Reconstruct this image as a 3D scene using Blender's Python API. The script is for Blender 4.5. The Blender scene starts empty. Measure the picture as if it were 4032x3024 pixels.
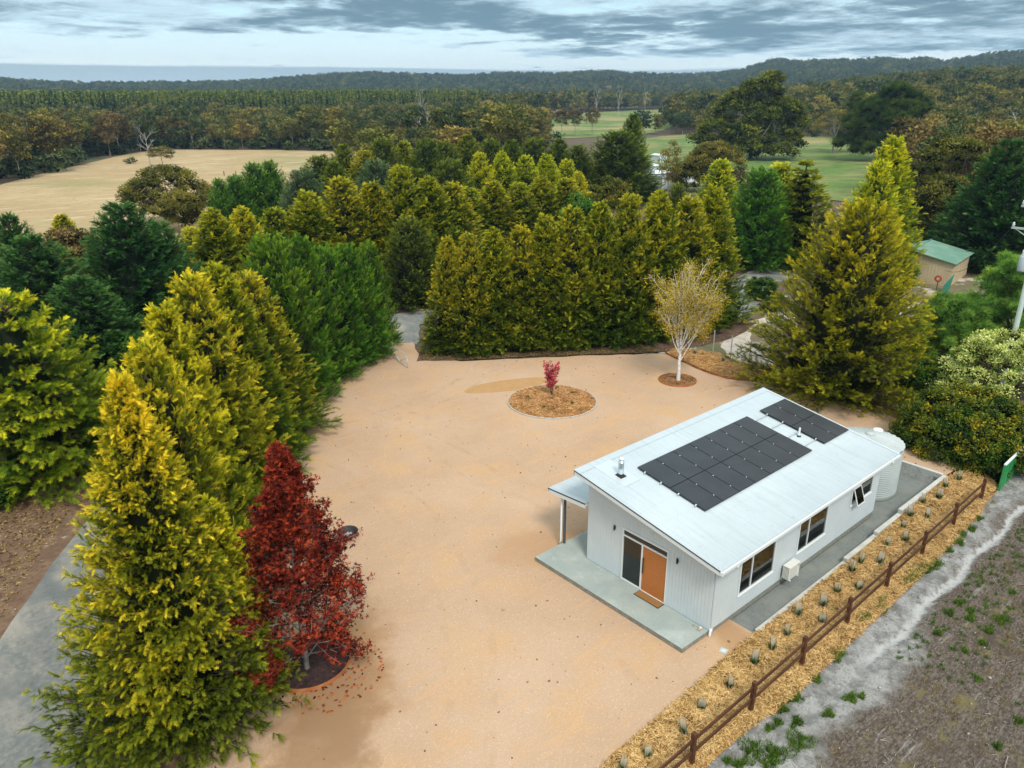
import bpy, bmesh, math, random
import numpy as np
from mathutils import Vector, Matrix
sc = bpy.context.scene
C = sc.collection
R = math.radians
rng = np.random.default_rng(7)

# ------------------------------------------------------------------ camera
CX, CY, CZ = -20.56, -12.69, 18.652
cd = bpy.data.cameras.new('camera'); cam = bpy.data.objects.new('camera', cd); C.objects.link(cam)
cd.sensor_width = 36; cd.lens = 26.415; cd.clip_start = 0.5; cd.clip_end = 30000
rx, ux, fx = (0.75658, -0.65386, -0.00669), (0.23639, 0.26396, 0.93512), (0.60967, 0.70907, -0.35428)
M = Matrix.Identity(4)
for i in range(3):
    M[i][0] = rx[i]; M[i][1] = ux[i]; M[i][2] = -fx[i]
M[0][3], M[1][3], M[2][3] = CX, CY, CZ
cam.matrix_world = M
sc.camera = cam

# ------------------------------------------------------------------ world, sun, exposure
SUN_EL, SUN_AZ = 50.0, 244.0      # azimuth of the sun as a world angle from +x
world = bpy.data.worlds.new('World'); sc.world = world; world.use_nodes = True
def sky():
    nt = world.node_tree; N = nt.nodes; L = nt.links; N.clear()
    def n(t, **k):
        x = N.new(t)
        for a, b in k.items(): setattr(x, a, b)
        return x
    def m(op, a, b=None, c=None, clamp=False):
        x = n('ShaderNodeMath', operation=op); x.use_clamp = clamp
        for i, v in enumerate((a, b, c)):
            if v is None: continue
            if isinstance(v, (int, float)): x.inputs[i].default_value = v
            else: L.new(v, x.inputs[i])
        return x.outputs[0]
    def mr(v, a, b, c=0., d=1., smooth=True):
        x = n('ShaderNodeMapRange'); x.interpolation_type = 'SMOOTHSTEP' if smooth else 'LINEAR'
        L.new(v, x.inputs[0])
        for i, q in enumerate((a, b, c, d)):
            if isinstance(q, (int, float)): x.inputs[1+i].default_value = q
            else: L.new(q, x.inputs[1+i])
        return x.outputs[0]
    def mix(f, a, b):
        x = n('ShaderNodeMix', data_type='RGBA'); 
        if isinstance(f, (int, float)): x.inputs[0].default_value = f
        else: L.new(f, x.inputs[0])
        for i, q in ((6, a), (7, b)):
            if isinstance(q, tuple): x.inputs[i].default_value = (*q, 1)
            else: L.new(q, x.inputs[i])
        return x.outputs[2]
    tc = n('ShaderNodeTexCoord'); sp = n('ShaderNodeSeparateXYZ'); L.new(tc.outputs['Generated'], sp.inputs[0])
    X, Y, Z = sp.outputs
    zc = m('MAXIMUM', Z, 0.004)
    zz = m('ADD', zc, 0.07)
    u = m('DIVIDE', X, zz); v = m('DIVIDE', Y, zz)
    cb = n('ShaderNodeCombineXYZ'); L.new(u, cb.inputs[0]); L.new(v, cb.inputs[1])
    def noise(scale, det, rough, off, dist=0.):
        mp = n('ShaderNodeMapping'); L.new(cb.outputs[0], mp.inputs[0]); mp.inputs[1].default_value = off
        x = n('ShaderNodeTexNoise'); L.new(mp.outputs[0], x.inputs['Vector'])
        x.inputs['Scale'].default_value = scale; x.inputs['Detail'].default_value = det; x.inputs['Roughness'].default_value = rough
        x.inputs['Distortion'].default_value = dist
        return x.outputs['Fac']
    # s: how far to the side of the court's long axis the direction lies
    s = m('ADD', m('MULTIPLY', X, 0.7566), m('MULTIPLY', Y, -0.6539))
    n1 = noise(1.0, 10, 0.60, (3.1, 7.7, 0), 0.35)
    n2 = noise(3.6, 8, 0.62, (9.4, 1.2, 0), 0.2)
    n3 = noise(0.5, 5, 0.5, (1.5, 4.2, 0))
    up = mr(Z, 0.062, 0.092); side = mr(s, -0.25, 0.3)
    lowgap = mr(Z, 0.040, 0.052)
    bias = m('MULTIPLY', m('MAXIMUM', up, m('MULTIPLY', side, lowgap)), 0.20)
    hi = mr(Z, 0.2, 0.5)
    dens = m('ADD', m('ADD', m('MULTIPLY', n1, 0.62), m('MULTIPLY', n2, 0.38)), m('SUBTRACT', bias, m('MULTIPLY', hi, 0.04)))
    cover = mr(dens, 0.56, 0.66)
    core = mr(m('ADD', dens, m('MULTIPLY', m('SUBTRACT', n3, 0.5), 0.6)), 0.60, 0.80)
    st = n('ShaderNodeTexSky', sky_type='NISHITA'); st.sun_disc = False
    st.sun_elevation = R(SUN_EL); st.sun_rotation = R(90 - SUN_AZ); st.altitude = 100; st.dust_density = 1.5; st.air_density = 1.3
    clear = n('ShaderNodeVectorMath', operation='SCALE'); L.new(st.outputs[0], clear.inputs[0]); clear.inputs[3].default_value = SKY_K
    veil = mix(mr(Z, 0.02, 0.13), (1.05, 1.18, 1.18), (0.62, 1.0, 1.16))
    blue = mix(0.88, clear.outputs[0], veil)
    zen = mr(Z, 0.12, 0.75, 1.0, 1.8)
    def sc_(col, f):
        x = n('ShaderNodeVectorMath', operation='SCALE'); L.new(col, x.inputs[0]); L.new(f, x.inputs[3]); return x.outputs[0]
    cl = mix(core, mix(hi, (0.62, 0.82, 0.92), (0.66, 0.70, 0.71)), mix(hi, (0.155, 0.26, 0.325), (0.40, 0.44, 0.46)))
    cl = sc_(cl, zen)
    blue2 = sc_(blue, mr(Z, 0.2, 0.8, 1.0, 1.3))
    c1 = mix(cover, blue2, cl)
    # distant cloud bank lying on the horizon
    wob = noise(0.11, 5, 0.6, (0, 2, 0))
    top = m('ADD', mr(s, -0.5, 0.35, 0.0375, 0.030), m('MULTIPLY', m('SUBTRACT', wob, 0.5), 0.022))
    bank = m('SUBTRACT', 1.0, mr(m('SUBTRACT', Z, top), -0.0012, 0.0022))
    bk = mix(mr(Z, 0.012, 0.034), (0.42, 0.60, 0.72), (0.30, 0.44, 0.54))
    c2 = mix(m('MULTIPLY', bank, mr(s, 0.1, 0.5, 0.74, 0.4)), c1, bk)
    gnd = mix(mr(Z, -0.02, -0.002), (0.10, 0.09, 0.06), c2)
    bg = n('ShaderNodeBackground'); L.new(gnd, bg.inputs[0]); bg.inputs[1].default_value = 1.0
    out = n('ShaderNodeOutputWorld'); L.new(bg.outputs[0], out.inputs[0])
SKY_K = 0.10
sky()
sl = bpy.data.lights.new('sun', 'SUN'); sl.energy = 2.3; sl.angle = R(14); sl.color = (1.0, 0.94, 0.85)
so = bpy.data.objects.new('sun', sl); C.objects.link(so)
sd = Vector((math.cos(R(SUN_AZ))*math.cos(R(SUN_EL)), math.sin(R(SUN_AZ))*math.cos(R(SUN_EL)), math.sin(R(SUN_EL))))
so.rotation_euler = (-sd).to_track_quat('-Z', 'Y').to_euler(); so.location = (0, 0, 60)
vs = sc.view_settings; sc.display_settings.display_device = 'sRGB'
vs.view_transform = 'Standard'; vs.look = 'None'; vs.gamma = 1; vs.exposure = 0.16; vs.use_curve_mapping = False
cy = sc.cycles
cy.max_bounces = 5; cy.diffuse_bounces = 3; cy.glossy_bounces = 3; cy.transmission_bounces = 4; cy.transparent_max_bounces = 8
cy.volume_bounces = 0; cy.use_denoising = True; cy.caustics_reflective = False; cy.caustics_refractive = False
try: cy.denoiser = 'OPENIMAGEDENOISE'; cy.denoising_input_passes = 'RGB_ALBEDO_NORMAL'; cy.denoising_prefilter = 'ACCURATE'
except Exception: pass

# ------------------------------------------------------------------ materials
def mat(name, col, rough=0.7, metal=0., var=None, bump=None, spec=0.4, coords='Position', noise=None, emit=None, strength=0):
    """var: (colour2, scale, contrast, detail) list; bump: (scale, strength, distance)"""
    m = bpy.data.materials.new(name); m.use_nodes = True; nt = m.node_tree; N = nt.nodes; L = nt.links
    b = N['Principled BSDF']; b.inputs['Roughness'].default_value = rough; b.inputs['Metallic'].default_value = metal
    b.inputs['Specular IOR Level'].default_value = spec; b.inputs['Base Color'].default_value = (*col, 1)
    g = N.new('ShaderNodeNewGeometry') if coords == 'Position' else N.new('ShaderNodeTexCoord')
    P = g.outputs['Position' if coords == 'Position' else 'Object']
    cur = None
    for v in (var or []):
        c2, scale, lo, hi, det = v[:5]
        t = N.new('ShaderNodeTexNoise'); t.inputs['Detail'].default_value = det; t.inputs['Roughness'].default_value = 0.6
        if len(v) > 5:
            mp = N.new('ShaderNodeMapping'); mp.inputs['Scale'].default_value = v[5]
            if len(v) > 6: mp.inputs['Rotation'].default_value = (0, 0, v[6])
            L.new(P, mp.inputs[0]); L.new(mp.outputs[0], t.inputs['Vector'])
        else: L.new(P, t.inputs['Vector'])
        t.inputs['Scale'].default_value = scale
        r = N.new('ShaderNodeMapRange'); r.inputs[1].default_value = lo; r.inputs[2].default_value = hi; L.new(t.outputs['Fac'], r.inputs[0])
        x = N.new('ShaderNodeMix'); x.data_type = 'RGBA'; L.new(r.outputs[0], x.inputs[0])
        if cur is None: x.inputs[6].default_value = (*col, 1)
        else: L.new(cur, x.inputs[6])
        x.inputs[7].default_value = (*c2, 1); cur = x.outputs[2]
    if cur is not None: L.new(cur, b.inputs['Base Color'])
    if bump:
        prev = None
        for (s, st, d) in (bump if isinstance(bump, list) else [bump]):
            t = N.new('ShaderNodeTexNoise'); t.inputs['Scale'].default_value = s; t.inputs['Detail'].default_value = 6; t.inputs['Roughness'].default_value = 0.65
            L.new(P, t.inputs['Vector'])
            k = N.new('ShaderNodeBump'); k.inputs['Strength'].default_value = st; k.inputs['Distance'].default_value = d
            L.new(t.outputs['Fac'], k.inputs['Height'])
            if prev: L.new(prev, k.inputs['Normal'])
            prev = k.outputs[0]
        L.new(prev, b.inputs['Normal'])
    if emit: b.inputs['Emission Color'].default_value = (*emit, 1); b.inputs['Emission Strength'].default_value = strength
    return m

def leafmat(name, c0, c1, c2, tr=0.25, vv=0.12, hv=0.015, ps=0.35):
    m = bpy.data.materials.new(name); m.use_nodes = True; nt = m.node_tree; N = nt.nodes; L = nt.links
    b = N['Principled BSDF']; b.inputs['Roughness'].default_value = 0.6; b.inputs['Specular IOR Level'].default_value = 0.18
    a = N.new('ShaderNodeAttribute'); a.attribute_name = 'tint'
    g = N.new('ShaderNodeNewGeometry')
    t = N.new('ShaderNodeTexNoise'); t.inputs['Scale'].default_value = ps; t.inputs['Detail'].default_value = 2; L.new(g.outputs['Position'], t.inputs['Vector'])
    s = N.new('ShaderNodeMath'); s.operation = 'MULTIPLY_ADD'; L.new(t.outputs['Fac'], s.inputs[0]); s.inputs[1].default_value = 0.7; s.inputs[2].default_value = -0.35
    ad = N.new('ShaderNodeMath'); ad.operation = 'ADD'; L.new(s.outputs[0], ad.inputs[0]); L.new(a.outputs['Fac'], ad.inputs[1])
    r = N.new('ShaderNodeValToRGB'); e = r.color_ramp.elements
    e[0].position = 0.0; e[0].color = (c0[0]*.25, c0[1]*.2, c0[2]*.25, 1)  # lowest stop, nearly black: deep shade painted onto the crown cores
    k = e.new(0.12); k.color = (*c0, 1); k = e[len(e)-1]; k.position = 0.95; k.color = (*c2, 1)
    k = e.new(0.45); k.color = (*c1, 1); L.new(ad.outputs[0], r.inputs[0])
    oi = N.new('ShaderNodeObjectInfo')
    mv = N.new('ShaderNodeMapRange'); L.new(oi.outputs['Random'], mv.inputs[0]); mv.inputs[3].default_value = 1-vv; mv.inputs[4].default_value = 1+vv
    mh = N.new('ShaderNodeMapRange'); L.new(oi.outputs['Random'], mh.inputs[0]); mh.inputs[3].default_value = 0.5+hv; mh.inputs[4].default_value = 0.5-hv
    h = N.new('ShaderNodeHueSaturation'); L.new(r.outputs[0], h.inputs['Color']); L.new(mv.outputs[0], h.inputs['Value']); L.new(mh.outputs[0], h.inputs['Hue'])
    L.new(h.outputs[0], b.inputs['Base Color'])
    T = N.new('ShaderNodeBsdfTranslucent'); L.new(h.outputs[0], T.inputs[0])
    mx = N.new('ShaderNodeMixShader'); mx.inputs[0].default_value = tr
    L.new(b.outputs[0], mx.inputs[1]); L.new(T.outputs[0], mx.inputs[2]); L.new(mx.outputs[0], N['Material Output'].inputs[0])
    return m

LEAF = {
 'gold':      leafmat('golden_cypress_leaf', (0.018, 0.047, 0.004), (0.205, 0.255, 0.01), (0.95, 0.76, 0.032)),
 'goldgreen': leafmat('gold_green_cypress_leaf', (0.012, 0.04, 0.005), (0.108, 0.18, 0.01), (0.66, 0.58, 0.026)),
 'yellow':    leafmat('yellow_cypress_leaf', (0.022, 0.07, 0.006), (0.23, 0.32, 0.011), (0.95, 0.84, 0.03)),
 'green':     leafmat('green_cypress_leaf', (0.012, 0.05, 0.006), (0.07, 0.185, 0.014), (0.3, 0.44, 0.022)),
 'midgreen':  leafmat('mid_green_leaf', (0.02, 0.075, 0.014), (0.09, 0.24, 0.026), (0.3, 0.5, 0.035)),
 'darkgreen': leafmat('dark_green_leaf', (0.012, 0.038, 0.007), (0.075, 0.13, 0.014), (0.34, 0.38, 0.03)),
 'dark':      leafmat('dark_cypress_leaf', (0.01, 0.042, 0.015), (0.036, 0.12, 0.03), (0.14, 0.27, 0.05)),
 'bluegreen': leafmat('blue_green_leaf', (0.035, 0.08, 0.04), (0.1, 0.17, 0.07), (0.22, 0.3, 0.1)),
 'tier':      leafmat('layered_conifer_leaf', (0.02, 0.048, 0.005), (0.14, 0.2, 0.012), (0.5, 0.5, 0.025)),
 'swamp':     leafmat('olive_yellow_leaf', (0.028, 0.055, 0.005), (0.245, 0.265, 0.011), (0.8, 0.64, 0.022)),
 'pine':      leafmat('pine_needle', (0.045, 0.12, 0.022), (0.2, 0.42, 0.06), (0.62, 0.72, 0.11)),
 'acacia':    leafmat('olive_wattle_leaf', (0.045, 0.055, 0.01), (0.21, 0.2, 0.028), (0.55, 0.44, 0.07)),
 'gum':       leafmat('gum_leaf', (0.055, 0.065, 0.016), (0.25, 0.23, 0.045), (0.62, 0.48, 0.09), vv=0.35, hv=0.03, ps=0.02),
 'gumdark':   leafmat('dark_gum_leaf', (0.024, 0.048, 0.016), (0.1, 0.135, 0.04), (0.3, 0.3, 0.075), vv=0.3, hv=0.03, ps=0.01),
 'bigeuc':    leafmat('tall_gum_leaf', (0.04, 0.058, 0.01), (0.2, 0.22, 0.025), (0.68, 0.52, 0.05), ps=0.1),
 'plant':     leafmat('plantation_pine_needle', (0.02, 0.065, 0.018), (0.055, 0.14, 0.03), (0.42, 0.42, 0.04), vv=0.25, ps=0.03),
 'varieg':    leafmat('cream_variegated_leaf', (0.18, 0.24, 0.03), (0.75, 0.8, 0.24), (1.0, 1.0, 0.62), ps=0.8),
 'orange':    leafmat('autumn_orange_green_leaf', (0.025, 0.06, 0.007), (0.16, 0.2, 0.016), (0.85, 0.5, 0.018), ps=0.9),
 'birch':     leafmat('birch_leaf', (0.14, 0.11, 0.01), (0.46, 0.34, 0.025), (0.8, 0.64, 0.06), tr=0.4, ps=0.6),
 'red':       leafmat('red_maple_leaf', (0.034, 0.006, 0.004), (0.25, 0.032, 0.012), (0.75, 0.14, 0.032), tr=0.3, ps=0.9),
 'pink':      leafmat('pink_red_leaf', (0.16, 0.02, 0.025), (0.55, 0.06, 0.07), (0.85, 0.22, 0.22), tr=0.3, ps=2),
 'grey':      leafmat('grey_twig_leaf', (0.05, 0.045, 0.02), (0.13, 0.11, 0.045), (0.24, 0.20, 0.08)),
 'peach':     leafmat('orange_tip_leaf', (0.04, 0.07, 0.01), (0.16, 0.17, 0.02), (0.55, 0.25, 0.06), ps=0.6),
 'brownleaf': leafmat('rust_brown_leaf', (0.07, 0.05, 0.018), (0.25, 0.175, 0.055), (0.5, 0.36, 0.11), vv=0.3, ps=0.05),
 'grass':     leafmat('grass_blade', (0.022, 0.055, 0.006), (0.07, 0.16, 0.014), (0.26, 0.36, 0.05), ps=1.0),
 'drygrass':  leafmat('dry_grass_blade', (0.14, 0.10, 0.04), (0.30, 0.21, 0.08), (0.46, 0.35, 0.15), ps=1.0),
 'straw':     leafmat('straw', (0.17, 0.08, 0.025), (0.6, 0.32, 0.115), (0.95, 0.63, 0.3), tr=0.1, ps=1.2),
}
BARK = mat('bark_brown', (0.075, 0.052, 0.038), 0.9, var=[((0.16, 0.12, 0.09), 6, 0.4, 0.7, 4)], bump=(12, 0.5, 0.03), coords='Object')
BARKG = mat('bark_grey', (0.22, 0.20, 0.18), 0.9, var=[((0.40, 0.38, 0.36), 3, 0.4, 0.7, 4)], coords='Object')
BARKP = mat('bark_pale', (0.34, 0.30, 0.25), 0.8, var=[((0.13, 0.10, 0.075), 1.2, 0.45, 0.7, 4)], coords='Object')
BARKW = mat('birch_bark', (0.78, 0.76, 0.72), 0.7, var=[((0.10, 0.08, 0.07), 3.0, 0.56, 0.66, 5, (1, 1, 2.2))], coords='Object')
DEADW = mat('dead_wood', (0.42, 0.39, 0.36), 0.9, var=[((0.6, 0.58, 0.55), 1.0, 0.4, 0.7, 3)], coords='Object')
CORE = None

# ------------------------------------------------------------------ geometry helpers
def ss(a, b, v):
    t = np.clip((np.asarray(v, float)-a)/(b-a), 0, 1); return t*t*(3-2*t)

def tagp(o, label=None, cat=None, group=None, kind=None):
    if label: o['label'] = label
    if cat: o['category'] = cat
    if group: o['group'] = group
    if kind: o['kind'] = kind
    return o

def mesh_np(name, V, tris=None, quads=None, mats=(), tint=None, midx=None, smooth=False):
    me = bpy.data.meshes.new(name)
    V = np.asarray(V, np.float32)
    fl = []; st = []; tot = []
    n = 0
    for F, k in ((tris, 3), (quads, 4)):
        if F is None or len(F) == 0: continue
        F = np.asarray(F, np.int32); fl.append(F.ravel()); st.append(np.arange(len(F))*k+n); tot.append(np.full(len(F), k)); n += F.size
    fl = np.concatenate(fl); st = np.concatenate(st); tot = np.concatenate(tot)
    me.vertices.add(len(V)); me.vertices.foreach_set('co', V.ravel())
    me.loops.add(len(fl)); me.loops.foreach_set('vertex_index', fl.astype(np.int32))
    me.polygons.add(len(st)); me.polygons.foreach_set('loop_start', st.astype(np.int32))
    try: me.polygons.foreach_set('loop_total', tot.astype(np.int32))
    except Exception: pass
    if smooth: me.polygons.foreach_set('use_smooth', np.ones(len(st), bool))
    if midx is not None: me.polygons.foreach_set('material_index', np.asarray(midx, np.int32))
    if tint is not None:
        at = me.attributes.new('tint', 'FLOAT', 'POINT'); at.data.foreach_set('value', np.asarray(tint, np.float32))
    for m in mats: me.materials.append(m)
    me.update(calc_edges=True)
    return me

def link(name, me, parent=None, loc=None):
    o = bpy.data.objects.new(name, me); C.objects.link(o)
    if parent: o.parent = parent
    if loc is not None: o.location = loc
    return o

def empty(name, loc, rz=0, **k):
    o = bpy.data.objects.new(name, None); C.objects.link(o); o.location = loc; o.rotation_euler = (0, 0, rz); o.empty_display_size = 0.2
    return tagp(o, **k)

def bm_obj(name, bm, m, parent=None, loc=None, smooth=False):
    me = bpy.data.meshes.new(name); bm.normal_update(); bm.to_mesh(me); bm.free()
    if smooth: me.polygons.foreach_set('use_smooth', np.ones(len(me.polygons), bool))
    for x in (m if isinstance(m, (list, tuple)) else [m]): me.materials.append(x)
    return link(name, me, parent, loc)

def add_box(bm, lo, hi, mi=0, bev=0):
    x0, y0, z0 = lo; x1, y1, z1 = hi
    v = [bm.verts.new(p) for p in ((x0,y0,z0),(x1,y0,z0),(x1,y1,z0),(x0,y1,z0),(x0,y0,z1),(x1,y0,z1),(x1,y1,z1),(x0,y1,z1))]
    fs = [bm.faces.new([v[i] for i in f]) for f in ((3,2,1,0),(4,5,6,7),(0,1,5,4),(1,2,6,5),(2,3,7,6),(3,0,4,7))]
    for f in fs: f.material_index = mi
    if bev:
        es = {e for f in fs for e in f.edges}
        bmesh.ops.bevel(bm, geom=list(es), offset=bev, segments=1, affect='EDGES')
    return v

def box(name, lo, hi, m, parent=None, bev=0):
    bm = bmesh.new(); add_box(bm, lo, hi, 0, bev); return bm_obj(name, bm, m, parent)

def add_tube(bm, pts, rad, seg=8, caps=True, mi=0):
    pts = [Vector(p) for p in pts]; rad = rad if isinstance(rad, (list, tuple)) else [rad]*len(pts)
    rings = []
    for i, p in enumerate(pts):
        d = (pts[min(i+1, len(pts)-1)]-pts[max(i-1, 0)]).normalized()
        a = d.orthogonal().normalized() if i == 0 else (prev - d*prev.dot(d)).normalized()
        prev = a; b = d.cross(a)
        rings.append([bm.verts.new(p+(a*math.cos(2*math.pi*k/seg)+b*math.sin(2*math.pi*k/seg))*rad[i]) for k in range(seg)])
    for i in range(len(rings)-1):
        for k in range(seg):
            f = bm.faces.new((rings[i][k], rings[i][(k+1)%seg], rings[i+1][(k+1)%seg], rings[i+1][k])); f.smooth = True; f.material_index = mi
    if caps:
        bm.faces.new(rings[0][::-1]).material_index = mi; bm.faces.new(rings[-1]).material_index = mi

def tube(name, pts, rad, m, parent=None, seg=8):
    bm = bmesh.new(); add_tube(bm, pts, rad, seg); return bm_obj(name, bm, m, parent)

def lathe(name, prof, seg, m, parent=None, loc=None, smooth=True, ripple=None):
    V = []; Q = []
    for i, (r, z) in enumerate(prof):
        for k in range(seg):
            a = 2*math.pi*k/seg; V.append((r*math.cos(a), r*math.sin(a), z))
    for i in range(len(prof)-1):
        for k in range(seg):
            Q.append((i*seg+k, i*seg+(k+1)%seg, (i+1)*seg+(k+1)%seg, (i+1)*seg+k))
    return link(name, mesh_np(name, V, quads=Q, mats=[m], smooth=smooth), parent, loc)

def sheet(name, pts, z, m, kind='structure', parent=None):
    bm = bmesh.new(); vs_ = [bm.verts.new((p[0], p[1], z if not callable(z) else z(p[0], p[1]))) for p in pts]
    f = bm.faces.new(vs_)
    bmesh.ops.triangulate(bm, faces=[f]); bm.normal_update()
    if sum(f.normal.z for f in bm.faces) < 0: bmesh.ops.reverse_faces(bm, faces=bm.faces)
    o = bm_obj(name, bm, m, parent)
    if kind: o['kind'] = kind
    return o

def smooth_poly(pts, n=4, closed=True):
    out = []; N_ = len(pts)
    for i in range(N_ if closed else N_-1):
        p0, p1, p2, p3 = [np.array(pts[(i+k) % N_] if closed else pts[min(max(i+k, 0), N_-1)], float) for k in (-1, 0, 1, 2)]
        for j in range(n):
            t = j/n
            out.append(0.5*((2*p1)+(-p0+p2)*t+(2*p0-5*p1+4*p2-p3)*t*t+(-p0+3*p1-3*p2+p3)*t**3))
    if not closed: out.append(np.array(pts[-1], float))
    return out

def inpoly(X, Y, poly):
    X = np.asarray(X); Y = np.asarray(Y); r = np.zeros(X.shape, bool); n = len(poly); j = n-1
    for i in range(n):
        xi, yi = poly[i][:2]; xj, yj = poly[j][:2]
        c = ((yi > Y) != (yj > Y)) & (X < (xj-xi)*(Y-yi)/((yj-yi) or 1e-9)+xi)
        r ^= c; j = i
    return r

# ------------------------------------------------------------------ foliage machinery
def unit(a): return a/np.maximum(np.linalg.norm(a, axis=-1, keepdims=True), 1e-9)

def frond(nl=5, w=0.075, spread=42, lens=0.42, seed=0):
    """flat feathery spray, along +x, unit length; triangles"""
    r = np.random.default_rng(seed); V = []; F = []; T = []
    def leaf(px, py, ang, l, ww, t0):
        c, s = math.cos(ang), math.sin(ang); i = len(V)
        zt = r.uniform(-.06, .08)
        V.extend([(px-s*ww/2, py+c*ww/2, 0), (px+s*ww/2, py-c*ww/2, 0), (px+c*l, py+s*l, zt)]); T.extend([t0, t0, t0+0.25]); F.append((i, i+1, i+2))
    leaf(0, 0, 0, 1.0, w*0.8, 0.0)
    for k in range(nl):
        x = 0.12+0.72*k/nl; l = lens*(1-0.55*k/nl)
        for sgn in (1, -1):
            leaf(x+r.uniform(-.03, .03), 0, sgn*R(spread+r.uniform(-12, 12)), l*r.uniform(.75, 1.15), w*1.25, 0.02+0.2*k/nl)
    return np.array(V), np.array(F), np.array(T)

def place(tmpl, P, D, U, S, tint, side_scale=1.0):
    V0, F0, T0 = tmpl; n = len(P); k = len(V0)
    D = unit(D); sd_ = unit(np.cross(D, U)); nn = np.cross(sd_, D)
    S = np.asarray(S).reshape(-1, 1, 1)
    V = P[:, None, :] + S*(V0[None, :, 0:1]*D[:, None, :] + side_scale*V0[None, :, 1:2]*sd_[:, None, :] + V0[None, :, 2:3]*nn[:, None, :])
    F = F0[None]+(np.arange(n)*k)[:, None, None]
    T = T0[None]+np.asarray(tint).reshape(-1, 1)
    return V.reshape(-1, 3), F.reshape(-1, F0.shape[1]), T.ravel()

def np_tubes(lines, seg=5):
    """lines: list of (pts(n,3), radii(n))"""
    Vs = []; Qs = []; off = 0
    ang = np.arange(seg)*2*np.pi/seg
    for pts, rad in lines:
        pts = np.asarray(pts, float); rad = np.asarray(rad, float); n = len(pts)
        d = unit(np.gradient(pts, axis=0)); ref = np.array([0.31, 0.17, 0.2]) if abs(d[0][2]) > .8 else np.array([0, 0, 1.])
        a = unit(np.cross(d, ref)); b = np.cross(d, a)
        V = pts[:, None]+rad[:, None, None]*(np.cos(ang)[None, :, None]*a[:, None]+np.sin(ang)[None, :, None]*b[:, None])
        i = np.arange(n-1)[:, None]*seg; k = np.arange(seg)[None]; k2 = (k+1) % seg
        Q = np.stack([i+k, i+k2, i+seg+k2, i+seg+k], -1).reshape(-1, 4)+off
        Vs.append(V.reshape(-1, 3)); Qs.append(Q); off += n*seg
    return np.concatenate(Vs), np.concatenate(Qs)

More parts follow.
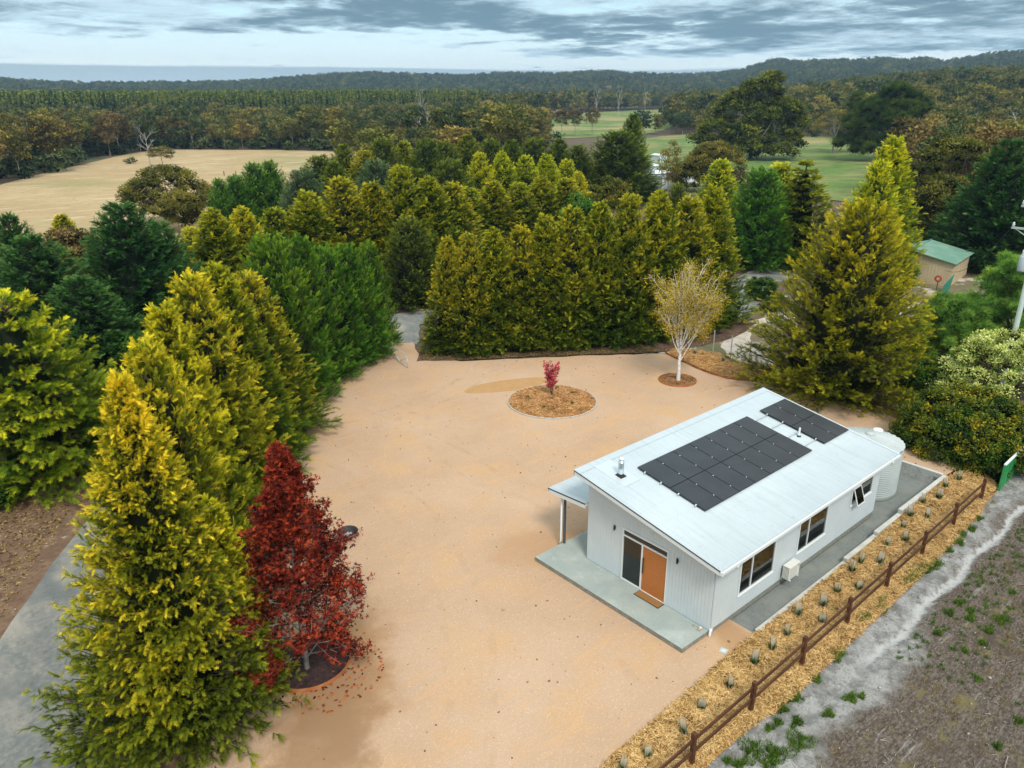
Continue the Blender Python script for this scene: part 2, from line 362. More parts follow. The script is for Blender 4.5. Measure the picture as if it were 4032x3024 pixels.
def conifer(seed, h=10., Rm=3., nb=110, m=7, k=6, shape=0.62, bot=0.05, e0=15, e1=50, spray=0.55, sidew=1.0, droop=0.25, rough=0.22,
            inner=0.35, tmpl=None, tb=0.0, corek=0.55, lean=0.0, plume=0.0, layers=0, tintk=1.0, bk=.22, bk2=.18, th0=.26, th1=.98):
    r = np.random.default_rng(seed)
    tmpl = tmpl or frond(5, seed=seed)
    # branch tip heights, denser where the crown is wide
    t = np.sort(r.beta(0.95, 1.25, nb))*0.97+bot*0.5
    if layers: t = (np.floor(t*layers)+r.uniform(0.3, 0.7, nb))/layers
    t = np.clip(t, 0.02, 0.99)
    az = np.arange(nb)*2.39996+r.uniform(-.35, .35, nb)
    lob = 1+0.10*np.sin(3*az+seed)+0.07*np.sin(5*az+2.1*seed+6*t)
    Rt = Rm*np.minimum(1, ((t+0.03)/(bot+0.03))**0.6)*(1-t)**shape*lob*(1+rough*(r.random(nb)**1.6-0.35))
    Rt = np.maximum(Rt, 0.12)
    el = np.radians(e0+(e1-e0)*t+r.uniform(-9, 9, nb))
    hd = np.stack([np.cos(az), np.sin(az), 0*az], 1)
    tip = hd*Rt[:, None]; tip[:, 2] = t*h
    base = np.zeros_like(tip); base[:, 2] = np.maximum(0.25+tb, t*h-np.tan(el)*Rt)
    bd = unit(tip-base); L_ = np.linalg.norm(tip-base, axis=1)
    lines = [(np.array([[0, 0, -0.3], [0, 0, h*.35], [0.03*h*lean, 0, h*.7], [0.0, 0, h*0.97]]), np.array([.028, .021, .012, .003])*h)]
    for i in range(0, nb):
        q = np.linspace(0, 0.92, 4)[:, None]; p = base[i]+(tip[i]-base[i])*q; p[:, 2] -= np.sin(q[:, 0]*np.pi)*L_[i]*0.04
        lines.append((p, np.linspace(0.012, 0.003, 4)*h*0.45))
    WV, WQ = np_tubes(lines, 3)
    # branchlets
    s = inner+(1-inner)*((np.arange(m)+r.random((nb, m)))/m)
    sgn = np.where(np.arange(m) % 2 == 0, 1, -1)[None]*np.ones((nb, 1))
    ang = sgn*np.radians(r.uniform(22, 62, (nb, m)))*(1.15-s)*1.3
    up = np.array([0, 0, 1.])
    side = unit(np.cross(bd, up)); nrm = np.cross(side, bd)
    bl = unit(bd[:, None]*np.cos(ang)[..., None]+side[:, None]*np.sin(ang)[..., None]+nrm[:, None]*r.uniform(-.28, .38, (nb, m))[..., None])
    bl0 = base[:, None]+(tip-base)[:, None]*s[..., None]
    bll = (bk*L_[:, None]*(1.25-s)+bk2)*r.uniform(.7, 1.25, (nb, m))
    # sprays
    q = (np.arange(k)+r.random((nb, m, k)))/k
    P = bl0[:, :, None]+bl[:, :, None]*(bll[..., None]*q)[..., None]
    D = bl[:, :, None]+r.normal(0, .52, (nb, m, k, 3))
    D[..., 2] += plume-droop*q**2; D += .25*hd[:, None, None]
    U = nrm[:, None, None]+r.normal(0, .6, (nb, m, k, 3))
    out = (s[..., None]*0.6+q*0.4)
    tint = tintk*(out**1.6*(0.30+0.80*r.random((nb, m, k)))*(th0+th1*t[:, None, None]))-0.03  # older green inside, young gold outside; rising tint also paints sunlit tops
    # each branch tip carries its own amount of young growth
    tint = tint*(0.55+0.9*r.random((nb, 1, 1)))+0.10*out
    S = spray*(0.75+0.5*r.random((nb, m, k)))*(0.75+0.35*(1-t))[:, None, None]
    P = P.reshape(-1, 3); D = D.reshape(-1, 3); U = U.reshape(-1, 3)
    ok = (P[:, 2] > 0.12) & (P[:, 2] < h*1.02)
    V, F, T = place(tmpl, P[ok], D[ok], U[ok], S.ravel()[ok], tint.ravel()[ok], sidew)
    # leader
    nlz = 26; zl = np.linspace(h*0.80, h*0.985, nlz); PL = np.stack([0*zl, 0*zl, zl], 1); aa = np.arange(nlz)*2.4
    DL = np.stack([np.cos(aa)*0.6, np.sin(aa)*0.6, 0.75+0*aa], 1)
    V2, F2, T2 = place(tmpl, PL, DL, np.stack([-np.cos(aa), -np.sin(aa), 0.6+0*aa], 1), spray*np.linspace(.9, .45, nlz), 0.35+0.3*r.random(nlz), sidew)
    # solid inner core, coloured nearly black to paint shaded gaps between branches
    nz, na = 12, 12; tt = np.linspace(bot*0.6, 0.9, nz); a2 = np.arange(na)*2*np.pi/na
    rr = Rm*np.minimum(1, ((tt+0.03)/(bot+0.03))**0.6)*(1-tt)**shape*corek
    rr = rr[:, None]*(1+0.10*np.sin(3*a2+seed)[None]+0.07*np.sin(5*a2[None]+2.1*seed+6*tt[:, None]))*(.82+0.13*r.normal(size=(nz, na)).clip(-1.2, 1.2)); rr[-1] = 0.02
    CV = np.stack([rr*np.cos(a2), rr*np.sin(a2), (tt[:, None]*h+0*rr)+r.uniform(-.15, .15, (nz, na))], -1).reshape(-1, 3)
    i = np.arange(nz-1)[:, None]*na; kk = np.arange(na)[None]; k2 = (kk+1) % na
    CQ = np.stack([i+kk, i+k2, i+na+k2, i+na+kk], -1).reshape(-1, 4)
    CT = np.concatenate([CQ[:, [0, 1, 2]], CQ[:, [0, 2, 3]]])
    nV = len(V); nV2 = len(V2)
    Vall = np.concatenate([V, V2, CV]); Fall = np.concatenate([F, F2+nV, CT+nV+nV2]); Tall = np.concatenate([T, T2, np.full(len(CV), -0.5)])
    return (Vall, Fall, Tall), (WV, WQ)

def leaf_tri(): return np.array([(0, -.28, 0), (0.0, .28, 0.04), (1, 0, 0)]), np.array([(0, 1, 2)]), np.array([0, 0, .15])
def leaf_rh(): return np.array([(0, 0, 0), (.45, .27, .05), (1, 0, 0), (.45, -.27, .05)]), np.array([(0, 1, 2), (0, 2, 3)]), np.array([0, .05, .15, .05])
def leaf_star():
    V = [(0.35, 0, 0)]; F = []
    for k in range(5):
        a = (k-2)*1.1
        V += [(0.35+.22*math.cos(a-.45), .22*math.sin(a-.45), 0), (0.35+.62*math.cos(a), .62*math.sin(a), .06*(-1)**k)]
    n = 5
    for k in range(n):
        j = 1+2*k; nx = 1+2*((k+1) % n)
        F.append((0, j, j+1)); 
        if k < n-1: F.append((0, j+1, nx))
    return np.array(V), np.array(F), np.array([0]+[0, .15]*5)
def needles(n=9, seed=0):
    r = np.random.default_rng(seed); V = []; F = []; T = []
    for k in range(n):
        a = 2*math.pi*k/n; e = r.uniform(.35, 1.1); d = np.array([math.cos(e), math.sin(e)*math.cos(a), math.sin(e)*math.sin(a)]); s_ = unit(np.cross(d, r.normal(size=3)))*0.035
        i = len(V); V += [tuple(s_), tuple(-s_), tuple(d*r.uniform(.8, 1.1))]; F.append((i, i+1, i+2)); T += [0, 0, .2]
    return np.array(V), np.array(F), np.array(T)

def clump_crown(seed, cen, rad, per, size, tmpl, tlo=0.0, thi=0.75, flat=0.75, shell=0.45, hang=0.0, core=0.0):
    r = np.random.default_rng(seed); cen = np.asarray(cen, float); n = len(cen); rad = np.asarray(rad, float).reshape(-1)
    d = unit(r.normal(size=(n, per, 3))); d[..., 2] = np.where(r.random((n, per)) < .25, d[..., 2], np.abs(d[..., 2])*1.0)
    rr = rad[:, None]*(r.random((n, per))**shell)
    off = d*rr[..., None]; off[..., 2] *= flat
    P = (cen[:, None]+off).reshape(-1, 3)
    D = (d+r.normal(0, .7, (n, per, 3))+np.array([0, 0, -hang])).reshape(-1, 3)
    U = (d*0.9+np.array([0, 0, 0.6])+r.normal(0, .45, (n, per, 3))).reshape(-1, 3)
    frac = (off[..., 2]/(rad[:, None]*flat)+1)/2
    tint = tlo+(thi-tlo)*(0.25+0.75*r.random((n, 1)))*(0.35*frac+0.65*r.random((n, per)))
    S = size*(0.7+0.6*r.random((n, per)))
    V, F, T = place(tmpl, P, D, U, S.ravel(), tint.ravel())
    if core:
        # small rough lump inside each clump, its dark colour paints the inner shade
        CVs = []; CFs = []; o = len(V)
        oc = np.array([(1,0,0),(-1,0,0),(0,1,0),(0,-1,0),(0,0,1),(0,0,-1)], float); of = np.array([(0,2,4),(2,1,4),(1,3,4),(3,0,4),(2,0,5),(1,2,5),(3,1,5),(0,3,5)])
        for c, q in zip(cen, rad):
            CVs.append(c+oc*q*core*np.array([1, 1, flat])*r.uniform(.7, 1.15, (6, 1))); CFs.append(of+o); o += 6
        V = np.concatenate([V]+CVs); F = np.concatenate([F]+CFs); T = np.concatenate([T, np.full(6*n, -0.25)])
    return V, F, T

def limbs(seed, cen, h0, r0, nl=5, top=None, bend=0.12):
    """trunk plus limbs reaching every clump centre"""
    r = np.random.default_rng(seed); cen = np.asarray(cen, float)
    top = top if top is not None else h0
    mains = cen[r.choice(len(cen), min(nl, len(cen)), replace=False)]
    lines = [(np.array([[0, 0, -.3], [r.normal(0, .02)*h0, r.normal(0, .02)*h0, h0*.5], [0, 0, h0]]), np.array([r0*1.25, r0*.9, r0*.75]))]
    fork = np.array([0, 0, h0])
    mids = []
    for m_ in mains:
        q = np.linspace(0, 1, 5)[:, None]; p = fork+(m_-fork)*q*0.75; p[:, 2] += np.sin(q[:, 0]*np.pi)*np.linalg.norm(m_-fork)*bend; p += r.normal(0, .015, p.shape)*h0
        p[0] = fork; lines.append((p, np.linspace(r0*.6, r0*.28, 5))); mids.append(p)
    for c in cen:
        k = int(np.argmin([np.linalg.norm(p[3]-c) for p in mids])); p0 = mids[k][r.integers(2, 5)]
        q = np.linspace(0, 1, 4)[:, None]; p = p0+(c-p0)*q; p[:, 2] -= np.sin(q[:, 0]*np.pi)*0.06*np.linalg.norm(c-p0)
        lines.append((p, np.linspace(r0*.26, r0*.06, 4)))
    return np_tubes(lines, 5)

def dome(seed, n, Rx, z0, z1, mind, profile=None, fill=0.25):
    """clump centres spread over a crown envelope"""
    r = np.random.default_rng(seed); out = []; tries = 0
    while len(out) < n and tries < n*60:
        tries += 1
        t = r.random(); a = r.uniform(0, 2*np.pi); w = profile(t) if profile else math.sqrt(max(0.03, 1-(2*t-1)**2))
        q = 1.0 if r.random() > fill else r.random()**.5
        p = np.array([math.cos(a)*Rx*w*q, math.sin(a)*Rx*w*q, z0+(z1-z0)*t])
        if all(np.linalg.norm(p-o) > mind for o in out): out.append(p)
    return np.array(out)

def plant(name, crown, wood, leaf, bark, loc=(0, 0, 0), rz=0, scale=(1, 1, 1), label=None, cat='tree', group=None, crown_name='crown', trunk_name='trunk'):
    e = empty(name, loc, rz, label=label, cat=cat, group=group)
    V, F, T = crown
    me = mesh_np(name+'_crown', V, tris=F, mats=[leaf], tint=T)
    c = link(crown_name, me, e)
    c.material_slots[0].link = 'OBJECT'; c.material_slots[0].material = leaf
    if wood is not None:
        w = link(trunk_name, mesh_np(name+'_trunk', wood[0], quads=wood[1], mats=[bark], smooth=True), e)
    e.scale = scale
    return e

def replant(src, name, loc, rz, scale, label, group=None, leaf=None):
    e = src.copy(); C.objects.link(e); e.name = name; e.location = loc; e.rotation_euler = (0, 0, rz); e.scale = scale
    e['label'] = label
    if group: e['group'] = group
    elif 'group' in e: del e['group']
    for ch in src.children:
        c = ch.copy(); C.objects.link(c); c.parent = e
        if leaf and ch.name.startswith(('crown', 'foliage')): c.material_slots[0].link = 'OBJECT'; c.material_slots[0].material = leaf
    return e

# ------------------------------------------------------------------ terrain
SKA = [17.09,18.55,19.73,21.44,22.25,23.54,24.91,26.25,27.66,29.95,31.13,32.0,33.45,36.49,39.64,42.85,46.09,49.35,52.62,55.85,59.04,62.19,65.28,68.27,71.15,76.57,80.05,81.44]
SKH = [77.8,77.4,70.4,61.4,72.9,68.7,79.7,74.3,80.0,81.8,89.6,83.4,64.7,57.0,59.7,69.5,63.4,68.0,60.3,64.5,69.6,63.8,53.2,46.2,43.9,41.3,45.2,51.1]
def gz(X, Y):
    X = np.asarray(X, float); Y = np.asarray(Y, float)
    D = np.hypot(X-CX, Y-CY); az = np.degrees(np.arctan2(Y-CY, X-CX))
    z = -0.26+6*ss(350, 850, D)+16*ss(330, 800, D)*ss(36, 18, az)+np.interp(az, SKA, SKH)*ss(1100, 2400, D)
    return z
def gzf(x, y): return float(gz(x, y))

ground_m = mat('ground_litter', (0.085, 0.055, 0.035), 0.95,
    var=[((0.16, 0.11, 0.07), 0.9, 0.35, 0.7, 6), ((0.07, 0.085, 0.03), 0.05, 0.5, 0.6, 4), ((0.22, 0.16, 0.11), 5.0, 0.55, 0.75, 4)], bump=(4, 0.6, 0.1))
def build_terrain():
    az = np.radians(np.linspace(-60, 160, 260)); D = np.concatenate([np.linspace(0.5, 120, 100), np.geomspace(125, 3400, 90)])
    A, DD = np.meshgrid(az, D); X = CX+DD*np.cos(A); Y = CY+DD*np.sin(A); Z = gz(X, Y)
    Z = Z - 0.06*(DD < 118)   # the near sheets lie on top
    Z = np.where(inpoly(X, Y, [(0.5, -1.2), (19, -1.2), (19, 6), (0.5, 6)]) | inpoly(X, Y, [(-11, -4.0), (33, -4.0), (33, -23), (-11, -23)]), -0.9, Z)
    n = len(az); i = np.arange(len(D)-1)[:, None]*n; k = np.arange(n-1)[None]
    Q = np.stack([i+k, i+k+1, i+n+k+1, i+n+k], -1).reshape(-1, 4)[:, ::-1]
    # ground all round the camera foot too
    V = np.stack([X, Y, Z], -1).reshape(-1, 3)
    o = link('ground', mesh_np('ground', V, quads=Q, mats=[ground_m], smooth=True)); o['kind'] = 'structure'
build_terrain()
def build_range():
    az = np.radians(np.linspace(5, 95, 160)); r = np.random.default_rng(3)
    prof = 150+55*np.sin(np.degrees(az)*0.35+1.0)+25*np.sin(np.degrees(az)*1.3)+8*r.normal(size=160)
    prof = np.where(np.degrees(az) > 66, 60, prof)
    V = []; Q = []
    for j, (D, f) in enumerate(((3100, -.1), (3400, .35), (3650, .5), (3850, .1))):
        for a, p in zip(az, prof): V.append((CX+D*math.cos(a), CY+D*math.sin(a), 6+p*f))
    for j in range(3):
        for k in range(159): Q.append((j*160+k, (j+1)*160+k, (j+1)*160+k+1, j*160+k+1))
    o = link('mountain_range', mesh_np('mountain_range', V, quads=Q, mats=[mat('far_mountain', (0.035, 0.06, 0.05), 0.9)], smooth=True)); o['kind'] = 'structure'
build_range()

# fields
dry_m = mat('dry_pasture', (0.40, 0.275, 0.13), 0.95, var=[((0.50, 0.37, 0.20), 0.035, 0.35, 0.65, 5), ((0.30, 0.20, 0.10), 0.22, 0.48, 0.72, 8, (1, 5, 1), 0.6), ((0.28, 0.25, 0.10), 0.014, 0.52, 0.66, 4), ((0.25, 0.18, 0.09), 0.9, 0.55, 0.75, 8), ((0.58, .46, .28), 0.06, 0.55, 0.72, 8, (1, 3, 1), -.5)], bump=(1.5, 0.5, 0.15))
green_m = mat('green_pasture', (0.105, 0.19, 0.03), 0.95, var=[((0.32, 0.27, 0.10), 0.03, 0.45, 0.65, 6), ((0.06, 0.11, 0.02), 0.15, 0.45, 0.7, 7), ((0.36, 0.28, 0.13), 0.016, 0.54, 0.66, 5), ((0.20, 0.20, 0.07), 0.7, 0.52, 0.72, 8)], bump=(1.5, 0.5, 0.15))
def drape(name, pts, m, dz=0.07, res=1):
    pts = smooth_poly(pts, 3); bm = bmesh.new(); f = bm.faces.new([bm.verts.new((p[0], p[1], 0)) for p in pts])
    r_ = bmesh.ops.triangulate(bm, faces=[f])
    for _ in range(4):
        es = [e for e in bm.edges if e.calc_length() > 40*res]
        if not es: break
        bmesh.ops.subdivide_edges(bm, edges=es, cuts=1); bmesh.ops.triangulate(bm, faces=bm.faces[:])
    for v in bm.verts: v.co.z = gzf(v.co.x, v.co.y)+dz
    bm.normal_update()
    if sum(f.normal.z for f in bm.faces) < 0: bmesh.ops.reverse_faces(bm, faces=bm.faces)
    o = bm_obj(name, bm, m); o['kind'] = 'structure'; return o
PADL = [(-6, 165), (8.4, 213.7), (45, 280), (80, 332.5), (105, 310), (128, 272), (128, 235), (100, 160), (75, 128), (40, 104), (5, 98), (-14, 120)]
PADC = [(466.8, 746), (400, 600), (310, 460), (355, 474), (462, 518), (766, 785), (1006, 797), (668, 517), (780, 618), (700, 760)]
GR1 = [(388, 436), (560, 545), (780, 618), (640, 480), (467, 358), (380, 300), (317, 268), (249, 280), (290, 350)]
GR2 = [(330, 250), (330, 210), (255, 170), (170, 100), (133, 78), (112, 85), (150, 140), (200, 185), (240, 225)]
GR3 = [(345, 190), (320, 120), (219, 80), (140, 55), (125, 62), (160, 100), (230, 150), (290, 190)]
drape('dry_paddock', PADL, dry_m); 
drape('far_dry_paddock', [(466, 746), (380, 590), (300, 455), (355, 462), (470, 515), (600, 620), (760, 760), (1000, 790), (1000, 860), (700, 800)], dry_m, .12)
drape('far_green_paddock', GR1, green_m, .16); drape('green_paddock', GR2, green_m, .10); drape('home_green_paddock', GR3, green_m, .13)

PF = [(PXY0, PXY1) for PXY0, PXY1 in (((57.9, 197.5), (75.6, 184.3)), ((75.6, 184.3), (96.6, 168.4)))]

# ------------------------------------------------------------------ court, drives, beds
G0 = -0.21
gravel_m = mat('court_gravel', (0.46, 0.305, 0.195), 0.95, spec=0.15,
    var=[((0.54, 0.375, 0.255), 0.12, 0.35, 0.65, 5), ((0.56, 0.345, 0.18), 0.35, 0.5, 0.72, 6), ((0.45, 0.27, 0.13), 14.0, 0.56, 0.80, 3), ((0.80, 0.60, 0.42), 22.0, 0.58, 0.78, 3), ((0.60, 0.36, 0.19), 0.5, 0.55, 0.8, 4, (1, 8, 1), 0.9)],
    bump=[(30, 0.35, 0.03), (1.2, 0.25, 0.08)])
court = [(-24, -3.4), (-19, 2.5), (-17, 6.0), (-15, 10), (-12.6, 15), (-9.2, 21), (-6.6, 25.2), (-4.2, 28.2), (-0.7, 32.9), (3.1, 36.2), (6.7, 37.1), (9.6, 37.8), (10.8, 38.7), (12.2, 38.0), (11.0, 35.6), (10.5, 33.6), (12.3, 31.5), (16.7, 28.4), (21.3, 25.3), (24.8, 22.6), (25.25, 21.9), (24.6, 19.5), (24.1, 17.2), (24.1, 15.8), (24.8, 14.4), (25.6, 13.6), (25.1, 11.2), (25.8, 8.4), (26.6, 5.9), (25.2, 3.9), (23.8, 2.7), (22.7, 1.3), (21.4, -.5), (20.6, -1.2), (18.75, -1.05), (18.75, 6.0), (13.2, 6.0), (13.2, .02), (1.38, .02), (1.36, -1.1), (-2.6, -1.25), (-7.5, -1.5), (-11, -1.7), (-18, -5)]
cz = lambda x, y: G0 + 0.55*float(ss(14, 19, x))*float(ss(9, 3, y))
def court_build():
    # gently noisy edge, tessellated so that it can rise behind the house
    pts = []
    r = random.Random(4); N_ = len(court)
    for i in range(N_):
        a, b = court[i], court[(i+1) % N_]; L_ = math.hypot(b[0]-a[0], b[1]-a[1]); n = max(1, int(L_/0.8)) if 2 < i < 33 else 1
        for j in range(n):
            t = j/n; jx = r.uniform(-.12, .12) if n > 1 else 0; pts.append((a[0]+(b[0]-a[0])*t+jx, a[1]+(b[1]-a[1])*t+(r.uniform(-.12, .12) if n > 1 else 0)))
    bm = bmesh.new(); f = bm.faces.new([bm.verts.new((p[0], p[1], 0)) for p in pts]); bmesh.ops.triangulate(bm, faces=[f])
    for _ in range(5):
        es = [e for e in bm.edges if e.calc_length() > 1.3 and (e.verts[0].co.x > 12 or e.verts[1].co.x > 12)]
        if not es: break
        bmesh.ops.subdivide_edges(bm, edges=es, cuts=1); bmesh.ops.triangulate(bm, faces=bm.faces[:])
    for v in bm.verts: v.co.z = cz(v.co.x, v.co.y)
    bm.normal_update()
    if sum(f.normal.z for f in bm.faces) < 0: bmesh.ops.reverse_faces(bm, faces=bm.faces)
    bm_obj('gravel_court', bm, gravel_m)['kind'] = 'structure'
court_build()
damp_m = mat('darker_sand', (0.46, 0.27, 0.12), 0.95, var=[((0.50, 0.30, 0.14), 2, 0.4, 0.7, 5)], bump=(25, .4, .03), spec=0.1)
sheet('damp_sand_patch', [(p[0], p[1]) for p in smooth_poly([(8.4, 25.9), (8.9, 26.4), (10.2, 26.5), (12.2, 25.9), (14.1, 24.9), (14.9, 23.9), (13.6, 23.7), (12.4, 23.4), (10.6, 24.3), (9.2, 25.1)], 4)], G0+.005, damp_m)
def stain(cx, cy, rx_, ry_, col, k):
    nt = gravel_m.node_tree; N = nt.nodes; L = nt.links; b = N['Principled BSDF']; src = b.inputs['Base Color'].links[0].from_socket
    g = N.new('ShaderNodeNewGeometry'); mp = N.new('ShaderNodeMapping'); mp.vector_type = 'TEXTURE'; mp.inputs[1].default_value = (cx, cy, G0); mp.inputs[3].default_value = (rx_, ry_, 5); mp.inputs[2].default_value = (0, 0, .9)
    L.new(g.outputs['Position'], mp.inputs[0]); ln = N.new('ShaderNodeVectorMath'); ln.operation = 'LENGTH'; L.new(mp.outputs[0], ln.inputs[0])
    t = N.new('ShaderNodeTexNoise'); t.inputs['Scale'].default_value = .9; t.inputs['Detail'].default_value = 7; t.inputs['Roughness'].default_value = .65; L.new(g.outputs['Position'], t.inputs['Vector'])
    ad = N.new('ShaderNodeMath'); ad.operation = 'MULTIPLY_ADD'; L.new(t.outputs['Fac'], ad.inputs[0]); ad.inputs[1].default_value = 1.5; L.new(ln.outputs['Value'], ad.inputs[2])
    r = N.new('ShaderNodeMapRange'); r.interpolation_type = 'SMOOTHSTEP'; L.new(ad.outputs[0], r.inputs[0]); r.inputs[1].default_value = 1.25; r.inputs[2].default_value = 2.0; r.inputs[3].default_value = k; r.inputs[4].default_value = 0
    x = N.new('ShaderNodeMix'); x.data_type = 'RGBA'; L.new(r.outputs[0], x.inputs[0]); L.new(src, x.inputs[6]); x.inputs[7].default_value = (*col, 1); L.new(x.outputs[2], b.inputs['Base Color'])
def tracks(cx, cy, rad_list, wd, k, seed):
    nt = gravel_m.node_tree; N = nt.nodes; L = nt.links; b = N['Principled BSDF']
    g = N.new('ShaderNodeNewGeometry'); d = N.new('ShaderNodeVectorMath'); d.operation = 'DISTANCE'; L.new(g.outputs['Position'], d.inputs[0]); d.inputs[1].default_value = (cx, cy, G0)
    t = N.new('ShaderNodeTexNoise'); t.inputs['Scale'].default_value = .22; t.inputs['Detail'].default_value = 5; L.new(g.outputs['Position'], t.inputs['Vector'])
    f = N.new('ShaderNodeTexNoise'); f.inputs['Scale'].default_value = 1.3; f.inputs['Detail'].default_value = 6; L.new(g.outputs['Position'], f.inputs['Vector'])
    wv = N.new('ShaderNodeMath'); wv.operation = 'MULTIPLY_ADD'; L.new(t.outputs['Fac'], wv.inputs[0]); wv.inputs[1].default_value = 1.6; L.new(d.outputs['Value'], wv.inputs[2])
    for q in rad_list:
        src = b.inputs['Base Color'].links[0].from_socket
        a = N.new('ShaderNodeMath'); a.operation = 'SUBTRACT'; L.new(wv.outputs[0], a.inputs[0]); a.inputs[1].default_value = q
        c = N.new('ShaderNodeMath'); c.operation = 'ABSOLUTE'; L.new(a.outputs[0], c.inputs[0])
        r = N.new('ShaderNodeMapRange'); r.interpolation_type = 'SMOOTHSTEP'; L.new(c.outputs[0], r.inputs[0]); r.inputs[1].default_value = wd; r.inputs[2].default_value = wd*.3; r.inputs[3].default_value = 0; r.inputs[4].default_value = 1
        e = N.new('ShaderNodeMapRange'); L.new(f.outputs['Fac'], e.inputs[0]); e.inputs[1].default_value = .46; e.inputs[2].default_value = .62; e.inputs[3].default_value = 0; e.inputs[4].default_value = k
        m = N.new('ShaderNodeMath'); m.operation = 'MULTIPLY'; L.new(r.outputs[0], m.inputs[0]); L.new(e.outputs[0], m.inputs[1])
        x = N.new('ShaderNodeMix'); x.data_type = 'RGBA'; L.new(m.outputs[0], x.inputs[0]); L.new(src, x.inputs[6]); x.inputs[7].default_value = (.40, .25, .14, 1); L.new(x.outputs[2], b.inputs['Base Color'])
tracks(14, 16, (12.2, 13.9), .24, .22, 1); tracks(-30, 20, (27.0, 28.7, 33.5, 35.2), .24, .20, 2); tracks(2, 46, (20.0, 21.7), .26, .30, 3)
stain(-11.6, 6.9, 4.2, 2.0, (.36, .20, .09), .8); stain(-14.0, 4.0, 5.5, 1.6, (.30, .18, .10), .7); stain(-.6, 8.4, 1.6, 2.6, (.45, .25, .12), .5); stain(.6, -.6, 1.2, .7, (.40, .22, .10), .6); stain(9, 36.5, 4, 1.5, (.40, .26, .16), .5)

drive_m = mat('grey_gravel_drive', (0.16, 0.172, 0.165), 0.95, var=[((.26, .25, .22), 5.0, .42, .68, 8), ((.09, .09, .085), 2.2, .56, .74, 8), ((0.34, 0.31, 0.26), 0.5, 0.48, 0.66, 6, (1, .35, 1), .9), ((0.12, 0.135, 0.135), 0.3, 0.5, 0.7, 5), ((0.16, 0.16, 0.15), 18, 0.55, 0.75, 3)], bump=[(25, .5, .03), (2, .3, .08)])
def strip(name, pts, w, z, m):
    c = smooth_poly(pts, 5, False); c = np.array(c); d = unit(np.gradient(c, axis=0)); n = np.stack([-d[:, 1], d[:, 0]], 1)
    w = np.asarray(w)*np.ones(len(c))/2 if np.isscalar(w) else np.interp(np.linspace(0, 1, len(c)), np.linspace(0, 1, len(w)), w)/2
    r = np.random.default_rng(5); a = c+n*(w+r.uniform(-.12, .12, len(c)))[:, None]; b = c-n*(w+r.uniform(-.12, .12, len(c)))[:, None]
    V = np.zeros((2*len(c), 3)); V[:len(c), :2] = a; V[len(c):, :2] = b; V[:, 2] = z
    k = np.arange(len(c)-1); Q = np.stack([k, k+len(c), k+len(c)+1, k+1], 1)
    o = link(name, mesh_np(name, V, quads=Q, mats=[m])); o['kind'] = 'structure'; return o
strip('grey_drive', [(-24.2, 2), (-21.6, 9), (-18.0, 17.5), (-14.8, 22.5), (-11.2, 28.5), (-6.5, 35.5), (1, 41.5), (9, 44.2), (16.2, 44.3), (25, 38.5), (34, 32), (41, 27), (49, 30), (57, 32.2), (70, 33)], [3.6, 3.8, 3.6, 3.6, 3.6, 4.2, 4.6, 4.2, 4.2, 4.4, 5.0, 5.0], -0.245, drive_m)
strip('entry_track', [(11.2, 38.0), (13.0, 40.5), (15.2, 43.4)], 2.4, -0.238, drive_m)
verge_m = mat('leaf_strewn_verge', (0.15, 0.085, 0.05), 0.95, var=[((0.24, 0.15, 0.09), 1.5, .4, .7, 6), ((0.08, 0.05, 0.035), 5, .5, .75, 5), ((0.45, 0.42, 0.38), 3.0, .66, .74, 5)], bump=(8, .6, .06))
sheet('leafy_verge', [(-40, -2), (-25.5, -2), (-20.2, 9), (-17, 17.8), (-14.5, 22.5), (-10.5, 29.5), (-6, 36.5), (1, 42), (12, 45), (8, 52), (-30, 56), (-50, 40)], -0.252, verge_m)
side_m = mat('patchy_sand_lawn', (0.15, 0.14, 0.07), 0.95, var=[((0.24, 0.17, 0.11), 0.5, .4, .65, 6), ((0.55, 0.49, 0.43), 0.28, .57, .63, 7, (1, 1, 1)), ((0.09, 0.12, 0.04), 0.7, .55, .7, 6)], bump=(8, .5, .05))
sheet('side_lawn', [(25, 22.6), (30, 24), (38, 22), (44, 24), (58, 29), (72, 26), (72, 8), (50, 2), (40, -6), (27, -1.5), (26, 5), (25.8, 9), (25.5, 13.8), (27.4, 15.5), (27, 19.8)], -0.25, side_m)
sandp_m = mat('pale_sand_track', (0.58, 0.50, 0.42), 0.95, var=[((0.36, 0.29, 0.21), 1.2, .45, .7, 6), ((0.66, 0.62, 0.57), .5, .5, .7, 5)], bump=(6, .4, .05))
strip('pale_sand_track', [(27.4, 14.9), (29.6, 17.3), (31.6, 19.6), (34.6, 21.3), (38.3, 22.6)], [2.8, 3.4, 2.6, 1.6, .8], -0.238, sandp_m)
strip('sandy_rut', [(35.5, 22.6), (40.5, 22.0), (46.5, 19.5)], [.8, 1.4, .7], -0.236, sandp_m)
litter_m = mat('dark_hedge_litter', (0.085, 0.05, 0.032), 0.95, var=[((0.20, 0.12, 0.07), 2.5, .45, .72, 6)], bump=(10, .6, .05))
strip('hedge_litter', [(10.4, 34.6), (12.5, 32.9), (17.0, 30.0), (21.5, 26.9), (25.1, 24.2), (27.4, 23.0), (33, 22.1), (38, 23.2)], 2.2, -0.207, litter_m)
strip('hedge_litter_strip', [(-20.5, 3), (-17.5, 7), (-14.2, 13.5), (-11.2, 19.5), (-8.0, 24.5), (-5.4, 28.2), (-1.6, 33.2), (2.2, 36.6), (6.5, 37.9), (9.4, 38.4)], 1.6, -0.207, litter_m)
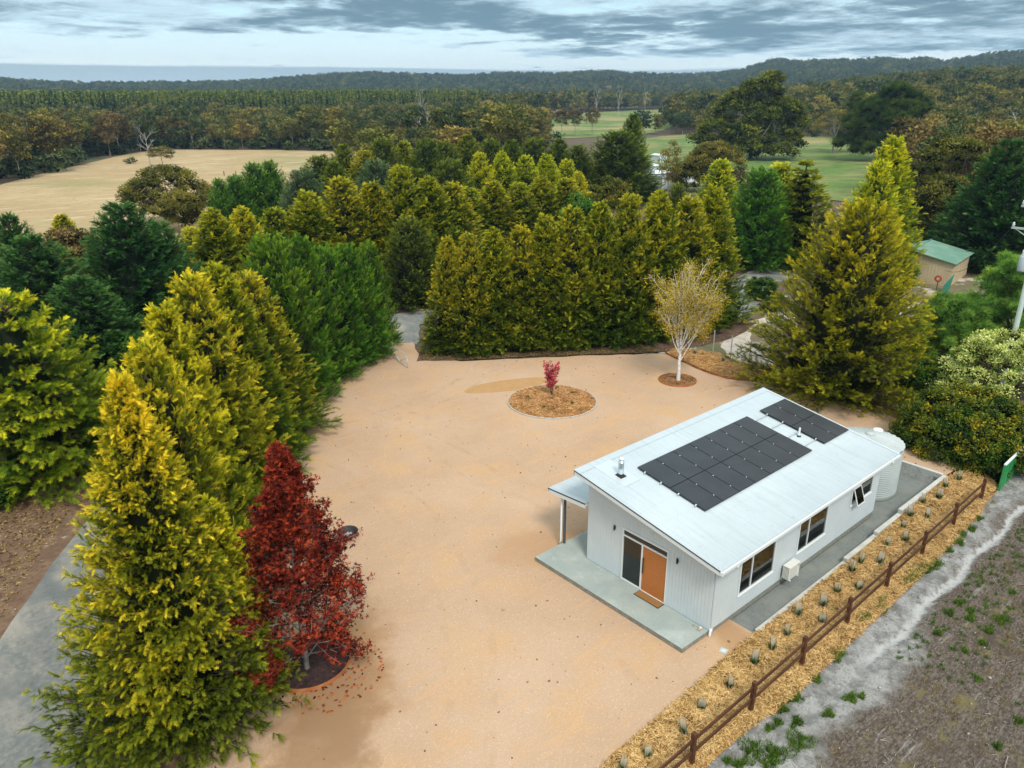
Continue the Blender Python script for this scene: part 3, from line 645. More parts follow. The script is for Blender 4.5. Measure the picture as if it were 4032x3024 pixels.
rust_soil = mat('rust_soil', (0.40, 0.20, 0.09), 0.95, var=[((0.26, 0.14, 0.08), 1.5, .4, .7, 6), ((0.52, 0.33, 0.18), 3, .6, .75, 5)], bump=(8, .5, .05))
def zsheet(name, pts, dz, m):
    bm = bmesh.new(); f = bm.faces.new([bm.verts.new((p[0], p[1], 0)) for p in pts]); bmesh.ops.triangulate(bm, faces=[f])
    for _ in range(4):
        es = [e for e in bm.edges if e.calc_length() > 1.0]
        if not es: break
        bmesh.ops.subdivide_edges(bm, edges=es, cuts=1); bmesh.ops.triangulate(bm, faces=bm.faces[:])
    for v in bm.verts: v.co.z = cz(v.co.x, v.co.y)+dz
    bm.normal_update()
    if sum(f.normal.z for f in bm.faces) < 0: bmesh.ops.reverse_faces(bm, faces=bm.faces)
    o = bm_obj(name, bm, m); o['kind'] = 'structure'; return o
zsheet('eroded_bank', [(25.5, 13.9), (24.8, 12.0), (24.6, 10), (25.0, 8), (25.7, 6), (24.6, 4.0), (23.2, 2.6), (22.2, 1.2), (21.0, -.9), (24, -1.6), (27, -1.2), (29, 2), (28.5, 8), (28, 13)], 0.006, rust_soil)

# ------------------------------------------------------------------ strewn straw, beds
def straw(name, poly, n, zf, kind='stuff', l=(.10, .34), w=(.010, .022), seed=1, parent=None, leaf='straw', tl=0.0, th=1.0):
    r = np.random.default_rng(seed); P = np.array(poly); lo, hi = P.min(0), P.max(0); X = []; need = n; XY = np.zeros((0, 2))
    while len(XY) < n:
        q = r.uniform(lo, hi, (n*2, 2)); q = q[inpoly(q[:, 0], q[:, 1], poly)]; XY = np.concatenate([XY, q])
    XY = XY[:n]; Z = np.array([zf(a, b) for a, b in XY]) if callable(zf) else np.full(n, zf)
    c = np.column_stack([XY, Z+r.uniform(0.0, .05, n)]); a = r.uniform(0, 2*np.pi, n); e = r.normal(0, .16, n)
    D = np.stack([np.cos(a)*np.cos(e), np.sin(a)*np.cos(e), np.sin(e)], 1); U = np.array([0, 0, 1.])+r.normal(0, .35, (n, 3))
    bend = r.uniform(-.15, .15)
    t = (np.array([(-.5, -.5, 0), (-.5, .5, 0), (0, .5, .0), (0, -.5, 0), (.5, .5, 0), (.5, -.5, 0)]))
    L_ = r.uniform(*l, n); W_ = r.uniform(*w, n); sd_ = unit(np.cross(D, U)); cv = r.normal(0, .12, n)
    V = c[:, None]+t[None, :, 0:1]*(D*L_[:, None])[:, None]+t[None, :, 1:2]*(sd_*W_[:, None])[:, None]
    V[:, 2:4] += (sd_*(cv*L_)[:, None])[:, None]; V[:, 2:4, 2] += .01
    b = (np.arange(n)*6)[:, None]; Q = np.concatenate([b+np.array([[0, 3, 2, 1]]), b+np.array([[3, 5, 4, 2]])])
    T = np.repeat(tl+(th-tl)*r.beta(1.6, 1.4, n), 6)
    o = link(name, mesh_np(name, V.reshape(-1, 3), quads=Q, mats=[LEAF[leaf]], tint=T), parent)
    if kind: o['kind'] = kind
    return o
mulch_base = mat('straw_mulch_base', (0.52, 0.265, 0.085), 0.95, var=[((0.20, 0.09, 0.03), 6, .45, .62, 5), ((0.70, 0.44, 0.18), 14, .55, .7, 4)], bump=(18, .9, .05), spec=.1)
def heap(name, poly, zf, m=mulch_base, seed=1, cell=.35, amp=.02, kind='structure'):
    """fine grid clipped to polygon, lumpy top"""
    P = np.array(poly); lo, hi = P.min(0), P.max(0); nx, ny = [max(2, int((hi[i]-lo[i])/cell)+2) for i in (0, 1)]
    X, Y = np.meshgrid(np.linspace(lo[0], hi[0], nx), np.linspace(lo[1], hi[1], ny)); r = np.random.default_rng(seed)
    Z = np.array([[zf(a, b) for a, b in zip(p, q)] for p, q in zip(X, Y)])+r.normal(0, amp, X.shape)
    i = np.arange(ny-1)[:, None]*nx; k = np.arange(nx-1)[None]; Q = np.stack([i+k, i+k+1, i+nx+k+1, i+nx+k], -1).reshape(-1, 4)
    V = np.stack([X, Y, Z], -1).reshape(-1, 3); ctr = V[Q].mean(1); Q = Q[inpoly(ctr[:, 0], ctr[:, 1], poly)]
    o = link(name, mesh_np(name, V, quads=Q, mats=[m], smooth=True)); 
    if kind: o['kind'] = kind
    return o
def bedz(x, y):   # the long bed: flush with the court, up to the wall cap, falling to the fence
    b = np.interp(x, [-9, 1.4, 8.4, 11.2, 13.6, 18.6, 21], [-.19, -.16, -.14, 0.02, .17, .38, .30])
    e = np.interp(x, [-9, 5, 12, 21], [-.20, -.20, -.12, .02])
    t = np.clip((-1.1-y)/2.3, 0, 1); return float(b+(e-b)*t + 0.05*math.sin(t*3.14))
BED = [(-9, -1.52), (-2.6, -1.27), (1.4, -1.12), (1.5, -1.2), (18.6, -1.2), (20.6, -1.4), (20.9, -2.4), (20.2, -3.1), (16, -3.5), (11, -3.62), (6, -3.68), (2, -3.70), (-0.3, -3.72), (-4.1, -3.43), (-9, -3.5)]
heap('mulch_bed', BED, bedz, seed=2, cell=.22)
straw('straw_mulch', BED, 62000, bedz, seed=3)
CB = (11.75, 20.8); CR = 2.95
def cherz(x, y):
    d = math.hypot(x-CB[0], y-CB[1])/CR; return G0+0.03+0.34*max(0, 1-d*d)
circ = lambda c, r_, n=40: [(c[0]+r_*math.cos(2*math.pi*k/n), c[1]+r_*math.sin(2*math.pi*k/n)) for k in range(n)]
def disc(name, c, r_, zf, m, rings=8, seg=40, amp=.015, seed=1):
    r = np.random.default_rng(seed); V = [(c[0], c[1], zf(*c))]; T3 = []
    for i in range(1, rings+1):
        for k in range(seg):
            a = 2*math.pi*k/seg; x, y = c[0]+r_*i/rings*math.cos(a), c[1]+r_*i/rings*math.sin(a); V.append((x, y, zf(x, y)+r.normal(0, amp)))
    for k in range(seg): T3.append((0, 1+k, 1+(k+1) % seg))
    for i in range(rings-1):
        for k in range(seg):
            a, b = 1+i*seg+k, 1+i*seg+(k+1) % seg; T3 += [(a, a+seg, b+seg), (a, b+seg, b)]
    o = link(name, mesh_np(name, V, tris=T3, mats=[m], smooth=True)); o['kind'] = 'structure'; return o
disc('round_mulch_mound', CB, CR-.05, cherz, mulch_base); straw('mound_straw', circ(CB, CR-.1), 9000, cherz, seed=5, th=.85)
stone_m = mat('edging_concrete', (0.50, 0.47, 0.42), .9, var=[((0.36, .33, .29), 5, .4, .7, 5)], bump=(20, .4, .02))
e = empty('bed_edging', (CB[0], CB[1], G0), label='pale concrete ring edging around the straw mound with the pink shrub', cat='garden edging')
me_edge = None
for k in range(34):
    a = 2*math.pi*k/34; 
    if me_edge is None:
        o = box('edging_block', (-.265, -.05, -.05), (.265, .05, .075), stone_m, e, bev=.015); me_edge = o.data
    else: o = link('edging_block', me_edge, e)
    o.location = (CR*math.cos(a), CR*math.sin(a), random.Random(k).uniform(-.015, .01)); o.rotation_euler = (0, 0, a+math.pi/2)

rust_m = mat('rusted_steel', (0.30, 0.10, 0.03), .85, var=[((0.42, 0.17, 0.05), 3, .4, .7, 5), ((.14, .06, .03), 9, .55, .75, 4)])
def ring(name, c, r_, h_, z, label):
    prof = [(r_, z-.1), (r_, z+h_), (r_-.022, z+h_), (r_-.022, z-.1)]
    o = lathe(name, prof, 56, rust_m, loc=(c[0], c[1], 0)); tagp(o, label, 'garden edging'); return o
BR = (21.15, 17.7)
ring('steel_ring_edging', BR, 1.33, .11, G0, 'rusty steel ring round the foot of the white birch')
bark_m = mat('bark_chip_mulch', (0.34, 0.22, 0.12), .95, var=[((0.17, .11, .07), 9, .42, .62, 5), ((.52, .36, .2), 12, .58, .7, 4)], bump=(20, .9, .05))
disc('birch_mulch', BR, 1.3, lambda x, y: G0+.06, bark_m, 5); straw('birch_mulch_litter', circ(BR, 1.25), 1600, G0+.06, seed=6, tl=-.1, th=.6)
MR = (-12.0, 8.6)
ring('steel_ring_edging', MR, 1.5, .16, G0, 'rusty steel ring round the foot of the red maple')
disc('maple_mulch', MR, 1.47, lambda x, y: G0+.05, mat('dark_leaf_mulch', (.07, .035, .03), .95, var=[((.03, .02, .022), 8, .4, .6, 5), ((.16, .06, .04), 14, .58, .7, 4)], bump=(20, .9, .05)), 5)
# steel edged bed by the steel posts
SB = [(25.3, 21.9), (24.6, 19.4), (24.1, 17.2), (24.15, 15.6), (24.7, 14.5), (25.5, 13.85), (26.6, 13.6), (28.6, 14.4), (28.2, 15.8), (27.8, 17.3), (28.4, 19.3), (27.6, 21), (26.6, 22.2)]
sbz = lambda x, y: G0+.08+.10*math.sin(min(1, max(0, (x-24.2)/4))*3.1)
heap('corner_mulch_bed', SB, sbz, seed=4, cell=.3); straw('corner_straw', SB, 7500, sbz, seed=7, th=.9)
e = empty('steel_strip_edging', (24.2, 17, G0), label='rusty steel strip edging the straw bed by the four steel posts', cat='garden edging')
bm = bmesh.new(); sp_ = smooth_poly([(26.2, 22.6), (25.3, 21.9), (24.6, 19.4), (24.1, 17.2), (24.15, 15.6), (24.7, 14.5), (25.5, 13.85), (26.3, 13.55)], 4, False)
for i in range(len(sp_)-1):
    a, b = sp_[i]-np.array([24.2, 17]), sp_[i+1]-np.array([24.2, 17]); 
    vs4 = [bm.verts.new((p[0], p[1], z)) for p, z in ((a, -.1), (b, -.1), (b, .15), (a, .15))]; bm.faces.new(vs4)
bmesh.ops.remove_doubles(bm, verts=bm.verts, dist=.001)
o = bm_obj('steel_strip', bm, rust_m, e); md = o.modifiers.new('t', 'SOLIDIFY'); md.thickness = .03

# ------------------------------------------------------------------ pit path and retaining wall
path_m = mat('blue_metal_gravel', (0.20, 0.225, 0.215), .95, var=[((0.36, .33, .27), 40, .5, .68, 2), ((0.10, .125, .13), 28, .5, .66, 2), ((0.26, .27, .24), .8, .45, .7, 4)], bump=(45, .9, .03))
sheet('side_path', [(1.38, .0), (1.36, -1.08), (1.5, -1.02), (18.7, -1.02), (18.7, 6.0), (13.0, 6.0), (13.0, 0)], -0.30, path_m)
blk_m = mat('concrete_block', (0.46, 0.46, 0.43), .9, var=[((0.34, .35, .33), 3, .4, .7, 5), ((.55, .53, .48), 9, .55, .75, 4)], bump=(30, .4, .015))
capm = mat('concrete_cap', (0.58, 0.56, 0.50), .9, var=[((0.45, .45, .42), 2, .4, .7, 5)], bump=(30, .3, .01))
rw = empty('retaining_wall', (1.5, -1.1, -.3), label='stepped grey concrete block retaining wall between side path and straw bed', cat='retaining wall')
bme = box('block', (.004, -.095, .004), (.396, .095, .196), blk_m, rw, bev=.006); blk0 = bme.data; first_used = [False]
cme = box('cap_block', (.004, -.10, .0), (.396, .10, .06), capm, rw, bev=.006); cap0 = cme.data
def blk(kind, x, y, z, rz=0.):
    if kind == 'b':
        if not first_used[0]: o = bme; first_used[0] = True
        else: o = link('block', blk0, rw)
    else: o = link('cap_block', cap0, rw)
    o.location = (x-1.5, y+1.1, z+.3); o.rotation_euler = (0, 0, rz); return o
tops = [(1.5, 8.3, -.13), (8.3, 11.1, .05), (11.1, 13.5, .22), (13.5, 18.7, .44)]
cme.location = (0, 0, 0.11)
cfirst = True
for x0, x1, zt in tops:
    n = int(round((x1-x0)/.4))
    for j in range(n):
        x = x0+j*(x1-x0)/n
        if cfirst: cme.location = (x-1.5, 0, zt-.06+.3); cfirst = False
        else: blk('c', x, -1.1, zt-.06)
        z = zt-.06-.2
        while z > -.46: blk('b', x-(.2 if int(round((z+2)/.2)) % 2 else 0)*(j > 0), -1.1, z); z -= .2
for j in range(15):   # the end wall behind the tank
    y = -.98+j*.4
    blk('c', 18.78, y, .44-.06, math.pi/2)
    z = .18; row = 0
    while z > -.5: blk('b', 18.78, y-(.2 if row % 2 else 0)*(j > 0), z, math.pi/2); z -= .2; row += 1

# ------------------------------------------------------------------ house
W, Lh = 6.33, 13.26
RZ = lambda y: 3.306+0.1644*y
alu = mat('white_aluminium', (0.80, 0.83, 0.83), .35, spec=.5)
wall_m = mat('pale_grey_weatherboard', (0.60, 0.655, 0.67), .6, var=[((0.565, .62, .64), 1.2, .4, .65, 4), ((0.63, .68, .69), 60, .5, .7, 2, (1, 1, .05))])
groove_m = mat('board_backing', (0.60, 0.65, 0.67), .7)
trim_m = mat('white_trim', (0.74, 0.78, 0.78), .45)
roof_m = mat('pale_steel_roof', (0.50, 0.565, 0.59), .45, metal=.0, spec=.4, var=[((0.46, .525, .55), .5, .35, .65, 5), ((0.42, .48, .50), 3.5, .62, .74, 4), ((0.40, .46, .485), 1.0, .50, .78, 5, (9, .35, 1))])
zinc_m = mat('zinc_flashing', (0.62, 0.67, 0.69), .4, metal=.3)
dark_m = mat('dark_rubber', (0.025, 0.025, 0.028), .6)
grey_m = mat('charcoal_steel', (0.085, 0.095, 0.10), .45)
conc_m = mat('exposed_concrete', (0.33, 0.375, 0.35), .8, var=[((0.43, .45, .40), 1.0, .42, .66, 6), ((.24, .285, .27), 30, .5, .68, 3), ((.52, .50, .42), 34, .62, .72, 3), ((.47, .52, .50), .7, .55, .7, 5)], bump=(40, .3, .01))
concs = mat('rough_concrete_edge', (0.22, 0.225, 0.19), .9, var=[((0.34, .32, .26), 6, .45, .68, 5), ((.12, .13, .12), 25, .55, .7, 3)], bump=(22, .9, .03))
glass = bpy.data.materials.new('window_glass'); glass.use_nodes = True
def mkglass():
    N = glass.node_tree.nodes; L = glass.node_tree.links; N.clear()
    g = N.new('ShaderNodeBsdfGlossy'); g.inputs['Roughness'].default_value = .02; g.inputs[0].default_value = (.9, .95, .95, 1)
    t = N.new('ShaderNodeBsdfTransparent'); t.inputs[0].default_value = (.62, .68, .66, 1)
    f = N.new('ShaderNodeFresnel'); f.inputs[0].default_value = 1.75
    x = N.new('ShaderNodeMixShader'); L.new(f.outputs[0], x.inputs[0]); L.new(t.outputs[0], x.inputs[1]); L.new(g.outputs[0], x.inputs[2])
    o = N.new('ShaderNodeOutputMaterial'); L.new(x.outputs[0], o.inputs[0])
mkglass()
wood_m = mat('orange_timber', (0.52, 0.185, 0.045), .5, var=[((0.38, .115, .025), 3.0, .4, .7, 6, (1, 1.2, 30)), ((.62, .25, .07), 5, .55, .75, 5, (1, 1, 22))])
house = empty('house', (0, 0, G0), label='small white skillion-roofed house with orange door beside the straw bed', cat='house')
HP = house
def hb(name, lo, hi, m, parent=None, bev=0):
    parent = parent or house; o = box(name, (lo[0], lo[1], lo[2]-G0), (hi[0], hi[1], hi[2]-G0), m, parent, bev); return o

def rects(u0, u1, w0, w1, opens):
    us = sorted({u0, u1, *[v for o in opens for v in (o[0], o[1]) if u0 < v < u1]}); ws = sorted({w0, w1, *[v for o in opens for v in (o[2], o[3]) if w0 < v < w1]})
    out = []
    for a, b in zip(us[:-1], us[1:]):
        for c, d in zip(ws[:-1], ws[1:]):
            mu, mw = (a+b)/2, (c+d)/2
            if any(o[0] < mu < o[1] and o[2] < mw < o[3] for o in opens): continue
            out.append((a, b, c, d))
    return out
OPF = [(2.08, 4.36, .02, 2.43)]
OPR = [(1.72, 4.18, .70, 2.22), (5.98, 8.36, .74, 2.22), (10.52, 12.56, 1.28, 2.20)]
def wall(axis, at, sgn, u0, u1, w0, w1, opens, name='wall', grooved=True, pitch=.15):
    """axis 'x': wall in plane x=at facing -x (sgn -1); 'y' likewise"""
    bm = bmesh.new()
    def put(a, b, c, d, t0, t1, mi):
        lo_, hi_ = sorted((at+sgn*t0, at+sgn*t1))
        if axis == 'x': add_box(bm, (lo_, a, c-G0), (hi_, b, d-G0), mi)
        else: add_box(bm, (a, lo_, c-G0), (b, hi_, d-G0), mi)
    for a, b, c, d in rects(u0, u1, w0, w1, opens): put(a, b, c, d, -.11, -.006, 1)
    if grooved:
        n = int(round((u1-u0)/pitch)); p = (u1-u0)/n
        for i in range(n):
            for a, b, c, d in rects(u0+i*p+.005, u0+(i+1)*p-.005, w0, w1, opens): put(a, b, c, d, -.0055, 0, 0)
    else:
        for a, b, c, d in rects(u0, u1, w0, w1, opens): put(a, b, c, d, -.0055, 0, 0)
    return bm_obj(name, bm, [wall_m, groove_m], house)
wall('x', 0, -1, 0, W, 0.0, 3.0, OPF)
def gable(x, sgn):
    bm = bmesh.new(); a, b = sorted((x-sgn*.0, x-sgn*.1))
    for pts in ([(0.0, 3.004), (W, 3.004), (W, RZ(W)-.13), (0, RZ(0)-.13)],):
        v0 = [bm.verts.new((a, p[0], p[1]-G0)) for p in pts]; v1 = [bm.verts.new((b, p[0], p[1]-G0)) for p in pts]
        bm.faces.new(v0[::-1]); bm.faces.new(v1)
        for i in range(4): bm.faces.new((v0[i], v0[(i+1) % 4], v1[(i+1) % 4], v1[i]))
    bmesh.ops.recalc_face_normals(bm, faces=bm.faces)
    return bm_obj('gable_panel', bm, wall_m, house)
gable(0, -1)
wall('y', 0, -1, .113, Lh-.113, -.02, 3.16, OPR)
wall('x', Lh, 1, 0, W, 0, 3.0, []); gable(Lh, 1)
wall('y', W, 1, .113, Lh-.113, 0, 4.2, [], grooved=False)
hb('footing', (-.0, .015, -.34), (Lh-.02, W-.02, -.022), concs)
box('floor', (.12, .12, -.01-G0), (Lh-.12, W-.12, .03-G0), mat('timber_floor', (.20, .12, .07), .5), house)
hb('inner_wall', (4.9, .12, .03), (5.0, W-.12, 3.1), mat('plaster', (.5, .48, .45), .8)); hb('inner_wall', (9.3, .12, .03), (9.4, W-.12, 3.1), bpy.data.materials['plaster'])
# roof
def build_roof():
    x0, x1, y0, y1 = -.64, 13.46, -.63, 6.59; pitch = .076; per = 6
    n = int((x1-x0)/pitch)*per; xs = np.linspace(x0, x1, n+1); hz = .013*np.cos((xs-x0)/pitch*2*np.pi)
    V = []; 
    for y in (y0, y1): V.append(np.stack([xs, np.full_like(xs, y), RZ(y)+hz-G0], 1))
    for y in (y0, y1): V.append(np.stack([xs, np.full_like(xs, y), RZ(y)+hz-.012-G0], 1))
    V = np.concatenate(V); k = np.arange(n); m_ = n+1
    Q = np.concatenate([np.stack([k, k+1, k+1+m_, k+m_], 1), np.stack([k+2*m_, k+3*m_, k+1+3*m_, k+1+2*m_], 1), np.stack([k, k+2*m_, k+1+2*m_, k+1], 1)])
    o = link('roof', mesh_np('roof', V, quads=Q, mats=[roof_m]), house)
    return o
roof = build_roof()
def slab_y(name, x0, x1, y0, y1, t0, t1, m, parent=None, f=RZ):
    bm = bmesh.new()
    v = [bm.verts.new((x, y, f(y)+t-G0)) for t in (t0, t1) for x, y in ((x0, y0), (x1, y0), (x1, y1), (x0, y1))]
    for q in ((3,2,1,0),(4,5,6,7),(0,1,5,4),(1,2,6,5),(2,3,7,6),(3,0,4,7)): bm.faces.new([v[i] for i in q])
    return bm_obj(name, bm, m, parent or house)
bm = bmesh.new()
for y in np.arange(-.45, 6.3, .9):
    for x in np.arange(-.52, 13.4, .152*1.5): add_box(bm, (x-.009, y-.009, RZ(y)+.010-G0), (x+.009, y+.009, RZ(y)+.020-G0))
bm_obj('roof_screw', bm, zinc_m, roof)['kind'] = 'stuff'
bm = bmesh.new()
for i in range(1, 19):
    x = -.64+i*.762
    v = [bm.verts.new((x+dx, y, RZ(y)+.0145-G0)) for dx, y in ((0, -.63), (.006, -.63), (.006, 6.28), (0, 6.28))]; bm.faces.new(v)
bm_obj('sheet_lap', bm, groove_m, roof)['kind'] = 'stuff'
slab_y('soffit', -.55, 13.37, -.50, 6.50, -.13, -.02, trim_m)
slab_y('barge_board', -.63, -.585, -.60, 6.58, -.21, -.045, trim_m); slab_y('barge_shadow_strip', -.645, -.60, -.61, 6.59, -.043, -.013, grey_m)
slab_y('barge_board', 13.40, 13.45, -.60, 6.58, -.21, -.045, trim_m); slab_y('barge_flashing', 13.30, 13.47, -.62, 6.6, .010, .016, zinc_m)
slab_y('ridge_flashing', -.65, 13.47, 6.28, 6.61, .0105, .0165, roof_m, roof); 
bm = bmesh.new()
for i in range(185): add_tube(bm, [(-.60+i*.076, 6.26, RZ(6.26)+.012-G0), (-.60+i*.076, 6.285, RZ(6.28)+.012-G0)], .014, 5)
o = bm_obj('scribed_edge', bm, groove_m, roof); o['kind'] = 'stuff'
slab_y('ridge_fascia', -.64, 13.46, 6.60, 6.63, -.22, .012, roof_m)
hb('gutter', (-.60, -.70, 3.06), (13.42, -.615, 3.175), trim_m); hb('fascia', (-.55, -.60, 3.0), (13.40, -.56, 3.17), trim_m)
hb('barge_cap', (-.66, -.72, 3.055), (-.60, -.60, 3.20), trim_m)
# flue sheet, flue, vent
slab_y('flue_flat_sheet', .26, 1.22, 4.63, 6.3, .011, .018, zinc_m, roof)
bm = bmesh.new()
for y in (4.66,):
    for i in range(14): add_tube(bm, [(.28+i*.07, y-.03, RZ(y-.03)+.016-G0), (.28+i*.07, y, RZ(y)+.022-G0)], .013, 5)
bm_obj('scribed_edge', bm, groove_m, roof)['kind'] = 'stuff'
fl = empty('flue', (.70, 5.24, RZ(5.24)+.02-G0)); fl.parent = house
tilt = Matrix.Rotation(math.atan(.1644), 4, 'X')
bm = bmesh.new(); add_box(bm, (-.20, -.20, 0), (.20, .20, .012), bev=0); bmesh.ops.transform(bm, matrix=tilt, verts=bm.verts); bm_obj('flashing_frame', bm, trim_m, fl)
bm = bmesh.new(); add_box(bm, (-.175, -.175, .013), (.175, .175, .03), bev=0); bmesh.ops.transform(bm, matrix=tilt, verts=bm.verts); bm_obj('rubber_boot', bm, dark_m, fl)
lathe('boot_collar', [(.16, .0), (.15, .05), (.13, .09), (.125, .12)], 20, dark_m, fl)
steel_m = mat('galvanised_steel', (0.66, 0.73, 0.76), .28, metal=.75)
lathe('flue_pipe', [(.118, .05), (.118, .62), (.122, .62), (.122, .64), (.118, .64), (.118, .66), (.10, .68), (.08, .68), (.08, .75)], 24, steel_m, fl)
lathe('cowl', [(.0, .84), (.06, .835), (.115, .80), (.12, .76), (.09, .755), (.0, .755)], 24, mat('cowl_metal', (.85, .87, .87), .35, metal=.3), fl)
vt = empty('vent_pipe', (10.53, 2.86, RZ(2.86)-G0)); vt.parent = house
lathe('pipe', [(.045, 0), (.045, .40), (.04, .43), (.015, .46)], 14, mat('white_plastic', (.82, .84, .84), .4), vt)
lathe('boot_collar', [(.11, .0), (.09, .035), (.05, .06)], 16, dark_m, vt)
# windows
def window(x0, x1, z0, z1, mull, sash=False):
    w = empty('window', (0, 0, 0)); w.parent = house
    bm = bmesh.new(); t = .05; g = G0
    for lo, hi in (((x0, -.03, z0), (x1, .05, z0+t)), ((x0, -.03, z1-t), (x1, .05, z1)), ((x0, -.03, z0+t), (x0+t, .05, z1-t)), ((x1-t, -.03, z0+t), (x1, .05, z1-t)), ((mull-t/2, -.025, z0+t), (mull+t/2, .05, z1-t))):
        add_box(bm, (lo[0], lo[1], lo[2]-g), (hi[0], hi[1], hi[2]-g))
    bm_obj('frame', bm, alu, w)
    bm = bmesh.new(); s_ = .055
    for lo, hi in (((x0-s_, -.022, z0-s_), (x1+s_, -.001, z0-.004)), ((x0-s_, -.022, z1+.004), (x1+s_, -.001, z1+s_)), ((x0-s_, -.022, z0-.004), (x0-.004, -.001, z1+.004)), ((x1+.004, -.022, z0-.004), (x1+s_, -.001, z1+.004))):
        add_box(bm, (lo[0], lo[1], lo[2]-g), (hi[0], hi[1], hi[2]-g))
    bm_obj('architrave', bm, wall_m, w)
    bm = bmesh.new(); add_box(bm, (x0-.02, -.055, z0-.02-g), (x1+.02, -.024, z0+.005-g)); bm_obj('sill', bm, alu, w)
    panes = [(mull+t/2, x1-t)] if sash else [(x0+t, mull-t/2), (mull+t/2, x1-t)]
    for a, b in panes:
        bm = bmesh.new(); add_box(bm, (a, .012, z0+t-g), (b, .018, z1-t-g)); bm_obj('pane', bm, glass, w)
    # reveal lining
    bm = bmesh.new()
    for lo, hi in (((x0, .05, z0), (x1, .112, z0+.02)), ((x0, .05, z1-.02), (x1, .112, z1)), ((x0, .05, z0), (x0+.02, .112, z1)), ((x1-.02, .05, z0), (x1, .112, z1))): add_box(bm, (lo[0], lo[1], lo[2]-g), (hi[0], hi[1], hi[2]-g))
    bm_obj('reveal', bm, alu, w)
    if sash:
        a, b = x0+t, mull-t/2; H = z1-z0-2*t
        bm = bmesh.new(); q = .04
        for lo, hi in (((a, -.02, -H), (b, .01, -H+q)), ((a, -.02, -q), (b, .01, 0)), ((a, -.02, -H+q), (a+q, .01, -q)), ((b-q, -.02, -H+q), (b, .01, -q))): add_box(bm, lo, hi)
        rot = Matrix.Translation((0, -.035, z1-t-g)) @ Matrix.Rotation(R(-20), 4, 'X')
        bmesh.ops.transform(bm, matrix=rot, verts=bm.verts); bm_obj('awning_sash', bm, alu, w)
        bm = bmesh.new(); add_box(bm, (a+q, -.008, -H+q), (b-q, -.003, -q)); bmesh.ops.transform(bm, matrix=rot, verts=bm.verts); bm_obj('pane', bm, glass, w)
    return w
window(1.72, 4.18, .70, 2.22, 2.55); window(5.98, 8.36, .74, 2.22, 6.80); window(10.52, 12.56, 1.28, 2.20, 11.28, True)
# entrance
en = empty('entrance', (0, 0, 0)); en.parent = house
bm = bmesh.new(); t = .05
def eb(y0, y1, z0, z1, x0=-.035, x1=.06): add_box(bm, (x0, y0, z0-G0), (x1, y1, z1-G0))
eb(2.08, 4.36, 2.38, 2.43); eb(2.08, 4.36, 2.10, 2.15); eb(2.08, 2.12, .02, 2.10); eb(2.08, 2.12, 2.15, 2.38); eb(4.32, 4.36, .02, 2.10); eb(4.32, 4.36, 2.15, 2.38); eb(3.30, 3.37, .02, 2.10); eb(2.12, 3.30, .02, .05); eb(3.37, 4.32, .02, .07)
bm_obj('frame', bm, alu, en)
bm = bmesh.new(); add_box(bm, (-.022, 2.02, .0-G0), (-.001, 2.076, 2.49-G0)); add_box(bm, (-.022, 4.364, .0-G0), (-.001, 4.42, 2.49-G0)); add_box(bm, (-.022, 2.076, 2.434-G0), (-.001, 4.364, 2.49-G0)); bm_obj('architrave', bm, wall_m, en)
bm = bmesh.new(); add_box(bm, (.015, 3.37, .07-G0), (.021, 4.32, 2.10-G0)); bm_obj('sidelight_pane', bm, glass, en)
bm = bmesh.new(); add_box(bm, (.015, 2.12, 2.15-G0), (.021, 4.32, 2.38-G0)); bm_obj('transom_pane', bm, glass, en)
dr = empty('door', (0, 0, 0)); dr.parent = house
bm = bmesh.new()
nbd = 15
for i in range(nbd):
    z0_, z1_ = .16+i*(1.86/nbd), .16+(i+1)*(1.86/nbd)
    add_box(bm, (-.006, 2.22, z0_+.0015-G0), (.03, 3.20, z1_-.0015-G0))
bm_obj('boarded_leaf', bm, wood_m, dr)
bm = bmesh.new(); add_box(bm, (-.012, 2.125, .055-G0), (.035, 2.218, 2.095-G0)); add_box(bm, (-.012, 3.202, .055-G0), (.035, 3.295, 2.095-G0)); add_box(bm, (-.012, 2.22, .055-G0), (.035, 3.20, .158-G0)); add_box(bm, (-.012, 2.22, 2.022-G0), (.035, 3.20, 2.095-G0)); bm_obj('door_stile', bm, wood_m, dr)
bm = bmesh.new(); add_box(bm, (-.075, 3.215, .86-G0), (-.05, 3.255, 1.60-G0), bev=.004); add_box(bm, (-.05, 3.225, .95-G0), (-.012, 3.245, .98-G0)); add_box(bm, (-.05, 3.225, 1.48-G0), (-.012, 3.245, 1.51-G0)); bm_obj('handle', bm, dark_m, dr)
for y in (4.81, 1.64):
    wl = empty('wall_lamp', (0, y, 2.2-G0)); wl.parent = house
    bm = bmesh.new(); add_box(bm, (-.015, -.035, -.03), (0.0, .035, .10)); bm_obj('back_plate', bm, dark_m, wl)
    lathe('lamp_tube', [(.0, .16), (.035, .16), (.035, -.06), (.03, -.06), (.03, .155), (0, .155)], 14, dark_m, wl, loc=(-.055, 0, 0))
# downpipe, overflow elbows
dp = empty('downpipe', (0, 0, 0)); dp.parent = house
bm = bmesh.new(); add_box(bm, (.03, -.085, -.05-G0), (.12, -.012, 3.02-G0), bev=.008); bm_obj('pipe', bm, wall_m, dp)
bm = bmesh.new(); add_tube(bm, [(.02, -.05, .10-G0), (-.01, -.06, 0-G0), (-.05, -.07, -.10-G0), (-.05, -.07, -.25-G0)], .05, 12); bm_obj('shoe', bm, trim_m, dp)
for x in (.35, 12.7):
    bm = bmesh.new(); add_tube(bm, [(x, -.66, 3.07-G0), (x, -.66, 2.98-G0), (x+.04, -.60, 2.92-G0), (x+.1, -.52, 2.90-G0)], .05, 12); bm_obj('gutter_outlet', bm, trim_m, house)
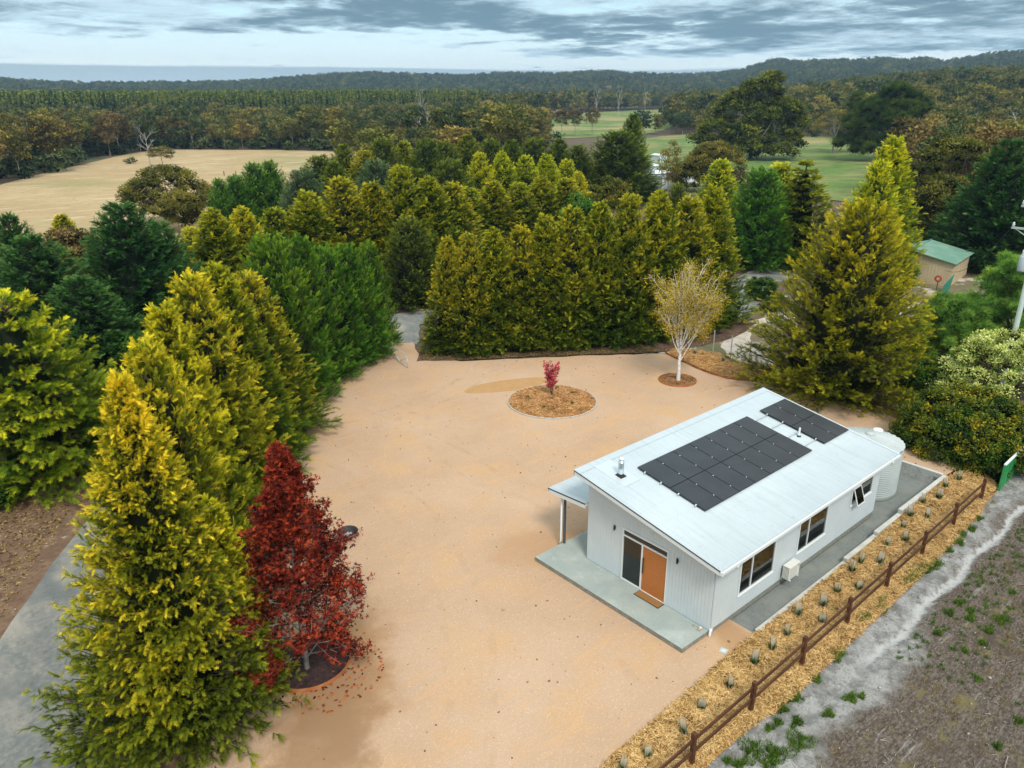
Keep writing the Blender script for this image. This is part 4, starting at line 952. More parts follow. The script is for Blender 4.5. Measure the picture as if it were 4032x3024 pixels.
# porch slab and canopy
bm = bmesh.new()
pts = [(-1.56, .05), (-.03, .03), (-.0, .012), (.0, 6.34), (6.0, 6.34), (6.0, 7.9), (-1.60, 7.9)]
v0 = [bm.verts.new((p[0], p[1], -.26-G0)) for p in pts]; v1 = [bm.verts.new((p[0], p[1], -.003-G0)) for p in pts]
f = bm.faces.new(v1); f.material_index = 0; bm.faces.new(v0[::-1])
for i in range(len(pts)):
    g_ = bm.faces.new((v0[i], v0[(i+1) % len(pts)], v1[(i+1) % len(pts)], v1[i])); g_.material_index = 1
bmesh.ops.recalc_face_normals(bm, faces=bm.faces)
bmesh.ops.bevel(bm, geom=[e_ for e_ in bm.edges if all(abs(v.co.z-(-.003-G0)) < 1e-4 for v in e_.verts)], offset=.012, segments=1, affect='EDGES')
bm_obj('porch_slab', bm, [conc_m, concs], house)
vr = empty('porch_canopy', (0, 0, 0)); vr.parent = house
cf = lambda y: 2.62+.045*(6.4-y)*-1*-1
def canopy():
    x0, x1, y0, y1 = -.18, 6.0, 6.36, 8.60; n = int((x1-x0)/.076)*6; xs = np.linspace(x0, x1, n+1); hz = .013*np.cos((xs-x0)/.076*2*np.pi)
    f0 = lambda y: 2.74-.07*(y-6.36)
    V = np.concatenate([np.stack([xs, np.full_like(xs, y), f0(y)+hz-G0], 1) for y in (y0, y1)]); k = np.arange(n); m_ = n+1
    link('canopy_roof', mesh_np('canopy_roof', V, quads=np.stack([k, k+1, k+1+m_, k+m_], 1), mats=[roof_m]), vr)
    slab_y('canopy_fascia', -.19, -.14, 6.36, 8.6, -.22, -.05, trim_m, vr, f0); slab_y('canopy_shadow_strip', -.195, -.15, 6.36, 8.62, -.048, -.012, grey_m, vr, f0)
    slab_y('canopy_soffit', -.14, 6.0, 6.36, 8.55, -.14, -.03, trim_m, vr, f0)
    slab_y('canopy_gutter', -.19, 6.0, 8.57, 8.66, -.16, -.04, trim_m, vr, f0)
canopy()
hb('post', (.06, 7.78, 0.0), (.15, 7.87, 2.53), grey_m, vr)
bm = bmesh.new(); add_tube(bm, [(.0, 7.93, 2.5-G0), (.0, 7.93, .15-G0), (-.05, 7.96, .02-G0)], .042, 10); bm_obj('downpipe', bm, trim_m, vr)
# interior bits seen through the panes
tb = empty('dining_table', (3.3, 1.0, .03), label='dark round side table inside the first side window', cat='table')
lathe('tabletop', [(0, .74), (.45, .74), (.45, .70), (0, .70)], 28, dark_m, tb); lathe('leg', [(.25, 0), (.25, .03), (.05, .05), (.04, .70)], 16, dark_m, tb)
lp = empty('table_lamp', (3.15, .85, .77), label='small glowing lamp with dark round base inside the first side window', cat='lamp')
lathe('base', [(0, 0), (.09, 0), (.12, .08), (.10, .2), (.03, .26), (.02, .3)], 20, dark_m, lp)
lathe('bulb', [(.0, .30), (.03, .31), (.05, .36), (.03, .41), (0, .42)], 14, mat('lit_bulb', (1, .8, .5), emit=(1, .62, .25), strength=14), lp)
lathe('vase', [(0, 0), (.10, 0), (.16, .12), (.15, .25), (.06, .33), (.07, .36)], 20, mat('brown_glaze', (.10, .045, .025), .3), None, loc=(3.42, .95, .77))
tagp(bpy.data.objects['vase'], 'round dark brown vase on the table inside the first side window', 'vase')

# solar arrays
pan_m = mat('solar_glass', (0.018, 0.019, 0.022), .32, spec=.5, var=[((0.026, .027, .031), 1.0, .4, .6, 3)]); fr_m = mat('black_frame', (.012, .012, .014), .4)
clampm = mat('bright_clamp', (.80, .88, .88), .3, metal=.2); railm = mat('mill_rail', (.62, .66, .67), .4, metal=.6)
SL = math.atan(.1644); cs = math.cos(SL)
def array(nx, px0, label, rails):
    a = empty('solar_array', (px0, 1.75, RZ(1.75)), label=label, cat='solar panels'); a.rotation_euler = (SL, 0, 0)
    pw, ph = 1.154, 1.759; first = None
    for i in range(nx):
        for j in range(2):
            if first is None:
                bm = bmesh.new(); add_box(bm, (.012, .012, .085), (pw-.012, ph-.010, .122), 0)
                add_box(bm, (.024, .024, .1222), (pw-.024, ph-.022, .1236), 1); o = bm_obj('solar_panel', bm, [fr_m, pan_m], a); first = o.data
            else: o = link('solar_panel', first, a)
            o.location = (i*pw, j*ph, 0)
    for y in (.46, 1.32, 2.22, 3.08):
        bm = bmesh.new(); add_box(bm, (rails[0], y-.02, .035), (rails[1], y+.02, .08)); bm_obj('rail', bm, railm, a)
    for i in range(nx+1):
        for y in (.46, 1.32, 2.22, 3.08):
            w_ = .03; x = i*pw
            bm = bmesh.new(); add_box(bm, (x-(.05 if i == 0 else .018), y-.02, .08), (x+(.05 if i == nx else .018), y+.02, .132), bev=.003); bm_obj('clamp', bm, clampm, a)
array(7, 1.68, 'large black solar array of fourteen panels on the white roof', (-.07, 9.10-1.0+1.15))
array(2, 10.87, 'small black solar array of four panels at the far roof end', (-.12, 2.34))
# air conditioner
acm = mat('cream_enamel', (.72, .71, .64), .4); ac = empty('air_conditioner', (4.85, -.08, 0.12), label='cream outdoor air conditioner on the side wall above the grey path', cat='air conditioner')
box('casing', (0, -.32, 0), (.82, 0, .62), acm, ac, bev=.02)
bm = bmesh.new()
for i in range(5): add_box(bm, (-.012, -.27+i*.052, .04), (-.002, -.24+i*.052, .58))
for i in range(9): add_box(bm, (-.010, -.28, .05+i*.06), (-.001, -.03, .062+i*.06))
bm_obj('fin_grille', bm, acm, ac); box('fin_panel', (-.004, -.285, .03), (-.0012, -.02, .59), dark_m, ac)
bm = bmesh.new(); 
add_box(bm, (.05, -.328, .05), (.58, -.321, .57), bev=.003); bm_obj('fan_cover', bm, mat('cream_panel', (.62, .61, .55), .5), ac)
box('badge', (.66, -.324, .48), (.76, -.3205, .52), grey_m, ac); box('badge', (.68, -.324, .40), (.73, -.3205, .43), mat('badge_brown', (.2, .08, .05), .5), ac)
for x in (.1, .68): 
    bm = bmesh.new(); add_box(bm, (x, -.36, -.045), (x+.04, .07, -.003)); add_box(bm, (x, .04, -.2), (x+.04, .075, -.045)); bm_obj('bracket', bm, trim_m, ac)
# doormat, stones, drain
dm = empty('doormat', (-.21, 2.71, .0), label='brown coir doormat with black border before the orange door', cat='doormat')
box('border', (-.22, -.63, 0), (.20, .62, .014), dark_m, dm, bev=.003); box('coir', (-.19, -.60, .0142), (.17, .59, .022), mat('coir', (.30, .15, .05), .95, bump=(90, 1, .01)), dm)
for nm, lab, (x, y), s_, c_ in (('stone', 'whitish stone on the porch slab corner', (-.15, .28), .075, (.62, .60, .55)), ('stone', 'tan stone beside the whitish stone on the porch slab', (-.27, .26), .06, (.48, .34, .2)), ('stone', 'small brown stone alone on the porch slab edge', (-.22, .55), .045, (.36, .26, .18))):
    bm = bmesh.new(); bmesh.ops.create_icosphere(bm, subdivisions=2, radius=s_)
    rr = random.Random(int(x*100)); 
    for v in bm.verts: v.co *= 1+rr.uniform(-.12, .12); v.co.z *= .6
    o = bm_obj(nm, bm, mat('stone', c_, .85), None, (x, y, s_*.55), True); tagp(o, lab, 'stone')
dg = empty('drain_grate', (-.31, -.87, G0+.004), .3, label='small silver drain grate in the court by the mulch corner', cat='drain grate')
box('rim', (-.14, -.14, 0), (.14, .14, .008), mat('grey_grate', (.45, .52, .50), .5), dg); 
bm = bmesh.new()
for a in range(4):
    m_ = Matrix.Rotation(a*math.pi/4, 4, 'Z'); n0 = len(bm.verts); add_box(bm, (-.10, -.008, .0085), (.10, .008, .014+.0007*a)); bm.verts.ensure_lookup_table(); bmesh.ops.transform(bm, matrix=m_, verts=bm.verts[n0:])
bm_obj('bar', bm, trim_m, dg)
# tank
tk_m = mat('pale_tank_steel', (.47, .51, .50), .45, spec=.5, var=[((.42, .46, .45), .8, .4, .6, 4)]); tk = empty('water_tank', (15.75, 1.75, -.30), label='pale corrugated steel rainwater tank behind the house', cat='water tank')
r0 = 1.62; prof = [(0, 0), (r0-.02, 0), (r0+.01, .02), (r0+.01, .22)]
z = .24
while z < 2.55:
    prof += [(r0+.012, z), (r0-.022, z+.034), (r0-.022, z+.05), (r0+.012, z+.085)]; z += .105
prof += [(r0, 2.62)]
lathe('tank_wall', prof, 72, tk_m, tk, smooth=False)
bm = bmesh.new(); nr = 30
c0 = bm.verts.new((0, 0, 3.02)); seg = nr*4; ringv = []
for rr_, zz_ in ((.3, 2.98), (1.0, 2.84), (r0+.03, 2.63)):
    ringv.append([bm.verts.new((rr_*math.cos(2*math.pi*(k+ .35*(rr_))/seg), rr_*math.sin(2*math.pi*(k+.35*rr_)/seg), zz_+(.045*min(1, rr_) if k % 4 == 0 else 0))) for k in range(seg)])
for k in range(seg): bm.faces.new((c0, ringv[0][k], ringv[0][(k+1) % seg]))
for i in range(2):
    for k in range(seg): bm.faces.new((ringv[i][k], ringv[i+1][k], ringv[i+1][(k+1) % seg], ringv[i][(k+1) % seg]))
bm_obj('tank_roof', bm, tk_m, tk)
lathe('roof_cap', [(0, 3.10), (.2, 3.09), (.24, 3.03), (.24, 2.99)], 24, tk_m, tk)
lathe('hatch', [(.25, 2.62), (.25, 2.86), (.22, 2.90), (0, 2.92)], 24, trim_m, tk, loc=(1.12, .1, 0))

straw('fallen_red_leaves', circ((-11.8, 8.1), 2.3), 300, G0+.005, seed=31, l=(.06, .12), w=(.04, .08), leaf='red')
# ------------------------------------------------------------------ timber rail fences
tim = mat('brown_stained_timber', (.070, .026, .013), .65, var=[((.14, .055, .022), 2.5, .4, .7, 6, (.25, 3, 3)), ((.05, .02, .012), 7, .55, .75, 5)], spec=.3, bump=(30, .3, .01))
fe = empty('rail_fence', (0, -3.1, 0), label='long brown timber two-rail fence between straw bed and grey soil field', cat='fence')
PX = [-8.45, -5.3, -2.1, 1.15, 4.5, 7.85, 11.3, 14.75, 18.2]
fz = lambda x: float(np.interp(x, [-9, 5, 12, 21], [-.22, -.22, -.12, .03]))
fy = lambda x: 3.1+float(np.interp(x, [-9, 19], [-3.17, -3.02]))
for i, x in enumerate(PX):
    z = fz(x); y = fy(x)
    rr = random.Random(i); bm = bmesh.new(); add_box(bm, (-.075, -.065, -.2), (.075, .065, 1.22), bev=.008)
    o = bm_obj('post', bm, tim, fe, (x, y, z)); o.rotation_euler = (rr.uniform(-.015, .015), rr.uniform(-.015, .015), rr.uniform(-.05, .05))
for i in range(len(PX)):
    a = PX[i]; b = PX[i+1] if i+1 < len(PX) else None
    if i == 0: a0, b0 = -11.6, PX[0]; segs = [(a0, b0), (PX[0], PX[1])]
    elif b is None: segs = []
    else: segs = [(a, b)]
    for (p, q) in segs:
        for h_ in (.98, .50):
            bm = bmesh.new(); L_ = q-p-.10; z0_, z1_ = fz(p)+h_, fz(q)+h_
            v = add_box(bm, (0, -.022, -.07), (L_, .022, .07), bev=.005)
            o = bm_obj('rail', bm, tim, fe, (p+.05, (fy(p)), z0_)); o.rotation_euler = (0, -math.atan2(z1_-z0_, L_), math.atan2(fy(q)-fy(p), L_))
f2 = empty('low_rail_fence', (27.5, 6.0, G0+.1), label='low brown timber rails half hidden under the olive-yellow tree', cat='fence')
tim2 = mat('reddish_timber', (.20, .07, .03), .7, var=[((.12, .045, .02), 3, .4, .7, 5)])
for y in (2.6, .4, -1.8): box('post', (-.07, y-.07, -.3), (.07, y+.07, .85), tim2, f2, bev=.006)
for y in (.47, -1.73):
    for z in (.32, .68): box('rail', (-.025, y, z-.07), (.025, y+2.06, z+.07), tim2, f2, bev=.005)

wf = empty('wire_fence', (PF[0][0][0], PF[0][0][1], gzf(*PF[0][0])+.07), label='thin post and wire fence crossing the dry paddock', cat='fence')
o0 = wf.location.copy(); pst = None
for (a, b) in PF:
    n_ = 7
    for i in range(n_):
        x, y = a[0]+(b[0]-a[0])*i/n_, a[1]+(b[1]-a[1])*i/n_
        if pst is None: o = box('post', (-.09, -.09, -.2), (.09, .09, 1.2), BARK, wf); pst = o.data
        else: o = link('post', pst, wf)
        o.location = (x-o0.x, y-o0.y, gzf(x, y)+.07-o0.z)
    for h_ in (.35, .75, 1.1): tube('wire', [(a[0]-o0.x, a[1]-o0.y, h_), (b[0]-o0.x, b[1]-o0.y, h_)], .012, BARKG, wf, 4)
# tree guards with young plants
sleeve = bpy.data.materials.new('mesh_sleeve'); sleeve.use_nodes = True
def mks():
    N = sleeve.node_tree.nodes; L = sleeve.node_tree.links; N.clear()
    d = N.new('ShaderNodeBsdfDiffuse'); d.inputs[0].default_value = (.78, .74, .62, 1); tr = N.new('ShaderNodeBsdfTranslucent'); tr.inputs[0].default_value = (.6, .58, .46, 1)
    t = N.new('ShaderNodeBsdfTransparent'); x = N.new('ShaderNodeMixShader'); x.inputs[0].default_value = .4; L.new(d.outputs[0], x.inputs[1]); L.new(tr.outputs[0], x.inputs[2])
    y = N.new('ShaderNodeMixShader'); y.inputs[0].default_value = .52; L.new(x.outputs[0], y.inputs[1]); L.new(t.outputs[0], y.inputs[2])
    o = N.new('ShaderNodeOutputMaterial'); L.new(y.outputs[0], o.inputs[0])
mks()
stk = mat('bamboo_stake', (.22, .13, .06), .8)
GP = [(-7.07,-1.92),(-6.12,-2.13),(-4.57,-2.34),(-3.27,-2.03),(-1.81,-2.13),(-0.18,-2.05),(0.98,-2.06),(2.07,-2.01),(3.46,-1.69),(3.79,-2.46),(4.71,-2.02),(5.99,-1.95),(7.74,-1.67),(6.82,-2.42),(8.64,-1.62),(9.19,-2.17),(10.67,-1.79),(11.65,-2.22),(12.59,-1.67),(13.73,-1.52),(14.2,-2.1),(15.3,-1.43),(16.32,-1.76),(17.67,-1.56),(18.87,-1.7)]
def guard():
    g = empty('tree_guard', (0, 0, 0), label='x', cat='plant guard', group='mesh plant guards in the straw bed')
    bm = bmesh.new(); pts = [(.11*math.cos(a), .11*math.sin(a)) for a in (0.3, 2.4, 4.5)]
    lo = [bm.verts.new((p[0], p[1], 0)) for p in pts]; hi = [bm.verts.new((p[0]*1.05, p[1]*1.05, .46)) for p in pts]
    for i in range(3): bm.faces.new((lo[i], lo[(i+1) % 3], hi[(i+1) % 3], hi[i]))
    bm_obj('sleeve', bm, sleeve, g)
    for i, p in enumerate(pts):
        bm = bmesh.new(); add_tube(bm, [(p[0]*1.06, p[1]*1.06, -.05), (p[0]*1.15, p[1]*1.15, .46+.05*i)], .009, 5); bm_obj('stake', bm, stk, g)
    r = np.random.default_rng(2); n = 90; a = r.uniform(0, 6.28, n); e_ = r.uniform(.9, 1.5, n)
    D = np.stack([np.cos(a)*np.cos(e_), np.sin(a)*np.cos(e_), np.sin(e_)], 1); P = np.stack([.05*np.cos(a), .05*np.sin(a), r.uniform(0, .1, n)], 1)
    V, F, T = place(leaf_tri(), P, D, r.normal(size=(n, 3)), r.uniform(.12, .28, n), r.random(n)*.8, .25)
    link('plant', mesh_np('guard_plant', V, tris=F, mats=[LEAF['grass']], tint=T), g)
    return g
NUM = ['first','second','third','fourth','fifth','sixth','seventh','eighth','ninth','tenth','eleventh','twelfth','thirteenth','fourteenth','fifteenth','sixteenth','seventeenth','eighteenth','nineteenth','twentieth','twenty-first','twenty-second','twenty-third','twenty-fourth','twenty-fifth']
GP.sort()
g0 = guard()
for i, (x, y) in enumerate(GP):
    z = bedz(x, y)
    if i == 0: g = g0
    else:
        g = g0.copy(); C.objects.link(g)
        for ch in g0.children: c = ch.copy(); C.objects.link(c); c.parent = g
    rr = random.Random(i*7+1); g.location = (x, y, z); g.rotation_euler = (rr.uniform(-.12, .12), rr.uniform(-.12, .12), rr.uniform(0, 6)); s_ = rr.uniform(.85, 1.2); g.scale = (s_*1.0, s_*1.0, rr.uniform(.8, 1.35))
    row = 'house side of' if y > -1.9 else 'fence side of'
    g['label'] = '%s mesh plant guard along the straw bed, counted from the near end of the fence' % NUM[i]
for (x, y) in ((26.6, 20.2), (26.7, 17.7), (26.9, 15.2)):
    g = g0.copy(); C.objects.link(g); g.location = (x, y, sbz(x, y)); g.scale = (1, 1, 1.2); g.rotation_euler = (0, 0, x*3)
    g['label'] = 'grey mesh sleeve round a seedling in the steel-edged corner bed'; g['group'] = 'grey plant guards in the corner bed'
    for ch in g0.children: c = ch.copy(); C.objects.link(c); c.parent = g

# steel posts by the corner bed
spm = mat('galvanised_post', (.55, .60, .60), .4, metal=.5)
for i, (x, y, h_, wd) in enumerate(((27.8, 19.4, 2.0, 'nearest the birch'), (27.0, 17.3, 2.2, 'second from the birch'), (27.5, 16.0, 2.05, 'second from the olive-yellow tree'), (28.1, 14.8, 1.98, 'nearest the olive-yellow tree'))):
    e = empty('steel_post', (x, y, G0), label='bare galvanised steel post %s' % wd, cat='post', group='steel posts of an unfinished fence')
    bm = bmesh.new(); add_box(bm, (-.03, -.03, -.2), (.03, .03, h_)); bm_obj('shaft', bm, spm, e)
    bm = bmesh.new(); add_box(bm, (-.034, -.034, h_), (.034, .034, h_+.02)); bm_obj('cap', bm, spm, e)
# gate
gt = empty('farm_gate', (8.9, 36.6, G0), math.atan2(32.7-36.6, 8.2-8.9), label='open galvanised farm gate with mesh beside the green cypress hedge', cat='gate')
gL = 3.9
bm = bmesh.new()
for pp in ([(0.05, 0, .15), (.05, 0, 1.05), (gL-.4, 0, 1.05), (gL, 0, .75), (gL, 0, .15), (.05, 0, .15)],): 
    for a, b in zip(pp[:-1], pp[1:]): add_tube(bm, [a, b], .024, 8)
bm_obj('gate_frame', bm, spm, gt)
bm = bmesh.new(); add_tube(bm, [(.05, 0, 1.05), (gL*.62, 0, .15)], .018, 6); add_tube(bm, [(gL*.62, 0, .15), (gL-.1, 0, .82)], .018, 6); bm_obj('brace', bm, spm, gt)
bm = bmesh.new()
for i in range(1, 13): add_tube(bm, [(i*.3, 0, .16), (i*.3, 0, 1.04 if i*.3 < gL-.4 else .85)], .004, 4)
for i in range(1, 6): add_tube(bm, [(.06, 0, .15+i*.15), (gL-.02 if i < 4 else gL-.3, 0, .15+i*.15)], .004, 4)
bm_obj('wire_mesh', bm, spm, gt)
gpst = box('gate_post', (8.82, 36.62, G0-.2), (8.98, 36.78, 1.15), mat('weathered_post', (.30, .22, .15), .9)); tagp(gpst, 'weathered timber gate post against the green cypress hedge', 'gate post')
# fire pit bowl
fp = empty('fire_pit', (-6.8, 15.0, G0), label='black steel fire bowl on the gravel behind the red maple', cat='fire pit')
lathe('bowl', [(0, .12), (.2, .13), (.38, .22), (.46, .34), (.48, .34), (.39, .19), (.2, .08), (0, .07)], 32, dark_m, fp); lathe('stand', [(.22, 0), (.2, .1), (.17, .1), (.19, 0)], 20, dark_m, fp)
bm = bmesh.new(); 
for k in range(5): add_tube(bm, [(.2*math.cos(k), .2*math.sin(k), .16), (-.18*math.cos(k+.4), -.15*math.sin(k), .20)], .03, 6)
bm_obj('burnt_log', bm, mat('ash_log', (.35, .33, .32), .9), fp)
bm = bmesh.new(); add_tube(bm, [(0, 0, -.1), (0, 0, .55)], .035, 8); o = bm_obj('marker_stake', bm, dark_m, None, (12.75, 22.0, cherz(12.75, 22.0))); tagp(o, 'short black stake in the straw mound behind the pink shrub', 'stake')

# ------------------------------------------------------------------ sheds, panels, pole, far buildings
gf = empty('sheet_fence', (19.95, -3.27, .0), label='bright green corrugated sheet fence with white top rail by the orange-green bush', cat='fence')
gsm = mat('green_sheet', (.035, .30, .085), .5, var=[((.02, .22, .07), 1.5, .4, .7, 4)])
for i in range(3):
    bm = bmesh.new(); x0 = i*2.3; n = 16
    for k in range(n):
        a, b = x0+.02+k*(2.26/n), x0+.02+(k+1)*(2.26/n); y_ = .02 if k % 4 in (1, 2) else 0
        add_box(bm, (a, -.03+y_, .05), (b, .005+y_, 1.36))
    bm_obj('fence_panel', bm, gsm, gf)
    box('post', (x0-.045, -.05, -.3), (x0+.014, .05, 1.40), gsm, gf)
    box('top_rail', (x0+.0, -.06, 1.41), (x0+2.3, .06, 1.46), trim_m, gf)
gf.rotation_euler = (0, 0, .03)
tp = empty('sheet_screen', (57.8, 14.3, -.25), label='leaning teal green sheet panel by the cream shed', cat='panel')
for i in range(3): box('sheet', (i*1.9, -.03, 0), (i*1.9+1.86, .03, 1.85), mat('teal_sheet_%d' % i, (.01, .23+.03*i, .17), .45), tp)
tp.rotation_euler = (.12, 0, .21)
shed = empty('shed', (65.7, 16.3, -.25), label='cream sheet-walled shed with green roof behind the olive-yellow tree', cat='shed')
crm = mat('cream_sheet', (.62, .50, .33), .6, var=[((.56, .44, .28), .6, .4, .6, 5)]); gro = mat('green_roof_sheet', (.15, .30, .22), .5, var=[((.22, .36, .28), .5, .4, .6, 5), ((.12, .22, .16), 2.5, .6, .75, 5)])
def ribwall(name, p0, p1, h0, h1, m, par, pitch=.3):
    p0 = np.array(p0, float); p1 = np.array(p1, float); L_ = np.linalg.norm(p1-p0); d = (p1-p0)/L_; nn_ = np.array([d[1], -d[0]]); n = int(L_/pitch); bm = bmesh.new()
    for k in range(n):
        for a, b, o_ in ((k/n, (k+.82)/n, .03), ((k+.82)/n, (k+1)/n, .0)):
            A = p0+d*L_*a; B = p0+d*L_*b; ha, hb_ = h0+(h1-h0)*a, h0+(h1-h0)*b
            q = [bm.verts.new((*(P_+nn_*o_), z)) for P_, z in ((A, 0), (B, 0), (B, hb_), (A, ha))]; q2 = [bm.verts.new((*(P_-nn_*.05), z)) for P_, z in ((A, 0), (B, 0), (B, hb_), (A, ha))]
            bm.faces.new(q)
            for i in range(4): bm.faces.new((q[i], q[(i+1) % 4], q2[(i+1) % 4], q2[i]))
    bmesh.ops.recalc_face_normals(bm, faces=bm.faces); return bm_obj(name, bm, m, par)
sa = math.atan2(1.16, 8.28); ca_, sa_ = math.cos(sa), math.sin(sa)
def sl_(u, v): return (u*ca_-v*sa_, u*sa_+v*ca_)
SLN, SWD = 7.6, 5.6
ribwall('wall', sl_(0, SWD), sl_(0, SWD*.75), 2.86, 3.38, crm, shed); ribwall('wall', sl_(0, SWD*.75), sl_(0, 0), 3.38, 2.46, crm, shed); ribwall('wall', sl_(0, 0), sl_(SLN, 0), 2.45, 2.45, crm, shed)
ribwall('wall', sl_(SLN, 0), sl_(SLN, SWD*.75), 2.46, 3.38, crm, shed); ribwall('wall', sl_(SLN, SWD*.75), sl_(SLN, SWD), 3.38, 2.86, crm, shed); ribwall('wall', sl_(SLN, SWD), sl_(0, SWD), 2.9, 2.9, crm, shed)
bm = bmesh.new()
q = [bm.verts.new((*sl_(u, v), z)) for u, v, z in ((-.3, -.35, 2.45), (SLN+.3, -.35, 2.45), (SLN+.3, SWD*.75, 3.45), (-.3, SWD*.75, 3.45), (SLN+.3, SWD+.4, 2.9), (-.3, SWD+.4, 2.9))]
bm.faces.new((q[0], q[1], q[2], q[3])); bm.faces.new((q[3], q[2], q[4], q[5])); o = bm_obj('roof', bm, gro, shed); md = o.modifiers.new('t', 'SOLIDIFY'); md.thickness = .08; md.offset = -1
bm = bmesh.new(); a, b = sl_(-.3, SWD*.75), sl_(SLN+.3, SWD*.75); add_tube(bm, [(*a, 3.47), (*b, 3.47)], .09, 6); bm_obj('ridge_cap', bm, gro, shed)
rs = empty('round_sign', (63.2, 16.6, -.25), label='small red round disc with pale centre on a post before the cream shed', cat='sign')
box('post', (-.04, -.04, 0), (.04, .04, 1.0), grey_m, rs); o = lathe('disc', [(.36, .03), (.36, -.03), (.14, -.03), (.14, .03), (.36, .03)], 24, mat('red_disc', (.45, .10, .05), .6), rs, loc=(-.06, 0, 1.2)); o.rotation_euler = (0, math.pi/2, .3)
# power pole
po = empty('power_pole', (31.55, .65, -.3), label='pale concrete power pole with cross arms and transformer at the frame edge', cat='power pole')
pom = mat('pale_pole', (.42, .50, .44), .8, var=[((.52, .58, .52), 3, .4, .7, 4)]); ins = mat('porcelain', (.62, .68, .70), .3)
lathe('shaft', [(.17, -.4), (.13, 13.2), (0, 13.25)], 12, pom, po)
for z, l in ((12.9, .9), (11.6, 1.1)): 
    bm = bmesh.new(); add_box(bm, (-.06, -l, z-.06), (.06, l*1.3, z+.06)); o = bm_obj('cross_arm', bm, pom, po)
    for y in (-l+.08, l*.5, l*1.3-.08):
        i_ = lathe('insulator', [(.03, 0), (.09, .04), (.04, .08), (.10, .14), (.04, .18), (.06, .26), (0, .28)], 10, ins, po, loc=(0, y, z+.06))
lathe('transformer', [(0, 9.1), (.22, 9.1), (.24, 9.2), (.24, 10.0), (.2, 10.05), (0, 10.05)], 18, mat('grey_can', (.45, .50, .52), .4), po, loc=(0, .42, 0))
for y in (.30, .52): lathe('bushing', [(.05, 10.05), (.08, 10.12), (.04, 10.2), (.07, 10.28), (.03, 10.4), (0, 10.42)], 10, ins, po, loc=(0, y, 0))
bm = bmesh.new(); add_tube(bm, [(0, 1.3, 11.6), (0, .1, 10.9)], .03, 6); add_tube(bm, [(0, -1., 11.6), (0, -.1, 10.9)], .03, 6); bm_obj('arm_brace', bm, pom, po)
bm = bmesh.new(); 
for t in range(12):
    a = Vector((0, 1.35, 11.7)); b = Vector((30, 15, 2.5)); f0, f1 = t/12, (t+1)/12
    p = a.lerp(b, f0); q = a.lerp(b, f1); p.z -= 1.2*math.sin(f0*math.pi); q.z -= 1.2*math.sin(f1*math.pi); add_tube(bm, [p, q], .018, 5, caps=False)
bm_obj('service_wire', bm, dark_m, po)
# white shed in the middle distance
def hut(name, x, y, w, d, h, rz, wm, rm, label, pitch=.5, cat='shed'):
    e = empty(name, (x, y, gzf(x, y)), rz, label=label, cat=cat)
    for p, q in (((-w/2, -d/2), (w/2, -d/2)), ((w/2, -d/2), (w/2, d/2)), ((w/2, d/2), (-w/2, d/2)), ((-w/2, d/2), (-w/2, -d/2))): ribwall('wall', p, q, h, h, wm, e, .5)
    bm = bmesh.new(); 
    for s_ in (-1, 1):
        q = [bm.verts.new(p) for p in ((-w/2-.2, s_*(d/2+.2), h), (w/2+.2, s_*(d/2+.2), h), (w/2+.2, 0, h+pitch), (-w/2-.2, 0, h+pitch))]; bm.faces.new(q if s_ < 0 else q[::-1])
    for sx in (-1, 1): bm.faces.new([bm.verts.new(p) for p in ((sx*w/2, -d/2, h), (sx*w/2, d/2, h), (sx*w/2, 0, h+pitch))])
    o = bm_obj('roof', bm, rm, e); md = o.modifiers.new('t', 'SOLIDIFY'); md.thickness = .08
    return e
wsm = mat('white_sheet', (.66, .72, .74), .5); wrm = mat('white_roof_sheet', (.72, .78, .82), .4)
h1 = hut('shed', 117.5, 97.5, 6.5, 5, 3.4, -.85, wsm, wrm, 'white metal shed with grey door beyond the dark cypress, by green pasture')
bm = bmesh.new(); add_box(bm, (-2.6, -2.62, 0), (1.0, -2.54, 2.9)); bm_obj('door', bm, mat('grey_green_door', (.22, .28, .24), .5), h1)
hut('shed', 131, 98, 3, 2.2, 1.6, -.6, wsm, wrm, 'small white lean-to by the white metal shed', .3)
hh = hut('house', 206, 522, 15, 7, 3.2, -.75, mat('white_house_wall', (.75, .78, .80), .6), wrm, 'white farmhouse among gum trees far beyond the dry paddock', 1.2, 'house')
for i in range(4): 
    bm = bmesh.new(); add_box(bm, (-6+i*3.6, -3.62, 1.0), (-4.6+i*3.6, -3.53, 2.3)); bm_obj('window', bm, dark_m, hh)
hut('shed', 219, 515, 5, 5, 3.0, -.75, mat('rust_wall', (.35, .12, .06), .8), wrm, 'little rust-red outbuilding beside the white farmhouse', .6)
for i, (x, y) in enumerate(((143, 120), (176, 144))):
    hut('shed', x, y, 4, 3, 2.2, .4+i, wsm, wrm, ('tiny white hut behind the dark cypress windbreak', 'white tank shed among the thin gum trees')[i], .4)
sb_ = empty('sign_board', (37.6, 23.6, -.25), math.radians(-130), label='pale blue-white board on a cream block at the end of the clipped cypress row', cat='sign')
box('board', (-.5, -.04, 1.0), (.5, .04, 2.0), mat('pale_blue_board', (.52, .70, .72), .5), sb_); box('block', (-.35, -.2, 0), (.35, .2, .8), mat('cream_block', (.6, .52, .38), .8), sb_)

